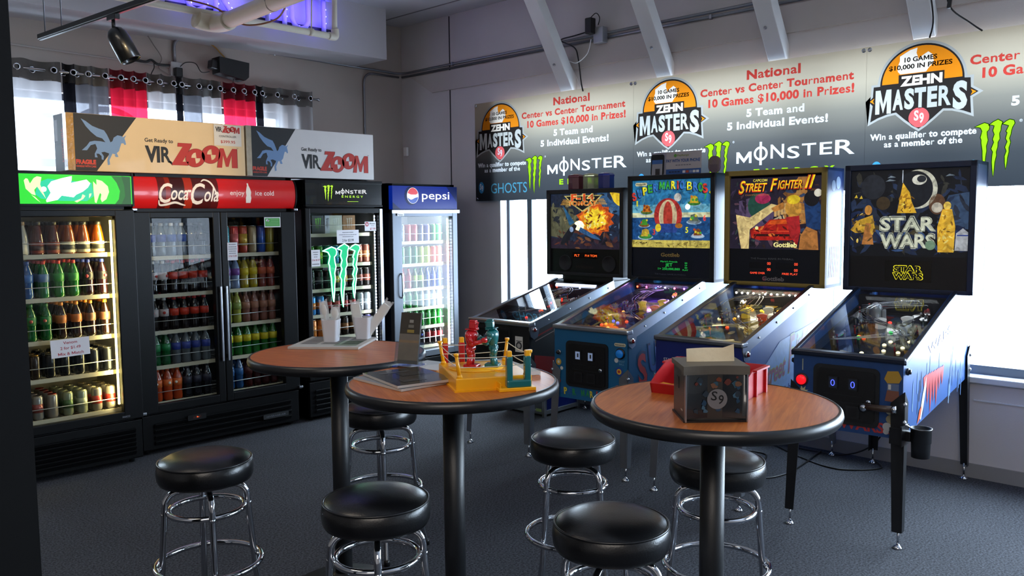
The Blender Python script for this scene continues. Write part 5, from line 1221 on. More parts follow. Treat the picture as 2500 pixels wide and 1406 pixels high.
for t, x, y, w, hh in (('S', -0.255, 1.80, 0.05, 0.085), ('TREET', -0.205, 1.812, 0.155, 0.055), ('F', -0.03, 1.815, 0.05, 0.08), ('IGHTER', 0.02, 1.825, 0.165, 0.055), ('II', 0.20, 1.825, 0.07, 0.085)):
    v, f = text_fit(t, x+0.004, y-0.005, w, hh, 'L', 0.05, 0.3); m.raw([(a, b, 0.0030) for a, b in v], f, glow('#30120c', 0.2))
    v, f = text_fit(t, x, y, w, hh, 'L', 0.035, 0.3); m.raw([(a, b, 0.0034) for a, b in v], f, TR_)
    v, f = text_fit(t, x+0.004, y+0.004, w*0.97, hh*0.97, 'L', 0.004, 0.3); m.raw([(a, b, 0.0038) for a, b in v], f, TY)
m.text('CAPCOM', -0.10, 1.878, glow('#d8c84c', 0.7), 0.10, 0.017, 0.003, bold=0.03); m.text('CHAMPION EDITION', -0.12, 1.785, glow('#b0783c', 0.5), 0.17, 0.011, 0.003)
m.text('Gottlieb', 0.08, 1.445, glow('#f0dc90', 0.9), 0.16, 0.030, 0.0034, bold=0.035)
m.build('backglass', bb)
m = MB(FR_(x0+0.018, 0, 0)); m.prism([(-0.325, 1.205), (0.325, 1.205), (0.325, 1.43), (-0.325, 1.43)], -0.006, 0.001, mat('#0e131e', 0.25)); sp_ = m.build('speaker_panel', bb)
OD = lit('#ff4a2c', 2.0)
m = MB(FR_(x0+0.0165, 0, 0)); m.rect(-0.17, 1.30, -0.01, 1.34, mat('#0a0c14', 0.15), 0.0004); m.rect(0.02, 1.30, 0.18, 1.34, mat('#0a0c14', 0.15), 0.0004)
for px in (-0.03, 0.155):
    for pz in (1.325, 1.285): m.text('00', px, pz, OD, 0.024, 0.018, 0.001)
m.text('GAME OVER', -0.11, 1.262, OD, 0.105, 0.013, 0.001); m.text('FREE PLAY', 0.115, 1.262, OD, 0.105, 0.013, 0.001); m.build('score_display', sp_)
m = MB(FR_(x0+0.0165, 0, 0)); m.text('THE Premier NAME IN PINBALL', -0.01, 1.36, mat('#5a5c60', 0.4, emit=0.08), 0.30, 0.012, 0.0006); m.text('Gottlieb', 0.0, 1.22, mat('#6a6468', 0.4, emit=0.1), 0.15, 0.026, 0.0006, bold=0.03); m.text('G', -0.065, 1.22, mat('#8a4050', 0.4, emit=0.1), 0.02, 0.026, 0.0010, bold=0.03); m.build('maker_lettering', sp_)
m = MB(FR_(-0.0035, 0, 0)); WT = mat('#b8c0d0', 0.5)
m.text('START', -0.185, 0.80, WT, 0.075, 0.018, 0.0004, bold=0.01); m.build('start_lettering', cab); m = MB(FR_(-0.0035, 0, 0)); m.text('GAME', -0.185, 0.715, WT, 0.065, 0.018, 0.0004, bold=0.01); m.build('game_lettering', cab); m = MB(FR_(-0.0035, 0, 0)); m.disc(0.0, 0.885, 0.008, mat('#b8b840', 0.4), 0.0006)
m.build('bolt', cab)
m = MB(FR_(-0.0035, 0, 0)); m.disc(-0.24, 0.60, 0.05, mat('#a82c2c', 0.4), 0.0004); m.disc(-0.20, 0.555, 0.03, mat('#a82c2c', 0.4), 0.0006); m.build('decal', cab)
m = MB(SR_(0, -h-0.0012, 0)); PK, LM, LB = mat('#a0607a', 0.4), mat('#a8b060', 0.4), mat('#8fb0d8', 0.4, noise=0.2)
m.flat([(0.02, 0.49), (1.3, 0.62), (1.3, 1.0), (0.5, 0.90), (0.02, 0.62)], LB, 0.0002)
for t, x, y, w, hh in (('S', 0.22, 0.60, 0.10, 0.17), ('treet', 0.33, 0.64, 0.26, 0.12), ('F', 0.62, 0.64, 0.10, 0.22), ('ighter', 0.73, 0.72, 0.33, 0.13)):
    v, f = text_fit(t, x, y, w, hh, 'L', 0.04, 0.3); m.raw([(a, b+0.22*(a-0.2)*0.6, 0.0006) for a, b in v], f, LM); v, f = text_fit(t, x+0.005, y, w*0.97, hh*0.97, 'L', 0.015, 0.3); m.raw([(a, b+0.22*(a-0.2)*0.6, 0.001) for a, b in v], f, PK)
m.build('side_art', cab)
m = MB(SR_(0, -h-0.0012, 0)); m.text('Gottlieb', 0.55, 0.57, mat('#2a3c7c', 0.4), 0.24, 0.045, 0.0008, bold=0.03, rot=5); m.build('maker_lettering', cab)
m = MB(SR_(x0, -bh-0.001, 0)); m.disc(0.12, 1.84, 0.035, mat('#a8c0e0', 0.4), 0); m.disc(0.2, 1.86, 0.04, mat('#a8c0e0', 0.4), 0.0004)
for k in range(6): m.flat([(0.06+0.03*k, 1.25), (0.075+0.03*k, 1.25), (0.09+0.03*k, 1.45), (0.08+0.03*k, 1.45)], mat(('#7ab8c8', '#c87aa0')[k % 2], 0.4), 0)
m.build('side_art', bb)
button(r, -0.185, 0.765, 0.016, BLACKP, STEEL); button(r, 0.15, 0.80, 0.03, BLACKP, STEEL, 'plunger_housing')
m = MB(); m.tube([(-0.01, -0.235, 0.79), (-0.10, -0.235, 0.79)], 0.009, CHROME, 10); m.ball((-0.11, -0.235, 0.79), 0.02, BLACKP, n=14); m.build('plunger', r)
coin_door(r, 0.67, -0.03, mat('#3a4a8a', 0.4, emit=0.1))
playfield(r, h, 21, '#2a241c', ['#3a3020', '#b8942c', '#8a4a1c', '#5a5a3c', '#c8b070', '#24304c'], ['#d8b83c', '#c85028', '#d8d0b0'], ['#ffd040', '#ffb030', '#ff5020', '#ffe8a0'], ['#fff4e0']*12)
lamp(r, 0.93, 1.155, 0.8, (1.0, 0.85, 0.6)); lamp(r, 0.35, 1.0, 0.35, (1.0, 0.75, 0.25), 0.2)

# ---- space machine, furthest right
SWB = mat('#28508c', 0.4, noise=0.2, nscale=6)
r, cab, bb, x0, bh, zt, h = pinball('blue pinball machine on black legs with space scene backglass, furthest right', 4.23, 1.720, 4.0, 0.545, 1.955, 0.548, 0.73, mat('#1f4278', 0.4, noise=0.15), SWB, mat('#1c2c48', 0.4), LEGB, mat('#1a2438', 0.35, 0.3), False, frame_m=mat('#15223c', 0.35))
m = MB(FR_(x0+0.018, 0, 0)); E_ = 0.5
m.prism([(-0.34, 1.40), (0.34, 1.40), (0.34, 1.92), (-0.34, 1.92)], -0.006, 0, glow('#12151c', 0.3))
m.flat([(-0.34, 1.46), (-0.1, 1.50), (0.0, 1.62), (-0.2, 1.70), (-0.34, 1.66)], glow('#1c2c50', 0.4), 0.0004); m.flat([(0.16, 1.60), (0.34, 1.56), (0.34, 1.78), (0.22, 1.76)], glow('#3c5474', 0.4), 0.0004)
dabs(m, -0.335, 0.335, 1.41, 1.91, ['#1a2030', '#22304c', '#2c3444', '#0e1016', '#3a3a34', '#2a3a58'], 170, 0.0006, 0.38, 12, 0.045); dabs(m, -0.335, 0.335, 1.41, 1.60, ['#24386a', '#3c5a8a', '#1c2848', '#4a4430'], 70, 0.0007, 0.4, 13, 0.04)
m.disc(0.055, 1.80, 0.105, glow('#c8c8b4', 0.6), 0.0008, ry=0.115); m.disc(0.035, 1.80, 0.10, glow('#20242c', 0.3), 0.0011, ry=0.108); m.disc(0.06, 1.855, 0.04, glow('#d8d8c8', 0.7), 0.0014, ry=0.03); m.disc(0.072, 1.86, 0.025, glow('#30343c', 0.3), 0.0017, ry=0.02)
m.disc(-0.20, 1.82, 0.07, glow('#2c3038', 0.35), 0.0008, ry=0.075); m.disc(-0.14, 1.72, 0.04, glow('#4a3c28', 0.35), 0.0008); m.disc(0.16, 1.71, 0.045, glow('#6a4a34', 0.4), 0.0008, ry=0.06); m.disc(0.16, 1.69, 0.03, glow('#c8c0ac', 0.5), 0.0011, ry=0.03)
# plain colour patches in place of the figures
m.flat([(-0.06, 1.66), (0.05, 1.66), (0.02, 1.73), (0.01, 1.78), (-0.03, 1.84), (-0.04, 1.78), (-0.05, 1.72)], glow('#d8a82c', 0.7), 0.0020); m.rect(-0.034, 1.84, -0.030, 1.915, glow('#c8d4e0', 0.8), 0.002)
m.flat([(-0.33, 1.56), (-0.28, 1.62), (-0.20, 1.65), (-0.18, 1.55), (-0.30, 1.54)], glow('#c89c30', 0.6), 0.0016); m.disc(-0.225, 1.68, 0.022, glow('#c88a3c', 0.6), 0.0019, ry=0.03); m.flat([(-0.26, 1.47), (-0.19, 1.47), (-0.21, 1.60), (-0.24, 1.60)], glow('#b8783c', 0.55), 0.0022)
m.flat([(0.17, 1.43), (0.255, 1.43), (0.26, 1.58), (0.24, 1.68), (0.19, 1.68), (0.165, 1.58)], glow('#d8a830', 0.75), 0.0030); m.disc(0.215, 1.70, 0.02, glow('#e0bc50', 0.75), 0.0030, ry=0.024)
m.flat([(0.26, 1.44), (0.335, 1.44), (0.335, 1.54), (0.30, 1.57), (0.265, 1.54)], glow('#b8bcc0', 0.5), 0.0026); m.rect(0.27, 1.525, 0.33, 1.532, glow('#2c4494', 0.5), 0.0030); m.disc(0.13, 1.47, 0.028, glow('#7a9a7c', 0.45), 0.0034)
dabs(m, -0.33, -0.18, 1.48, 1.66, ['#d8a83c', '#8a6a2c', '#5a4424', '#e8c868'], 26, 0.0025, 0.55, 14, 0.018); dabs(m, 0.17, 0.255, 1.44, 1.68, ['#f0d070', '#a87c20', '#7a5818', '#e8bc48'], 40, 0.0032, 0.7, 15, 0.016); dabs(m, -0.055, 0.04, 1.665, 1.78, ['#f0c850', '#a8781c', '#6a4a18'], 26, 0.0023, 0.65, 16, 0.016)
for px, pz in ((-0.31, 1.755), (-0.28, 1.75)): m.flat([(px, pz), (px+0.012, pz+0.02), (px+0.02, pz)], glow('#e8c43c', 0.9), 0.0012)
for px, pz, w in ((-0.12, 1.87, 0.05), (-0.13, 1.85, 0.06), (0.2, 1.87, 0.05), (0.33, 1.84, 0.0)): m.flat([(px, pz), (px+w, pz+0.004), (px+w*0.4, pz+0.014)], glow('#7a8a94', 0.5), 0.0012)
for t, y, w in (('STAR', 1.555, 0.305), ('WARS', 1.455, 0.305)):
    m.text(t, 0.0, y, glow('#b8bca8', 0.7), w*1.04, 0.082, 0.0020, bold=0.07); m.text(t, 0.0, y+0.002, glow('#22303c', 0.3), w, 0.078, 0.0024, bold=0.048); m.text(t, 0.0, y+0.003, glow('#c8ccb4', 0.75), w*0.985, 0.075, 0.0028, bold=0.025)
m.build('backglass', bb)
m = MB(FR_(x0+0.018, 0, 0)); m.prism([(-0.34, 1.205), (0.34, 1.205), (0.34, 1.40), (-0.34, 1.40)], -0.006, 0.001, mat('#1b1a1c', 0.3)); sp_ = m.build('speaker_panel', bb)
m = MB(FR_(x0+0.0165, 0, 0)); m.rect(-0.12, 1.25, 0.14, 1.375, mat('#141414', 0.2), 0.0004)
YL, KB = lit('#d8cc20', 1.3), mat('#171614', 0.4)
for t, y, w in (('STAR', 1.31, 0.155), ('WARS', 1.265, 0.165)): m.text(t, 0.01, y, YL, w*1.06, 0.036, 0.001, bold=0.07); m.text(t, 0.01, y+0.001, KB, w, 0.033, 0.0014, bold=0.035)
m.build('score_display', sp_)
m = MB(FR_(-0.0035, 0, 0)); RDD = mat('#a83234', 0.4)
m.text('STAR WARS', -0.02, 0.565, RDD, 0.42, 0.05, 0.0004, bold=0.03); m.rect(0.20, 0.565, 0.27, 0.572, RDD, 0.0004); m.build('front_lettering', cab); m = MB(FR_(-0.0035, 0, 0))
burst = [(-0.225+0.035*(1 if i % 2 else 0.5)*cos(i*pi/9), 0.725+0.035*(1 if i % 2 else 0.5)*sin(i*pi/9)) for i in range(18)]
m.flat(burst, mat('#b8b48c', 0.5), 0.0004); m.rect(-0.228, 0.84, -0.222, 0.90, mat('#8a948c', 0.5), 0.0004); m.flat([(-0.235, 0.66), (-0.215, 0.66), (-0.218, 0.70), (-0.23, 0.70)], mat('#b89a3c', 0.5), 0.0004)
m.build('decal', cab); m = MB(FR_(-0.0035, 0, 0))
m.flat([(0.185, 0.84), (0.20, 0.88), (0.25, 0.885), (0.268, 0.85), (0.255, 0.825), (0.20, 0.82)], mat('#b08a30', 0.5), 0.0004); m.rect(0.20, 0.785, 0.255, 0.82, mat('#5a6c8a', 0.5), 0.0004); m.rect(0.205, 0.79, 0.218, 0.815, mat('#c8c8c0', 0.5), 0.0006); m.flat([(0.19, 0.73), (0.26, 0.73), (0.255, 0.785), (0.20, 0.785)], mat('#7a4c3c', 0.5), 0.0004)
m.build('decal', cab); m = MB(FR_(-0.0035, 0, 0))
for px, pz, rr, c in ((0.215, 0.68, 0.018, '#a8a894'), (0.22, 0.64, 0.022, '#8a8468'), (0.235, 0.61, 0.018, '#b08a34'), (0.205, 0.60, 0.022, '#a8acb0'), (0.20, 0.575, 0.014, '#a8acb0'), (0.24, 0.578, 0.012, '#a8a890')): m.disc(px, pz, rr, mat(c, 0.5), 0.0005+rr*0.02, n=16)
m.build('decal', cab)
m = MB(SR_(0, -h-0.0012, 0)); rn = random.Random(9)
for k in range(26):
    px, pz = rn.uniform(0.1, 1.25), rn.uniform(0.62, 0.86); m.flat([(px, pz-0.05), (px+0.012, pz-0.06), (px+0.02, pz+0.06), (px+0.008, pz+0.05)], mat(rn.choice(('#34507c', '#5a7cac', '#1c2c4c', '#7a98c0')), 0.4), 0.0002+k*0.00002)
m.build('side_art', cab); m = MB(SR_(0, -h-0.0012, 0))
for i, (px, hgt) in enumerate(((0.36, 0.10), (0.42, 0.16), (0.48, 0.22), (0.54, 0.17), (0.60, 0.20), (0.66, 0.12), (0.72, 0.10))): m.flat([(px, 0.80), (px+0.07, 0.81), (px+0.06, 0.81-hgt*0.5), (px+0.03, 0.80-hgt)], RDD, 0.001+i*0.00005)
m.build('drip_lettering', cab); m = MB(SR_(0, -h-0.0012, 0))
m.flat([(0.30, 0.60), (0.36, 0.72), (0.42, 0.80), (0.42, 0.74), (0.37, 0.64), (0.33, 0.58)], mat('#d0d4d0', 0.4), 0.0016); m.flat([(0.26, 0.57), (0.32, 0.60), (0.35, 0.66), (0.30, 0.64)], mat('#c85a34', 0.4), 0.0018)
m.build('rocket_decal', cab)
m = MB(SR_(0, -h-0.0012, 0)); m.text('WARS', 0.7, 0.94, mat('#c05a58', 0.4), 0.5, 0.05, 0.0006, bold=0.03, rot=8); m.build('side_lettering', cab)
coin_door(r, 0.735, 0.0, mat('#24304c', 0.4), lit('#4a5aff', 2.2))
button(r, -0.228, 0.79, 0.026, mat('#e01420', 0.25, emit=1.1), mat('#4a0c10', 0.4))
m = MB(); m.tube([(-0.035, -0.10, 0.695), (-0.06, -0.17, 0.70), (-0.065, -0.245, 0.705)], 0.017, mat('#3a2a20', 0.4), 12); m.cyl((-0.006, -0.10, 0.69), (-0.05, -0.10, 0.69), 0.022, BLACKP, 14); m.cyl((-0.048, -0.102, 0.69), (-0.056, -0.102, 0.69), 0.016, CHROME, 14); m.cyl((-0.065, -0.245, 0.705), (-0.066, -0.262, 0.706), 0.019, CHROME, 14); m.build('launch_handle', r)
pf, A = playfield(r, h, 33, '#16161a', ['#1c1c22', '#3a2a1c', '#24344c', '#4a3a24', '#2c3c34', '#5a1c1c'], ['#c8c8c8', '#8a94a0', '#b03030'], ['#ff3020', '#ffffff', '#fff0c0', '#30ff60'], ['#ffffff'], plastics=20)
m = MB(A @ T(0.80, 0.09, 0)); m.lathe([(0.035, 0.0), (0.035, 0.09), (0.034, 0.095), (0.028, 0.115), (0.015, 0.128), (0, 0.13)], mat('#c8ccd4', 0.25, 0.3), n=20)
for s_ in (-1, 1): m.box((0, s_*0.045, 0.045), (0.03, 0.016, 0.09), mat('#b8bcc4', 0.4), bev=0.004)
m.build('toy_figure', pf)
m = MB(A); 
for k in range(7): m.tube([(0.62+0.012*k, 0.16+0.05*cos(q*pi/8)*(1-k*0.06), 0.03+0.07*sin(q*pi/8)) for q in range(9)], 0.002, CHROME, 6)
m.build('wire_loop', pf)
lamp(r, 0.93, 1.155, 0.35, (0.9, 0.95, 1.0))
# cup holder clipped to its right front leg
o = thing('cup_holder', 'black plastic cup holder clipped to the right front leg of the space machine', 'cup holder', (4.25, 1.358, 0.475), 0)
m = MB(); m.lathe([(0.0, 0.0), (0.042, 0.0), (0.044, 0.07), (0.0475, 0.075), (0.0475, 0.135), (0.050, 0.138), (0.050, 0.145), (0.046, 0.145), (0.043, 0.08), (0.040, 0.006), (0, 0.006)], BLACKP, n=32); m.build('cup', o)
m = MB(); m.bb((-0.02, 0.044, 0.07), (0.02, 0.075, 0.12), BLACKP, bev=0.004); m.bb((-0.07, 0.066, 0.05), (0.03, 0.074, 0.15), BLACKP); m.bb((-0.07, 0.072, 0.06), (-0.064, 0.125, 0.14), BLACKP); m.build('clip', o)
m = MB(); m.tube([(-0.01, 0.05, 0.14), (-0.012, 0.075, 0.155), (-0.012, 0.10, 0.15)], 0.006, CHROME, 8); m.build('clamp_screw', o)
# ------------------------------------------------------------------ bar tables
LAM = bpy.data.materials.new('table_laminate'); LAM.use_nodes = True
_t = LAM.node_tree; _b = _t.nodes['Principled BSDF']; _b.inputs['Roughness'].default_value = 0.32; _b.inputs['Specular IOR Level'].default_value = 0.5
_c = _t.nodes.new('ShaderNodeTexCoord'); _mp = _t.nodes.new('ShaderNodeMapping'); _mp.inputs['Scale'].default_value = (3, 40, 3)
_n = _t.nodes.new('ShaderNodeTexNoise'); _n.inputs['Scale'].default_value = 2.0; _n.inputs['Detail'].default_value = 8; _n.inputs['Distortion'].default_value = 0.6
_r = _t.nodes.new('ShaderNodeValToRGB'); _r.color_ramp.elements[0].position = 0.3; _r.color_ramp.elements[0].color = (*lin('#a0501f'), 1); _r.color_ramp.elements[1].position = 0.75; _r.color_ramp.elements[1].color = (*lin('#cc7838'), 1)
_t.links.new(_c.outputs['Object'], _mp.inputs[0]); _t.links.new(_mp.outputs[0], _n.inputs['Vector']); _t.links.new(_n.outputs['Fac'], _r.inputs[0]); _t.links.new(_r.outputs[0], _b.inputs['Base Color'])
EDGE = mat('#0f1013', 0.35, spec=0.6); POST = mat('#17191d', 0.42, noise=0.1, bump=0.1, bscale=200)
TZ = 1.07
def bar_table(label, x, y, rz):
    t = thing('bar_table', label, 'table', (x, y, 0), rz, 'round bar-height tables')
    R_ = 0.384
    MB().lathe([(0, TZ-0.028), (R_-0.012, TZ-0.028), (R_-0.012, TZ), (0, TZ)], LAM, n=96, smooth=False).build('tabletop', t)
    e = MB().lathe([(R_-0.014, TZ-0.038), (R_-0.006, TZ-0.038), (R_, TZ-0.030), (R_+0.003, TZ-0.018), (R_, TZ-0.005), (R_-0.006, TZ+0.001), (R_-0.0125, TZ+0.0015), (R_-0.0125, TZ-0.028)], EDGE, n=96)
    e.build('edge_band', t)
    MB().lathe([(0.10, TZ-0.045), (0.12, TZ-0.034), (0.12, TZ-0.028), (0, TZ-0.028)], POST, n=32).build('top_plate', t)
    MB().lathe([(0.0385, 0.05), (0.0385, TZ-0.04)], POST, n=32).build('pole', t)
    MB().lathe([(0, 0), (0.232, 0), (0.235, 0.006), (0.222, 0.016), (0.14, 0.032), (0.075, 0.048), (0.05, 0.062), (0.041, 0.075), (0, 0.075)], POST, n=64).build('base', t)
    return t
bar_table('round bar table with napkin dispenser, in front of the space machine', 2.316, 1.362, 20)
bar_table('round bar table with yellow boxing ring toy, in the middle', 2.013, 2.254, 65)
bar_table('round bar table with two white cutlery cups, beside the coolers', 2.100, 3.105, 110)

# ------------------------------------------------------------------ bar stools
SEAT = mat('#0b0c0f', 0.29, spec=0.55, noise=0.15, bump=0.12, bscale=160)
PIPING = mat('#141519', 0.3)
def bar_stool():
    t = thing('bar_stool', '', 'bar stool', (0, 0, 0), 0, 'black padded chrome bar stools')
    R_ = 0.176
    s = MB().lathe([(0.0, 0.648), (R_-0.02, 0.646), (R_-0.004, 0.652), (R_+0.003, 0.668), (R_+0.005, 0.695), (R_+0.001, 0.722), (R_-0.004, 0.728), (R_-0.010, 0.733), (R_-0.03, 0.744), (R_-0.07, 0.753), (R_-0.12, 0.757), (0, 0.758)], SEAT, n=64).build('seat', t)
    MB().tube([((R_-0.002)*cos(2*pi*i/64), (R_-0.002)*sin(2*pi*i/64), 0.729) for i in range(64)], 0.0042, PIPING, 8, closed=True).build('piping', s)
    MB().lathe([(0.0, 0.628), (0.085, 0.628), (0.09, 0.634), (0.09, 0.647), (0, 0.647)], BLACKM, n=32).build('swivel_plate', t)
    for k in range(4):
        a = pi/2*k; c, q = cos(a), sin(a)
        pr = [(0.02, 0.617), (0.09, 0.617), (0.125, 0.610), (0.145, 0.590), (0.153, 0.56), (0.161, 0.45), (0.178, 0.25), (0.186, 0.17), (0.20, 0.10), (0.218, 0.018)]
        P2 = smoothpath([(r*c, r*q, z) for r, z in pr], 5)
        l = MB().tube(P2, 0.0125, CHROME, 12).build('leg', t)
        MB().lathe([(0.015, 0.0), (0.0155, 0.02), (0.013, 0.03)], BLACKP, T(0.2185*c, 0.2185*q, 0), 14).build('foot_cap', l)
    for r, z, nm in ((0.140, 0.535, 'upper_ring'), (0.198, 0.318, 'foot_ring')):
        g = MB().tube([(r*cos(2*pi*i/56), r*sin(2*pi*i/56), z) for i in range(56)], 0.0115, CHROME, 12, closed=True).build(nm, t)
        for k in range(4):
            a = pi/2*k; m = MB(); rr = 0.158 if z > 0.5 else 0.186
            m.ball((rr*cos(a), rr*sin(a), z-0.003), 0.012, CHROME, n=10, k=6); m.build('rivet', g)
    return t
STOOLS = [((1.467, 3.097), -19, 'black padded bar stool at left, in front of the two-door cooler'),
          ((1.637, 2.224), -36, 'black padded bar stool in front of the middle table, at the bottom edge'),
          ((2.49, 3.33), -33, 'black padded bar stool half hidden behind the middle table'),
          ((2.669, 2.234), -5, 'black padded bar stool with bright window glare, between two tables'),
          ((1.998, 1.522), 18, 'black padded bar stool nearest the viewer, in front of the napkin table'),
          ((2.798, 1.624), -56, 'black padded bar stool behind the post of the napkin table')]
s0 = bar_stool()
for i, ((x, y), rz, lb) in enumerate(STOOLS):
    if i == 0: s0.location = (x, y, 0); s0.rotation_euler = (0, 0, radians(rz)); s0['label'] = lb
    else: dup(s0, (x, y, 0), rz, lb)

# ------------------------------------------------------------------ on the napkin table
n = thing('napkin_dispenser', 'dark metal napkin dispenser with round grey badge on its front', 'napkin dispenser', (2.146, 1.276, TZ), -45)
ND = mat('#4a4846', 0.35, 0.7, noise=0.1); NDB = mat('#6a645c', 0.4, 0.6, noise=0.08); NDK = mat('#101114', 0.35)
m = MB(); m.prism([(-0.088, -0.068), (0.088, -0.068), (0.088, 0.072), (-0.088, 0.072)], 0.0, 0.148, ND); m.bb((-0.092, -0.078, 0), (0.092, 0.076, 0.006), NDK)
m.prism([(-0.0895, 0.0), (-0.0885, 0.0), (-0.0885, 0.03), (-0.0895, 0.03)], 0.085, 0.118, NDK)
for k in range(3): m.box((-0.0888, -0.04, 0.03), (0.0006, 0.02, 0.004), mat('#b8b4ac', 0.4)) if k == 0 else None
m.build('body', n)
arcp = lambda d: [(-0.094+0.188*i/16, -0.078-d-0.014*(((i-8)/8)**2)) for i in range(17)]
m = MB(); ap = [(-0.094+0.188*i/16, -0.088+0.016*(1-((i-8)/8)**2)) for i in range(17)]
m.prism(ap+[(0.094, 0.078), (-0.094, 0.078)], 0.148, 0.163, NDB); m.prism(ap+[(0.094, -0.06), (-0.094, -0.06)], 0.138, 0.148, NDB)
m.build('lid', n)
m = MB(); ap2 = [(-0.086+0.172*i/16, -0.083+0.016*(1-((i-8)/8)**2)) for i in range(17)]
pts = [(x, y) for x, y in ap2]; v = [(x, y, 0.012) for x, y in pts]+[(x, y, 0.138) for x, y in pts]; k = len(pts)
DPL = mat('#14191f', 0.22, noise=0.6, nscale=35, coat=0.4)
m.raw(v+[(x, y+0.003, z) for x, y, z in v], [(i, i+1, k+i+1, k+i) for i in range(k-1)]+[(2*k+i+1, 2*k+i, 3*k+i, 3*k+i+1) for i in range(k-1)]+[(k, 2*k-1, 4*k-1, 3*k)], DPL, smooth=True)
for x in (-0.0875, 0.0875): m.bb((x-0.002, -0.09, 0.004), (x+0.002, -0.076, 0.14), STEEL)
fp = m.build('front_panel', n)
rn = random.Random(2); m = MB(frame((0, -0.084, 0.0), (1, 0, 0), (0, 0, 1)))
def curv(x): return -(0.016*(1-(x/0.086)**2)) + 0.0015
def onplate(poly, mm, o=0.0):
    m.flat([(a, b) for a, b in poly], mm, 0.0)
for k in range(26):
    x, z, r_ = rn.uniform(-0.07, 0.07), rn.uniform(0.03, 0.13), rn.uniform(0.003, 0.011)
    zz = curv(x); m.flat([(x+r_*cos(q)*rn.uniform(.5, 1.2), z+r_*sin(q)*rn.uniform(.5, 1.2)) for q in (0, .9, 1.8, 2.7, 3.6, 4.5, 5.4)], mat(rn.choice(('#1c3a54', '#5a2a24', '#2a4a5c', '#6a4a38', '#24303c', '#3a5a70', '#6a3420')), 0.3), zz+0.0004+k*0.00002)
m.build('printed_art', fp)
m = MB(frame((0, -0.084, 0.0), (1, 0, 0), (0, 0, 1))); m.disc(0.006, 0.066, 0.029, mat('#6c6c70', 0.45), curv(0)+0.0012)
for t, x, y, w, hh in (('S', -0.0085, 0.063, 0.017, 0.026), ('9', 0.0065+0.0045, 0.052, 0.015, 0.026)): m.text(t, x+0.004, y, NDK, w, hh, curv(0)+0.0016, bold=0.01, rot=-8)
m.build('badge', fp)
NAP = mat('#d8c8a8', 0.85, noise=0.08, nscale=40, bump=0.2)
m = MB(); v = []; N_ = 14
for j in range(5):
    for i in range(N_+1):
        u = i/N_; x = -0.066+0.14*u; z = 0.158+0.042*j/4+(0.012*max(0, u-0.8)*5*j/4); y = 0.0+0.016*sin(u*3.0)*(j/4)+0.006*j/4-0.02*(1-(2*u-1)**2)*(1-j/4)*0.3
        v.append((x, y, z))
w = N_+1; k = len(v)
f = [(j*w+i, j*w+i+1, (j+1)*w+i+1, (j+1)*w+i) for j in range(4) for i in range(N_)]
m.raw(v+[(a, b+0.002, c) for a, b, c in v], f+[(q[3]+k, q[2]+k, q[1]+k, q[0]+k) for q in f], NAP, smooth=True)
o = m.build('paper_napkin', None, (0, 0, 0)); o.matrix_world = T(2.146, 1.276, TZ) @ RZ(-45)
tag(o, 'cream paper napkin sticking up out of the dispenser top', 'napkin')
# red parts bin
BR = mat('#b41820', 0.35, noise=0.05); 
b = thing('plastic_bin', 'red open-front plastic bin behind the napkin dispenser', 'bin', (2.335, 1.44, TZ), 8)
Lb, Wb = 0.225, 0.155
m = MB(); m.bb((0, -Wb, 0), (Lb, Wb, 0.004), BR)
for y in (-Wb, Wb-0.004):
    m.prism([(0.0, 0), (-0.012, 0.034), (0.03, 0.058), (0.10, 0.088), (Lb, 0.088), (Lb, 0)], 0, 0.004, BR, frame((0, y+0.004, 0), (1, 0, 0), (0, 0, 1)))
m.bb((Lb-0.004, -Wb, 0), (Lb, Wb, 0.09), BR); m.prism([(0.0, 0), (0.004, 0), (-0.008, 0.036), (-0.012, 0.034)], -Wb, Wb, BR, frame((0, 0, 0), (1, 0, 0), (0, 0, 1)) @ T(0, 0, 0))
m.build('tub', b)
for x in (0.03, 0.115, 0.205):
    m = MB(); m.bb((x, -Wb-0.008, 0), (x+0.012, -Wb, 0.08), BR); m.build('rib', b)
for s_ in (-1, 1): MB().box((0.165, s_*(Wb+0.004), 0.086), (0.12, 0.016, 0.006), BR).build('rim', b)
def packet(lb, x, y, z, c, rz, tilt, sz=(0.05, 0.075)):
    m = MB(); m.box((0, 0, 0), (sz[0], sz[1], 0.008), mat(c, 0.35, noise=0.1), bev=0.0035); m.box((0, sz[1]/2+0.003, 0), (sz[0], 0.008, 0.0015), mat(c, 0.35)); m.box((0, -sz[1]/2-0.003, 0), (sz[0], 0.008, 0.0015), mat(c, 0.35))
    o = m.build('sauce_packet'); o.matrix_world = T(x, y, z) @ RZ(rz) @ RX(tilt); tag(o, lb, 'sauce packet', 'sauce packets in the red bin'); return o
packet('yellow sauce packet lying in the left half of the red bin', 2.375, 1.555, TZ+0.016, '#d89a1c', 20, 8); packet('orange-yellow packet under the others in the red bin', 2.42, 1.50, TZ+0.014, '#d0841c', -30, 5)
packet('brown paper packet standing in the right end of the red bin', 2.445, 1.36, TZ+0.055, '#b08a50', 70, 72, (0.05, 0.085)); packet('silver packet leaning beside the brown packet in the red bin', 2.475, 1.335, TZ+0.058, '#c8c8cc', 55, 62, (0.045, 0.085)); packet('white packet at the right wall of the red bin', 2.51, 1.37, TZ+0.050, '#d8d4d0', 80, 68, (0.05, 0.08))

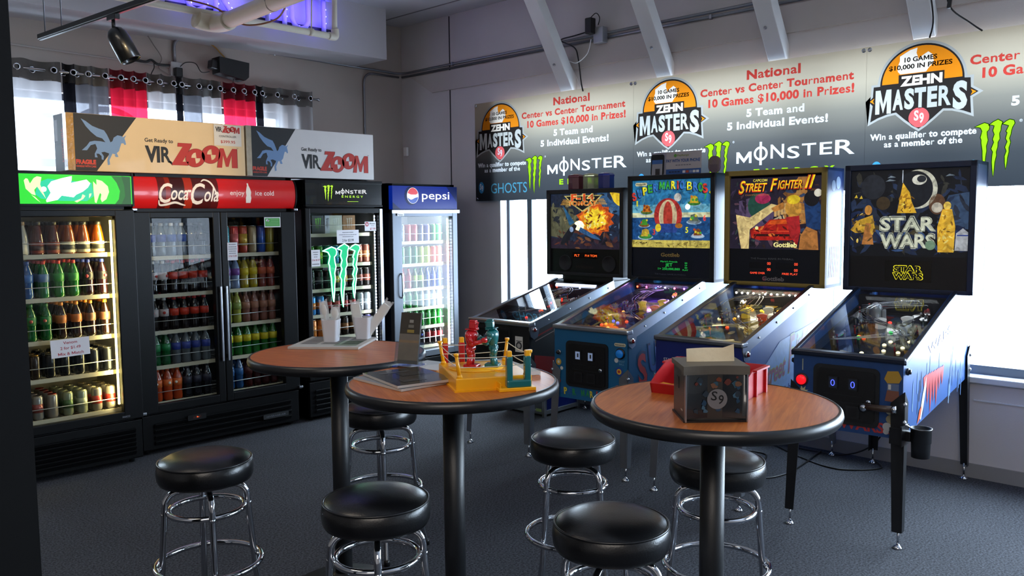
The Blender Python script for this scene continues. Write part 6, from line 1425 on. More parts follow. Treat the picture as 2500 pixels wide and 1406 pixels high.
# ------------------------------------------------------------------ on the middle table
YEL_ = mat('#f0ac0c', 0.32, noise=0.03, coat=0.2); RR = mat('#b8141c', 0.25, coat=0.4); TL = mat('#0c6468', 0.25, coat=0.4); ROPE = mat('#d8d2c0', 0.7)
g = thing('boxing_robots_toy', 'yellow boxing ring toy with one red and one teal robot', 'toy', (2.075, 2.156, TZ), -30.7)
bx, by = 0.134, 0.163
m = MB(); m.box((0, 0, 0.023), (2*bx, 2*by, 0.046), YEL_, bev=0.004); m.box((0, 0, 0.003), (2*bx+0.012, 2*by+0.012, 0.006), YEL_)
m.lathe([(0.095, 0.046), (0.10, 0.047), (0.10, 0.049), (0.0, 0.050)], YEL_, T(-0.02, 0.03, 0), 40); m.box((0.07, -by-0.022, 0.006), (0.13, 0.05, 0.012), YEL_, bev=0.002); m.box((-0.07, by+0.022, 0.006), (0.13, 0.05, 0.012), YEL_, bev=0.002)
for a in (0.6, -0.6): m.box((0.06, 0.03*(1 if a > 0 else -1), 0.048), (0.09, 0.006, 0.004), YEL_, RZ(math.degrees(a)))
m.bb((0.008, -by-0.045, 0.0), (0.012, -by, 0.03), YEL_)
m.build('ring_base', g)
cs = [(-bx+0.016, -by+0.016), (bx-0.016, -by+0.016), (bx-0.016, by-0.016), (-bx+0.016, by-0.016)]
for x, y in cs:
    ox, oy = (0.012 if x > 0 else -0.012), (0.006 if y > 0 else -0.006)
    m = MB(); m.cyl((x, y, 0.045), (x+ox, y+oy, 0.125), 0.007, YEL_, 12, r1=0.0055); m.cyl((x, y, 0.045), (x, y, 0.056), 0.012, YEL_, 12, r1=0.008); m.cyl((x+ox, y+oy, 0.122), (x+ox*1.03, y+oy*1.03, 0.131), 0.0085, YEL_, 12); m.build('corner_post', g)
for i in range(4):
    a, b2 = cs[i], cs[(i+1) % 4]
    for z, k in ((0.082, 0.45), (0.115, 0.88)):
        p = lambda c: (c[0]+(0.012 if c[0] > 0 else -0.012)*k, c[1]+(0.006 if c[1] > 0 else -0.006)*k, z)
        A_, B2 = Vector(p(a)), Vector(p(b2)); mid = (A_+B2)/2+Vector((0, 0, -0.004)); MB().tube(smoothpath([A_, mid, B2], 5), 0.0016, ROPE, 6).build('rope', g)
def handles(x, y, c, nm):
    m = MB(); m.box((x, y, 0.024), (0.086, 0.034, 0.026), c, bev=0.005)
    for s_ in (-1, 1): m.box((x+s_*0.032, y, 0.075), (0.021, 0.026, 0.085), c, bev=0.004)
    h_ = m.build(nm, g)
    for s_ in (-1, 1): MB().box((x+s_*0.032, y, 0.126), (0.017, 0.02, 0.022), YEL_, bev=0.003).build('plunger', h_)
handles(0.078, -by-0.024, TL, 'controller'); handles(-0.072, by+0.026, RR, 'controller')
def robot(x, y, rz, c, lb, lean):
    SC = Matrix.Scale(0.86, 4)
    r_ = MB(T(x, y, 0.048) @ RZ(rz) @ SC)
    r_.bb((-0.018, -0.022, 0), (0.018, 0.03, 0.012), c, bev=0.004) if False else r_.box((0.012, 0, 0.008), (0.062, 0.05, 0.016), c, bev=0.005)
    M_ = T(x, y, 0.048) @ RZ(rz) @ SC @ RY(lean)
    root_ = MB(M_); root_.box((0, 0, 0.082), (0.034, 0.042, 0.018), c, bev=0.005); root_.box((0.0, 0, 0.094), (0.03, 0.038, 0.012), c, bev=0.004)
    root_.lathe([(0.018, 0.09), (0.022, 0.098), (0.030, 0.118), (0.034, 0.135), (0.033, 0.148), (0.024, 0.157), (0.012, 0.160), (0, 0.160)], c, Matrix.Scale(0.8, 4, (1, 0, 0)), 16)
    for q in range(3): root_.box((0.0255, -0.008+0.008*q, 0.142), (0.003, 0.005, 0.008), mat('#d8dce0', 0.3), bev=0.001)
    body = root_.build('robot', g); body['label'] = lb
    r_.build('foot_block', body)
    for s_ in (-1, 1):
        m = MB(T(x, y, 0.048) @ RZ(rz) @ SC); m.cyl((0.004, s_*0.014, 0.012), (0.010, s_*0.013, 0.048), 0.0125, c, 12, r1=0.011); m.ball((0.010, s_*0.013, 0.05), 0.0125, c, n=12); m.cyl((0.008, s_*0.013, 0.05), (0.004, s_*0.012, 0.085), 0.0115, c, 12, r1=0.014); m.build('leg', body)
        m = MB(M_); m.ball((0.0, s_*0.034, 0.140), 0.0145, c, n=14); m.cyl((0.0, s_*0.036, 0.138), (0.020, s_*0.036, 0.108), 0.0105, c, 12, r1=0.010); m.ball((0.020, s_*0.036, 0.107), 0.011, c, n=12); m.cyl((0.020, s_*0.036, 0.107), (0.056, s_*0.022, 0.122), 0.010, c, 12, r1=0.0085); m.box((0.066, s_*0.019, 0.127), (0.024, 0.02, 0.02), c, RY(0), bev=0.006); m.build('arm', body)
    m = MB(M_); m.cyl((0.002, 0, 0.156), (0.003, 0, 0.164), 0.012, c, 12); m.box((0.006, 0, 0.181), (0.034, 0.03, 0.032), c, bev=0.006); m.box((0.012, 0, 0.167), (0.030, 0.024, 0.012), c, bev=0.004); m.box((0.004, 0, 0.199), (0.028, 0.026, 0.008), c, bev=0.003); m.box((0.0, 0, 0.163), (0.045, 0.05, 0.004), c, bev=0.0015)
    m.box((0.024, 0, 0.184), (0.004, 0.008, 0.010), c, bev=0.001); m.box((0.0235, 0, 0.192), (0.004, 0.024, 0.005), c, bev=0.001)
    for s_ in (-1, 1): m.box((0.024, s_*0.008, 0.188), (0.002, 0.005, 0.003), mat('#16181a', 0.3))
    m.build('head', body)
robot(-0.045, 0.03, -35, RR, 'red robot', 5); robot(0.048, 0.012, 152, TL, 'teal robot', 5)

def mag(lb, x, y, z, rz, w, d, th, cover, art=(), cat='magazine', name='magazine', curl=0.0, group=None):
    m = MB(); PG = mat('#b8b4b0', 0.7)
    n_ = 8; v = []; 
    for j in range(2):
        for i in range(n_+1):
            u = i/n_; zz = curl*((abs(u-0.5)*2)**3)
            v += [(-w/2+w*u, -d/2+d*j, zz), (-w/2+w*u, -d/2+d*j, zz+th)]
    W2 = 2*(n_+1); f = []; ft = []
    for i in range(n_):
        a = 2*i; f += [(a, a+W2, a+W2+2, a+2), (a, a+2, a+3, a+1), (a+W2+2, a+W2, a+W2+1, a+W2+3)]; ft.append((a+1, a+3, a+W2+3, a+W2+1))
    f += [(0, 1, W2+1, W2), (W2-2, 2*W2-2, 2*W2-1, W2-1)]
    m.raw(v, f, PG); m.raw(v, ft, cover)
    for (x0, y0, x1, y1, mm) in art: m.rect(x0*w, y0*d, x1*w, y1*d, mm, th+0.0006+curl*0.02)
    o = m.build(name); o.matrix_world = T(x, y, z) @ RZ(rz); tag(o, lb, cat, group); return o
MGK = mat('#1b1e22', 0.18, noise=0.5, nscale=25, coat=0.5); MG2 = mat('#8a8e94', 0.4, noise=0.3, nscale=30)
NEWS = mat('#b9b7b2', 0.85, noise=0.08, nscale=50); INK = mat('#5c5c5e', 0.8, noise=0.3, nscale=90)
mag('pale magazine at the bottom of the pile on the middle table', 1.885, 2.375, TZ+0.001, -4, 0.235, 0.31, 0.008, MG2)
mag('glossy black magazine on top of the pile on the middle table', 1.898, 2.365, TZ+0.0105, -13, 0.228, 0.30, 0.009, MGK, [(-0.3, -0.35, 0.1, -0.2, mat('#3a3d42', 0.2)), (-0.1, 0.0, 0.3, 0.2, mat('#2e3136', 0.2)), (-0.35, 0.25, 0.2, 0.32, mat('#4a4d52', 0.2))])
lines = [(-0.42+0.3*(k % 3), 0.40-0.07*(k//3), -0.18+0.3*(k % 3), 0.435-0.07*(k//3), INK) for k in range(30)]
mag('folded newspaper under the boxing toy, right side of the middle table', 2.255, 2.245, TZ+0.001, -20, 0.20, 0.27, 0.014, NEWS, lines[:18], 'newspaper', 'newspaper')
mag('dark printed flyer lying on the newspaper behind the toy', 2.262, 2.325, TZ+0.0165, -38, 0.15, 0.21, 0.002, mat('#8e9096', 0.3, noise=0.5, nscale=30), (), 'flyer', 'flyer', 0.004)
mag('white leaflet lying behind the boxing toy', 2.16, 2.53, TZ+0.001, 10, 0.16, 0.20, 0.002, mat('#c8cacc', 0.5, noise=0.1), (), 'leaflet', 'leaflet')
# brochure stand
ACR = pane('acrylic', (0.90, 0.93, 0.94), 0.10, 0.04)
h_ = thing('brochure_holder', 'clear acrylic brochure stand on the middle table', 'brochure holder', (2.075, 2.60, TZ), -70)
m = MB(); B2 = T(0, 0.03, 0) @ RX(-12)
def sheet(mb, x0, z0, x1, z1, y, M_): mb.box(((x0+x1)/2, y, (z0+z1)/2), (x1-x0, 0.003, z1-z0), ACR, M_)
sheet(m, -0.055, 0.004, 0.055, 0.215, 0.0, B2); m.build('back_panel', h_)
m = MB(); sheet(m, -0.055, 0.004, 0.055, 0.09, -0.03, B2); m.build('front_lip', h_)
m = MB(); m.box((0, 0.02, 0.0015), (0.115, 0.12, 0.003), ACR); m.build('foot', h_)
for s_ in (-1, 1):
    m = MB(); m.box((s_*0.055, -0.015, 0.05), (0.003, 0.033, 0.09), ACR, B2); m.build('side_panel', h_)
m = MB(); B3 = T(0, 0.012, 0) @ RX(-12); BRO = mat('#3a3630', 0.3, noise=0.4, nscale=20)
m.box((0, 0, 0.108), (0.092, 0.010, 0.205), BRO, B3); m.rect(-0.046, 0.02, 0.046, 0.10, mat('#7c6a54', 0.3, noise=0.3, nscale=30), 0.0056, B3 @ frame((0, 0, 0), (1, 0, 0), (0, 0, 1))); m.rect(-0.046, 0.10, 0.046, 0.125, mat('#6a6660', 0.3), 0.0056, B3 @ frame((0, 0, 0), (1, 0, 0), (0, 0, 1)))
for k in range(3): m.rect(-0.012+0.004*k, 0.13+0.02*k, 0.02-0.003*k, 0.142+0.02*k, mat(('#8a7a3c', '#6a6a64', '#8a8a86')[k], 0.4), 0.0056, B3 @ frame((0, 0, 0), (1, 0, 0), (0, 0, 1)))
o = m.build('brochure'); o.matrix_world = T(2.075, 2.60, TZ+0.004) @ RZ(-70); tag(o, 'tall dark brochures standing in the acrylic stand', 'brochure')

# ------------------------------------------------------------------ on the table by the coolers
mag('thick folded newspaper under the white cups on the far table', 2.235, 3.335, TZ+0.001, -52, 0.33, 0.33, 0.010, NEWS, lines+[(-0.45, 0.44, 0.3, 0.48, INK), (0.1, -0.35, 0.42, 0.1, mat('#7a8a78', 0.7, noise=0.3, nscale=40))], 'newspaper', 'newspaper')
CUP = mat('#c9c9cf', 0.4, noise=0.03)
PLS = sheer('clear_wrap', '#f4f4f2', 0.55, 0.8); CUT = mat('#dcdad4', 0.5)
def cup(lb, x, y, rz):
    t = thing('cutlery_cup', lb, 'cup', (x, y, TZ+0.0122), rz, 'white square cups of wrapped cutlery')
    m = MB(); w0, w1, hh = 0.031, 0.039, 0.105
    a, b2 = rrect(-w0, -w0, w0, w0, 0.01, 5), rrect(-w1, -w1, w1, w1, 0.012, 5); n_ = len(a); k1 = 0.90
    v = [(p[0], p[1], 0) for p in a]+[(p[0], p[1], hh) for p in b2]+[(p[0]*k1, p[1]*k1, hh) for p in b2]+[(p[0]*k1, p[1]*k1, 0.005) for p in a]
    f = [tuple(range(n_-1, -1, -1))]+[(j*n_+i, j*n_+(i+1) % n_, (j+1)*n_+(i+1) % n_, (j+1)*n_+i) for j in range(3) for i in range(n_)]+[tuple(3*n_+i for i in range(n_))]
    m.raw(v, f, CUP); m.build('cup_body', t); return t
cA = (2.232, 3.352); cB = (2.392, 3.318)
cup('white square cup of wrapped cutlery, left one on the far table', *cA, 40); cup('white square cup of wrapped napkins, right one on the far table', *cB, 38)
def wrapped(lb, cx, cy, dx, dy, tilt, az, L, w, kind):
    M_ = T(cx+dx, cy+dy, TZ+0.03) @ RZ(az) @ RY(tilt)
    m = MB()
    if kind == 'napkin': m.box((0, 0, L/2), (w*0.85, 0.010, L*0.92), CUT, bev=0.003)
    else:
        m.box((0, 0, L*0.35), (w*0.22, 0.004, L*0.6), CUT, bev=0.001); m.lathe([(0.0, 0), (w*0.30, 0.01), (w*0.36, 0.03), (w*0.2, 0.05), (0, 0.055)], CUT, T(0, 0, L*0.62) @ Matrix.Scale(0.25, 4, (0, 1, 0)), 14)
    o = m.build('wrapped_'+('napkin' if kind == 'napkin' else 'spoon')); o.matrix_world = M_
    tag(o, lb, 'wrapped '+kind, 'wrapped cutlery in the white cups')
    m = MB(); pr = [(-w/2, 0), (w/2, 0), (w/2*1.02, L*0.8), (w/2*0.9, L*1.02), (w*0.1, L*1.07), (-w*0.35, L*1.03), (-w/2, L*0.9)]
    A_ = frame((0, 0.007, 0), (1, 0, 0), (0, 0, 1)); v = []
    m.flat(pr, PLS, 0.0, A_); m.flat(pr, PLS, 0.014, A_)
    for s_ in (-1, 1): m.flat([(s_*w*0.2, L*0.9), (s_*w*0.45, L*0.95), (s_*w*0.5, L*1.12), (s_*w*0.25, L*1.1)], PLS, 0.007, A_)
    m.build('clear_wrapper', o)
wrapped('wrapped spoon leaning left in the left cup', *cA, -0.012, 0.012, -6, -45, 0.165, 0.04, 'spoon'); wrapped('wrapped spoon at front of the left cup', *cA, 0.008, -0.01, 4, -45, 0.14, 0.045, 'spoon')
wrapped('wrapped napkin upright at left of the right cup', *cB, -0.012, 0.01, -8, -45, 0.155, 0.05, 'napkin'); wrapped('wrapped napkin leaning right in the right cup', *cB, 0.01, -0.008, 36, -45, 0.185, 0.045, 'napkin')
# ------------------------------------------------------------------ cardboard boxes on the coolers
INKB, INKRD, PEG = mat('#1c1d1f', 0.6, noise=0.1), mat('#b42c22', 0.6), mat('#6f8fb8', 0.6)
PEGASUS = [(2.031, 2.33), (2.06, 2.315), (2.10, 2.285), (2.14, 2.27), (2.174, 2.26), (2.19, 2.235), (2.205, 2.20), (2.212, 2.181), (2.225, 2.19), (2.235, 2.215), (2.26, 2.232), (2.285, 2.228), (2.297, 2.222), (2.318, 2.236), (2.305, 2.214), (2.31, 2.195), (2.314, 2.172), (2.304, 2.168), (2.296, 2.18), (2.283, 2.178), (2.273, 2.15), (2.266, 2.125), (2.25, 2.11), (2.26, 2.085), (2.245, 2.082), (2.235, 2.09), (2.24, 2.10), (2.222, 2.105), (2.20, 2.06), (2.203, 2.03), (2.188, 2.025), (2.186, 2.06), (2.20, 2.105), (2.17, 2.115), (2.15, 2.11), (2.165, 2.085), (2.162, 2.06), (2.15, 2.062), (2.15, 2.085), (2.135, 2.10), (2.118, 2.10), (2.125, 2.075), (2.108, 2.075), (2.108, 2.10), (2.125, 2.135), (2.115, 2.165), (2.085, 2.155), (2.06, 2.12), (2.028, 2.119), (2.06, 2.15), (2.08, 2.178), (2.11, 2.186), (2.15, 2.185), (2.18, 2.18), (2.16, 2.205), (2.125, 2.215), (2.09, 2.245), (2.06, 2.28)]
def logo(m, x0, y0, w, h, z):
    """the two-tone word with its big leaning letters"""
    m.text('VIR', x0, y0+h*0.16, INKB, w*0.265, h*0.62, z, align='L', bold=0.05)
    m.flat([(x0+w*0.235, y0+h*0.18), (x0+w*0.275, y0+h*0.02), (x0+w*0.29, y0+h*0.08), (x0+w*0.262, y0+h*0.2)], INKB, z)
    for off, mm, g in ((0, INKB, 0.004), (0.0006, INKRD, 0)):
        zz = z+off; k = w
        m.flat([(x0+w*(0.345-g), y0+h*(0.99+g)), (x0+w*(0.49+g), y0+h*(0.99+g)), (x0+w*(0.485+g), y0+h*0.88), (x0+w*0.385, y0+h*0.20), (x0+w*(0.45+g), y0+h*0.20), (x0+w*(0.44+g), y0+h*(0.04-g)), (x0+w*(0.27-g), y0+h*(0.04-g)), (x0+w*0.275, y0+h*0.12), (x0+w*0.39, y0+h*0.83), (x0+w*0.335, y0+h*0.83)], mm, zz)
        for cx, cy in ((0.525, 0.38), (0.70, 0.56)):
            o = [(x0+w*(cx+(0.105+g)*cos(a*pi/14)+0.012*sin(a*pi/14)), y0+h*(cy+(0.40+g*2)*sin(a*pi/14))) for a in range(28)]
            i1 = [(x0+w*(cx+0.012), y0+h*cy)]+[(x0+w*(cx-0.055*cos(a)+0.01), y0+h*(cy+0.24*sin(a))) for a in (0.0, 0.5, 1.0, 1.5)]
            i2 = [(x0+w*(cx-0.004), y0+h*cy-0.002)]+[(x0+w*(cx+0.055*cos(a)), y0+h*(cy-0.24*sin(a)-0.004)) for a in (0.0, 0.5, 1.0, 1.5)]
            v, f = fill([o, i1, i2]); m.raw([(a, b, zz) for a, b in v], f, mm)
        m.flat([(x0+w*(0.765-g), y0+h*0.0), (x0+w*0.80, y0+h*0.86), (x0+w*0.845, y0+h*0.86), (x0+w*0.878, y0+h*0.42), (x0+w*0.945, y0+h*0.86), (x0+w*(1.0+g), y0+h*0.86), (x0+w*(1.0+g), y0+h*0.0), (x0+w*0.935, y0+h*0.0), (x0+w*0.935, y0+h*0.55), (x0+w*0.895, y0+h*0.05), (x0+w*0.865, y0+h*0.05), (x0+w*0.835, y0+h*0.55), (x0+w*0.82, y0+h*0.0)], mm, zz)
def carton(label, x0, x1, z0, z1, y0, card, gold):
    root = thing('cardboard_box', label, 'cardboard box', ((x0+x1)/2, y0+0.12, z0), 0, 'long cartons on top of the coolers')
    P = T(-(x0+x1)/2, -(y0+0.12), -z0)
    CB = mat(card, 0.6, noise=0.06, nscale=8, coat=0.1); TP = mat('#b0822c' if gold else '#a89c84', 0.2, noise=0.4, nscale=18, bump=0.5, bscale=60, coat=0.6)
    m = MB(P); m.bb((x0, y0, z0), (x1, y0+0.235, z1), CB, bev=0.004)
    m.build('carton', root)
    F_ = FL(0, y0-0.0008, 0); s = (x1-x0)/1.25
    X = lambda u: x0+(u-1.94)*s
    m = MB(P); h = z1-z0
    m.flat([(x0+0.002, z0+0.002), (X(2.116), z0+0.002), (X(2.391), z1-0.002), (x0+0.002, z1-0.002)], INKB, 0, F_)
    m.flat([(X(a), z0+(b-1.98)/0.385*h) for a, b in PEGASUS], PEG, 0.0005, F_)
    m.text('FRAGILE', X(2.051), z0+0.047, mat('#c8402c', 0.6), 0.125*s, 0.027, 0.0005, F_, bold=0.06); m.text('HANDLE WITH CARE', X(2.051), z0+0.026, mat('#c8402c', 0.6), 0.125*s, 0.012, 0.0005, F_, bold=0.03)
    m.build('printed_panel', root)
    m = MB(P @ F_); m.text('Get Ready to', X(2.44), z0+0.214, INKB, 0.20*s, 0.026, 0.0004, align='L', bold=0.02)
    logo(m, X(2.44), z0+0.055, 0.685*s, 0.165, 0.0004); m.text('\u2122', X(3.128), z0+0.195, INKB, 0.015, 0.01, 0.0004)
    m.build('printed_logo', root)
    # tape round the left end, print on the end face
    m = MB(P); m.bb((x0-0.0008, y0-0.0012, z0+0.005), (x0+0.045*s, y0-0.0004, z1-0.003), TP); m.bb((x0-0.0014, y0-0.001, z0+0.005), (x0-0.0004, y0+0.06, z1-0.003), TP); m.build('packing_tape', root)
    m = MB(P @ frame((x0-0.0006, y0+0.235, 0), (0, -1, 0), (0, 0, 1))); m.rect(0.003, z0+0.003, 0.17, z1-0.003, INKB, 0); m.rect(0.02, z0+0.20, 0.07, z0+0.34, mat('#8a8c90', 0.6), 0.0003)
    m.text('VIRZOOM', 0.14, z0+0.17, INKRD, 0.22, 0.03, 0.0004, rot=-90, bold=0.03); m.build('end_print', root)
    return root
carton('carton tinted tan for warm light, with gold tape at its left end, on the left coolers', 1.945, 3.19, 1.987, 2.362, 5.87, '#dcc094', True)  # warm light put into this carton's tan; its card matches the other one
carton('grey-white carton on the right, over the two-door and claw coolers', 3.205, 4.382, 1.987, 2.368, 5.872, '#d4d0ce', False)
m = MB(frame((0, 0, 0), (1, 0, 0), (0, 0, 1))); m.box((0, 0, 0), (0.215, 0.152, 0.0012), mat('#d8d2c8', 0.6))
logo(m, -0.095, 0.018, 0.19, 0.052, 0.0012); m.text('CONTROLLER', 0, -0.014, INKB, 0.135, 0.014, 0.0012, bold=0.01); m.text('$399.95', 0, -0.056, INKRD, 0.115, 0.02, 0.0012, bold=0.01)
tag(m.build('price_sign', None, (3.055, 5.867, 2.279)), 'white price sign with red price taped to the tan-tinted carton', 'sign')

# ------------------------------------------------------------------ curtains on the back window
MESHG, MESHR, MESHB = sheer('curtain_grey', '#b4b1b2', 0.26, 0.75), sheer('curtain_red', '#c42038', 0.20, 0.8), sheer('curtain_black', '#1c1c22', 0.05, 0.3)
MESHD = sheer('curtain_dark_grey', '#6c6c72', 0.16, 0.5)
HDG, HDR, HDB = mat('#605e5c', 0.8, noise=0.1, nscale=60), mat('#6a1020', 0.8, noise=0.1, nscale=60), mat('#17171b', 0.8)
YR, ZR = 6.995, 2.795
r = thing('curtain_rod', 'thin steel curtain rod over the back window', 'curtain rod', (3.1, YR, ZR))
MB().tube([(-2.0, 0, 0), (1.47, 0, 0)], 0.011, CHROME, 12).build('rod', r); MB().ball((1.485, 0, 0), 0.017, CHROME).build('finial', r)
for x in (-1.2, 0.1, 1.42):
    m = MB(); m.bb((x-0.006, 0.0, -0.006), (x+0.006, YW-YR, 0.006), STEEL); m.bb((x-0.012, YW-YR-0.004, -0.03), (x+0.012, YW-YR, 0.03), STEEL); m.build('bracket', r)
def curtain(label, x0, x1, waves, body, head, zb=1.62, amp=0.034, ph=0.0):
    t = thing('curtain', label, 'curtain', ((x0+x1)/2, YR, zb), 0, 'grommet curtains along the back window')
    w = x1-x0; N = max(24, waves*16); P = T(-(x0+x1)/2, -YR, -zb)
    def sheetm(za, zc, mm, nz, nm, off):
        v = []; f = []
        for j in range(nz+1):
            z = za+(zc-za)*j/nz; q = 1+0.25*(1-(z-zb)/(2.86-zb))*sin(3*z)
            for i in range(N+1):
                u = i/N; y = YR+amp*q*sin(2*pi*waves*u+ph)+off+0.006*sin(5*z+7*u)
                v.append((x0+w*u+0.006*(1-j/nz)*sin(9*u+2*z)*(1 if 0.05 < u < 0.95 else 0), y, z+(0.008*sin(2*pi*waves*u*1.0+1) if j == nz and nm == 'header_band' else 0)))
        for j in range(nz):
            for i in range(N): a = j*(N+1)+i; f.append((a, a+1, a+N+2, a+N+1))
        MB(P).raw(v, f, mm, smooth=True).build(nm, t)
    sheetm(zb, 2.725, body, 10, 'sheer_panel', 0.0); sheetm(2.715, 2.862, head, 3, 'header_band', -0.002)
    for k in range(2*waves):
        u = (k+0.5-ph/pi)/(2*waves)
        if not 0.02 < u < 0.98: continue
        y = YR+amp*sin(2*pi*waves*u+ph)
        M_ = P @ T(x0+w*u, y-0.004, ZR) @ RZ(0) @ RX(90)
        MB(M_).lathe([(0.016, 0), (0.026, 0.0), (0.026, 0.004), (0.016, 0.004), (0.016, 0)], CHROME, n=18).build('grommet', t)
    return t
curtain('wide grey sheer curtain at the far left of the window', 1.55, 2.30, 3, MESHG, HDG, amp=0.04)
curtain('narrow black curtain strip left of the tan-tinted carton corner', 2.31, 2.40, 1, MESHB, HDB)
curtain('grey sheer curtain between the first black strip and red', 2.405, 2.655, 2, MESHD, HDG, ph=0.6)
curtain('red sheer curtain on the left, behind the tan-tinted carton', 2.66, 2.95, 3, MESHR, HDR)
curtain('pale grey sheer curtain right of the left red one', 2.955, 3.19, 2, MESHG, HDG)
curtain('narrow black curtain strip under the wall socket', 3.195, 3.25, 1, MESHB, HDB, amp=0.02)
curtain('dark grey sheer curtain beside the middle black strip', 3.255, 3.42, 1, MESHD, HDG)
curtain('light grey sheer curtain left of the right red one', 3.425, 3.612, 2, MESHG, HDG, ph=1.2)
curtain('red sheer curtain on the right, under the speaker', 3.617, 3.923, 3, MESHR, HDR)
curtain('narrow black curtain strip right of the right red one', 3.93, 4.0, 1, MESHB, HDB, amp=0.02)
curtain('wide grey sheer curtain at the right end of the rod', 4.005, 4.53, 3, MESHG, HDG, ph=0.4)

# ------------------------------------------------------------------ things on the walls and under the ceiling
def conduit(label, pts, rad=0.011, k=0, name='conduit_pipe', mm=GALV, cat='conduit pipe', clips=()):
    o = MB().tube(pts, rad, mm, 10).build(name); tag(o, label, cat)
    for c, n_ in clips:
        m = MB(); m.box(c, (0.02, 0.02, 0.03) if n_ == 0 else (0.03, 0.02, 0.035), STEEL, bev=0.003); m.build('strap', o)
    return o
def corner(pts, r_=0.08, n=6):
    """round the inner corners of a polyline"""
    P = [Vector(p) for p in pts]; out = [P[0]]
    for i in range(1, len(P)-1):
        a = (P[i-1]-P[i]).normalized(); b = (P[i+1]-P[i]).normalized(); s, e = P[i]+a*r_, P[i]+b*r_
        for k in range(n+1): t = k/n; out.append(s*(1-t)**2+P[i]*2*t*(1-t)+e*t*t)
    out.append(P[-1]); return out
conduit('upper galvanized conduit running round the room corner', corner([(3.42, 7.112, 3.205), (5.69, 7.112, 3.175), (5.69, -1.0, 3.185)], 0.12), clips=(((4.2, 7.115, 3.195), 0), ((5.69, 6.3, 3.178), 1), ((5.69, 4.95, 3.18), 1), ((5.69, 2.6, 3.182), 1)))
conduit('lower galvanized conduit along the window wall under its twin', [(5.694, -1.0, 3.15), (5.694, 7.10, 3.14)], clips=(((5.694, 3.4, 3.145), 1),))
conduit('galvanized conduit turning down behind the coolers, right of the curtains', corner([(5.66, 7.115, 3.14), (5.21, 7.115, 3.14), (5.21, 7.115, 1.2)], 0.12), clips=(((5.21, 7.118, 2.6), 0),))
conduit('bent conduit dropping from the wall pipe to the socket box', corner([(3.45, 7.11, 3.205), (3.245, 7.11, 3.205), (3.245, 7.11, 2.99)], 0.09), 0.013)
conduit('thin white pipe along the back wall above the curtains', [(1.3, 7.115, 2.99), (1.9, 7.115, 2.985), (3.2, 7.115, 2.955)], 0.008, mm=mat('#a8a4a0', 0.6))
YC = mat('#b0822c', 0.5)
conduit('yellow cable sagging along the upper back wall', smoothpath([(1.2, 7.10, 3.30), (1.95, 7.09, 3.262), (2.4, 7.09, 3.222), (3.0, 7.09, 3.205), (3.3, 7.09, 3.20), (3.55, 7.09, 3.195), (3.66, 7.09, 3.12), (3.70, 7.06, 3.06)], 6), 0.0055, name='cable', mm=YC, cat='cable')
conduit('grey cable looping down to the socket box', smoothpath([(3.02, 7.10, 3.19), (3.06, 7.09, 3.12), (3.13, 7.10, 3.02), (3.10, 7.10, 2.94), (3.16, 7.10, 2.90), (3.27, 7.10, 2.86)], 6), 0.004, name='cable', mm=mat('#7c7672', 0.6), cat='cable')
j = thing('socket_box', 'grey wall socket box with black plug adapter, above the curtains', 'socket', (3.25, 7.10, 2.94))
MB().box((0, 0.01, 0), (0.10, 0.05, 0.12), mat('#b4b4b4', 0.5, 0.3), bev=0.006).build('box', j); MB().box((0.0, -0.035, -0.035), (0.062, 0.06, 0.085), BLACKP, bev=0.008).build('plug_adapter', j)
MB().tube(smoothpath([(0.02, -0.04, 0.02), (0.07, -0.04, 0.06), (0.15, -0.05, 0.06), (0.19, -0.07, -0.01), (0.26, -0.08, 0.0)], 6), 0.004, BLACKP, 8).build('cord', j)
s_ = thing('wall_speaker', 'black loudspeaker mounted on the back wall', 'speaker', (3.66, 6.98, 2.985), 0)
m = MB(T(0, 0, 0) @ RY(8)); m.prism([(-0.10, -0.075), (-0.12, 0.06), (0.16, 0.075), (0.17, -0.05), (0.14, -0.085)], -0.07, 0.07, mat('#0f1013', 0.6, bump=0.4, bscale=300), FL(0, 0, 0)); m.build('speaker_case', s_)
m = MB(RY(8)); m.bb((-0.165, -0.04, -0.045), (-0.10, 0.05, 0.03), BLACKP, bev=0.01); m.build('bracket_cap', s_)
m = MB(); m.cyl((0.02, 0.06, 0), (0.02, 0.15, 0), 0.015, BLACKP, 10); m.build('wall_bracket', s_)
MB().tube(smoothpath([(0.05, 0.0, -0.09), (0.05, 0.02, -0.13), (0.04, 0.06, -0.16)], 5), 0.004, BLACKP, 6).build('cord', s_)
o = MB().tube(smoothpath([(2.90, 7.08, 2.975), (2.98, 7.07, 2.965), (3.03, 7.07, 2.985), (3.08, 7.06, 2.955), (3.18, 7.06, 2.96)], 6), 0.011, BLACKP, 8).build('wire_bundle'); tag(o, 'tangled bundle of dark wire hanging on the thin white pipe', 'wire')
MB().tube(smoothpath([(3.05, 7.07, 2.96), (3.045, 7.06, 2.92), (3.02, 7.06, 2.87), (3.02, 7.04, 2.83)], 5), 0.004, BLACKP, 6).build('loose_end', o)
o = MB().box((0, 0, 0), (0.03, 0.055, 0.095), WHITEP, bev=0.008).build('motion_sensor', None, (5.692, 7.055, 2.36)); tag(o, 'small white sensor box in the room corner', 'sensor')
j = thing('outlet_box', 'metal outlet box with black adapter high on the window wall', 'outlet', (5.655, 4.42, 3.16))
MB().box((0, 0, 0), (0.07, 0.10, 0.13), mat('#a8acb2', 0.4, 0.5), bev=0.005).build('box', j); MB().box((-0.06, 0.06, 0.075), (0.07, 0.065, 0.13), BLACKP, bev=0.008).build('plug_adapter', j)
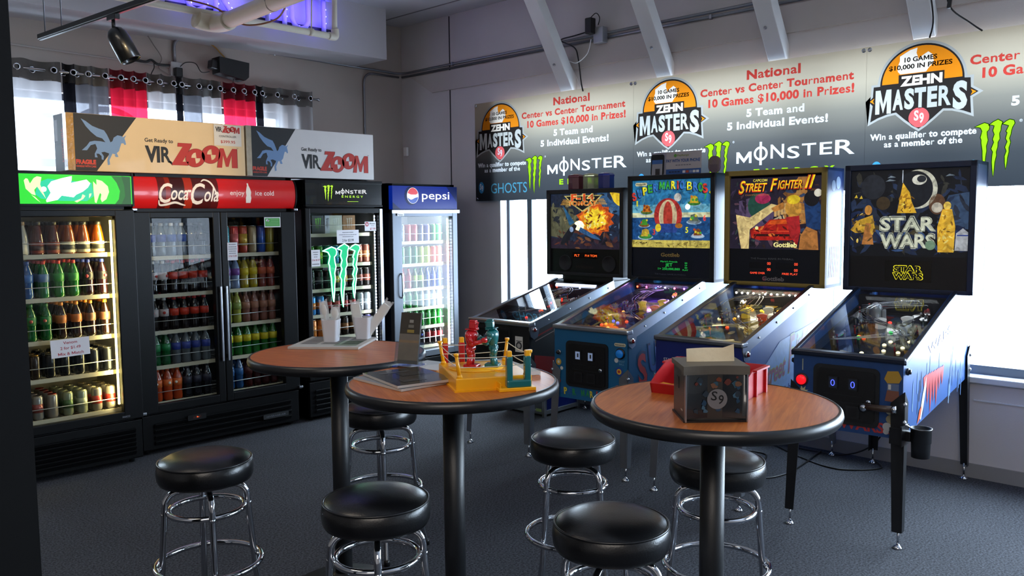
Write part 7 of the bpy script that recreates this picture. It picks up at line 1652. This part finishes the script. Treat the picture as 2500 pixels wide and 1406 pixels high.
MB().tube(smoothpath([(-0.05, 0.06, -0.03), (-0.05, 0.10, -0.14), (-0.04, 0.22, -0.20), (-0.02, 0.33, -0.17), (0.02, 0.33, -0.22), (0.02, 0.22, -0.40), (0.03, 0.16, -0.46)], 7), 0.0035, WHITEP, 6).build('white_cord', j)
MB().tube(smoothpath([(-0.06, 0.06, 0.14), (-0.06, 0.0, 0.17), (-0.05, -0.03, 0.13), (-0.03, 0.0, 0.08)], 6), 0.004, BLACKP, 6).build('black_cord', j)
conduit('black cord cable-tied along the conduit and down to the first banner', smoothpath([(5.645, 4.50, 3.21), (5.66, 4.70, 3.20), (5.66, 4.86, 3.185), (5.65, 4.70, 3.10), (5.63, 4.64, 3.0), (5.645, 4.62, 2.80), (5.645, 4.60, 2.72)], 7), 0.006, name='cord', mm=BLACKP, cat='cord')
conduit('thin black cord hanging from the ceiling at the last brace', smoothpath([(5.30, 1.86, 3.5), (5.50, 1.81, 3.1), (5.58, 1.79, 2.85), (5.62, 1.82, 2.74)], 6), 0.005, name='cord', mm=BLACKP, cat='cord')
o = conduit('black cord with inline switch hanging over the third banner', smoothpath([(5.38, 1.80, 3.4), (5.52, 1.72, 3.05), (5.60, 1.70, 2.90), (5.63, 1.60, 2.80), (5.64, 1.53, 2.74)], 6), 0.005, name='cord', mm=BLACKP, cat='cord')
m = MB(T(5.585, 1.70, 2.93) @ RY(20)); m.box((0, 0, 0), (0.022, 0.022, 0.09), BLACKP, bev=0.005); m.build('inline_switch', o)
# track light
t = thing('track_light', 'black ceiling track with one can-shaped spotlight', 'track light', (1.93, 4.6, 2.82), 4.5)
m = MB(); m.box((0, -0.65, 0), (0.036, 3.9, 0.03), BLACKM, bev=0.003); m.box((0, -0.65, -0.017), (0.016, 3.9, 0.006), BLACKP); m.build('track', t)
for y in (1.22, 0.98): MB().cyl((0, y, 0.015), (0.0, y, 0.84), 0.004, GALV, 8).build('hanger_rod', t)
m = MB(); m.box((0, 0.32, -0.03), (0.03, 0.10, 0.03), BLACKP, bev=0.004); m.cyl((0, 0.32, -0.04), (0, 0.32, -0.10), 0.010, BLACKP, 10); a = m.build('mount_arm', t)
M_ = T(0.005, 0.32, -0.10) @ RZ(-40) @ RY(154) @ T(0, 0, -0.015)
m = MB(M_); m.lathe([(0.0, 0.0), (0.022, 0.003), (0.042, 0.016), (0.054, 0.04), (0.0575, 0.07), (0.0575, 0.195), (0.054, 0.197), (0.050, 0.185), (0.03, 0.15), (0, 0.145)], mat('#0d0f13', 0.3, coat=0.4), n=40); sp = m.build('lamp_can', t)
# white plastic pipes under the soffit
PVC = mat('#cbbfa6', 0.45, noise=0.04); PVC2 = mat('#cfc8b8', 0.45, noise=0.04)
o = thing('plastic_pipe_rail', 'white plastic pipe rail with corner elbow hanging before the blue letters', 'pipe', (3.0, 6.0, 3.17))
m = MB(); m.tube([(-1.5, 0, 0.02), (1.10, 0, -0.005)], 0.026, PVC2, 20); m.build('rail', o)
m = MB(); m.tube([(1.11, 0, 0.03), (1.12, 0, 0.49)], 0.022, PVC2, 20); m.build('post', o)
m = MB(); m.tube(smoothpath([(1.05, 0, -0.004), (1.10, 0, -0.005), (1.115, 0, 0.01), (1.112, 0, 0.06)], 5), 0.032, PVC2, 20); m.build('elbow', o)
MB().cyl((0.88, -0.01, 0.03), (0.90, -0.01, 0.49), 0.006, PVC2, 10).build('hanger', o); m = MB(); m.cyl((0.86, 0, 0.0), (0.90, 0, 0.0), 0.031, PVC2, 20); m.build('clamp', o)
o = thing('vent_pipe', 'thick cream pipe with elbow running toward the viewer under the ceiling', 'pipe', (3.06, 5.95, 3.10))
MB().tube([(0, -0.02, 0.0), (0.02, -4.2, 0.10)], 0.058, PVC, 28).build('pipe', o)
MB().tube(smoothpath([(0.0, -0.16, 0.0), (0, -0.06, 0.0), (-0.02, 0.04, 0.01), (-0.09, 0.07, 0.02), (-0.14, 0.07, 0.03)], 6), 0.066, PVC, 28).build('elbow', o)
m = MB(); m.cyl((0.005, -0.75, 0.018), (0.005, -0.765, 0.018), 0.0595, mat('#8a8070', 0.5), 28); m.build('joint', o)
conduit('brown cable drooping over the thick cream pipe', smoothpath([(1.9, 5.95, 3.30), (2.6, 5.95, 3.245), (3.0, 5.93, 3.215), (3.12, 5.86, 3.13), (3.2, 5.75, 3.08), (3.28, 5.5, 3.10), (3.2, 5.2, 3.18)], 7), 0.0065, name='cable', mm=mat('#8a5a34', 0.5), cat='cable')
# blue lit letters on the soffit
LTR = mat('#a8a4dc', 0.4, emit=0.12, emitc='#4a38ff'); LEDB = mat('#6a7cff', 0.3, emit=26, emitc='#5a60ff'); RCW = mat('#141428', 0.5)
o = thing('lit_letter_sign', 'row of white letters glowing blue on the soffit', 'letter sign', (3.9, SY-0.03, 3.32))
def strokes(ch):
    return {'H': [[(0, 0), (0, .3)], [(.16, 0), (.16, .3)], [(0, .15), (.16, .15)]], 'U': [[(0, .3), (0, .07), (.025, .02), (.08, 0), (.135, .02), (.16, .07), (.16, .3)]], 'T': [[(.08, 0), (.08, .3)], [(-.01, .3), (.17, .3)]], 'K': [[(0, 0), (0, .3)], [(.16, .3), (.01, .15)], [(.03, .17), (.16, 0)]], 'C': [[(.16, .07), (.13, .02), (.08, 0), (.03, .02), (0, .08), (0, .22), (.03, .28), (.08, .3), (.13, .28), (.16, .23)]]}[ch]
for ch, x in (('C', -0.80), ('K', -0.555), ('H', -0.09), ('U', 0.145), ('T', 0.385)):
    m = MB()
    for st in strokes(ch): m.tube([(x+a, -0.03, b) for a, b in st], 0.021, LTR, 12)
    l = m.build('letter', o)
    for st in strokes(ch):
        for q in range(3):
            i = min(len(st)-2, int(q*(len(st)-1)/3)); a = Vector((st[i][0], 0, st[i][1])); b = Vector((st[i+1][0], 0, st[i+1][1])); p = a.lerp(b, 0.25+0.2*q)
            m = MB(); m.ball((x+p.x+0.028, -0.02, p.z+0.012), 0.007, LEDB, n=8, k=5); m.build('led', l)
for x0, x1 in ((-0.95, -0.33), (-0.16, 0.62)): MB().bb((x0, 0.0, 0.005), (x1, 0.022, 0.045), RCW).build('raceway', o)
for x in (-0.6, 0.22): 
    d = bpy.data.lights.new('letter_glow', 'AREA'); d.shape = 'RECTANGLE'; d.size = 0.6; d.size_y = 0.25; d.energy = 2.2; d.color = (0.15, 0.10, 1.0)
    l = bpy.data.objects.new('letter_glow', d); COL.objects.link(l); l.parent = o; l.location = (x, -0.06, 0.15); l.rotation_euler = Vector((0, 1, 0)).to_track_quat('-Z', 'Y').to_euler()

# ------------------------------------------------------------------ things on and round the pinball machines
def jar(lb, x, y, c, alpha):
    t = thing('plastic_jar', lb, 'jar', (x, y, 1.876), 15, 'coloured jars on the corner pinball machine')
    mm = mat(c, 0.15, trans=alpha, noise=0.05)
    MB().lathe([(0, 0), (0.064, 0), (0.066, 0.004), (0.066, 0.095), (0, 0.095)], mm, n=8, smooth=False).build('jar_body', t)
    MB().lathe([(0.067, 0.094), (0.069, 0.098), (0.069, 0.106), (0.06, 0.116), (0.04, 0.124), (0, 0.127)], mm, n=8, smooth=False).build('lid', t)
jar('maroon faceted plastic jar, left on top of the corner machine', 5.30, 4.395, '#6a2a3c', 0.2); jar('clear yellowish faceted plastic jar between the maroon and blue ones', 5.30, 4.24, '#b8b48c', 0.75); jar('dark blue faceted plastic jar, right on top of the corner machine', 5.30, 4.085, '#1c2c84', 0.25)
t = thing('payment_sign', 'pay with your phone card sign standing on the bright blue machine', 'sign', (5.30, 3.45, 1.956), 2)
m = MB(frame((0, 0, 0), (0, -1, 0), (0.06, 0, 1))); PS = mat('#b0a8a8', 0.4); BL = mat('#24508c', 0.4)
m.box((0, 0.085, -0.003), (0.42, 0.17, 0.005), PS); m.rect(-0.21, 0.0, 0.21, 0.042, BL, 0.0003); m.rect(-0.21, 0.0, -0.08, 0.17, mat('#9a98a4', 0.4), 0.0004)
m.text('PAY WITH YOUR PHONE', 0.06, 0.093, BL, 0.28, 0.022, 0.0006, bold=0.03); m.text('PayRange', 0.06, 0.135, mat('#7c8a3c', 0.4), 0.095, 0.014, 0.0006, bold=0.01); m.disc(-0.005, 0.141, 0.012, mat('#5c9a3c', 0.4), 0.0006); [m.rect(0.0+0.022*k, 0.068, 0.017+0.022*k, 0.073, mat('#5a5a64', 0.4), 0.0006) for k in range(6)]; [m.rect(-0.055+0.024*k, 0.018, -0.036+0.024*k, 0.026, mat('#101c34', 0.4), 0.0008) for k in range(4)]
for k in range(5): m.rect(0.06+0.028*k, 0.012, 0.083+0.028*k, 0.030, mat(('#d8d8dc', '#b84c34', '#7a8cb0', '#d8d8d0', '#e0e0e0')[k], 0.4), 0.0008)
m.build('card', t)
m = MB(frame((-0.006, 0, 0), (0, -1, 0), (0.06, 0, 1))); m.prism(rrect(-0.205, 0.0, -0.095, 0.155, 0.016), 0, 0.006, mat('#17181c', 0.25)); m.rect(-0.195, 0.0, -0.105, 0.115, mat('#8a8a90', 0.3, emit=0.05), 0.0063); m.rect(-0.195, 0.085, -0.105, 0.115, mat('#3c64a0', 0.3), 0.0066); m.rect(-0.165, 0.0, -0.125, 0.05, mat('#3a3638', 0.3), 0.0066); m.build('phone_picture', t)
m = MB(); m.box((0.03, 0, 0.004), (0.05, 0.36, 0.006), PS); m.build('foot', t)
o = MB(frame((0, 0, 0), (0, -1, 0), (0, 0, 1))); o.prism(rrect(-0.045, 0, 0.045, 0.12, 0.044, 10), -0.01, 0.01, sheer('frosted_topper', '#a08c94', 0.35, 0.7)); o.rect(-0.032, 0.01, 0.032, 0.06, mat('#5c4c54', 0.5), 0.0105)
tag(o.build('plastic_topper', None, (5.30, 3.125, 1.956)), 'frosted round-topped plastic piece right of the phone payment sign', 'topper')
# silver framed case on the floor beyond the corner machine
t = thing('floor_cabinet', 'low silver-framed cabinet on the floor behind the corner machine legs', 'cabinet', (5.33, 4.79, 0), 2)
AL = mat('#aab0b4', 0.35, 0.8)
wx, wy, hz = 0.225, 0.195, 0.50
for x in (-wx, wx):
    for y in (-wy, wy): MB().box((x, y, hz/2), (0.03, 0.03, hz), AL, bev=0.003).build('corner_post', t)
for z in (0.035, hz-0.015):
    for y in (-wy, wy): MB().box((0, y, z), (2*wx, 0.028, 0.035), AL, bev=0.003).build('frame_rail', t)
    for x in (-wx, wx): MB().box((x, 0, z), (0.028, 2*wy, 0.035), AL, bev=0.003).build('frame_rail', t)
MB().bb((-wx, -wy+0.01, 0.05), (-wx+0.006, wy-0.01, hz-0.03), mat('#6a7078', 0.25, noise=0.1)).build('front_panel', t)
m = MB(); m.bb((-wx+0.01, -wy-0.003, 0.05), (wx-0.01, -wy+0.003, hz-0.03), mat('#14246c', 0.35)); m.prism([(-0.20, 0.17), (-0.08, 0.23), (-0.20, 0.25)], 0.0035, 0.0042, mat('#d8b81c', 0.4), SR_(0, 0, 0) @ T(0, 0, wy)); m.build('side_panel', t)
m = MB(); m.bb((wx-0.006, -wy+0.01, 0.05), (wx, wy-0.01, hz-0.03), mat('#14246c', 0.35)); m.bb((-wx, wy-0.004, 0.05), (wx, wy+0.002, hz-0.03), mat('#14246c', 0.35)); m.bb((-wx, -wy, hz-0.012), (wx, wy, hz), mat('#2a2e36', 0.4)); m.build('rear_shell', t)
MB().box((-wx-0.015, 0.0-wy*0.75, 0.053), (0.002, 0.06, 0.025), mat('#a8c878', 0.5)).build('green_sticker', t)
# power cords on the carpet
for lb, pts in (('black power cord coiled on the carpet under the bright blue machine', [(5.6, 3.3, 0.008), (5.3, 3.1, 0.006), (4.9, 2.95, 0.006), (4.75, 2.75, 0.006), (4.95, 2.62, 0.006), (5.3, 2.7, 0.006), (5.2, 2.9, 0.012), (4.85, 2.85, 0.012), (4.7, 2.6, 0.006), (4.95, 2.4, 0.006), (5.62, 2.45, 0.008)]),
                ('black power cord trailing along the carpet behind the deep blue machine', [(5.65, 2.9, 0.01), (5.4, 2.5, 0.006), (5.3, 2.2, 0.006), (5.5, 2.0, 0.006), (5.64, 2.1, 0.01)]),
                ('black power cord hanging from the space machine to the carpet', [(5.45, 1.95, 0.62), (5.62, 2.0, 0.35), (5.66, 2.1, 0.12), (5.63, 2.3, 0.01), (5.60, 2.6, 0.006)])):
    tag(MB().tube(smoothpath(pts, 8), 0.0055, BLACKP, 8).build('power_cord'), lb, 'power cord')
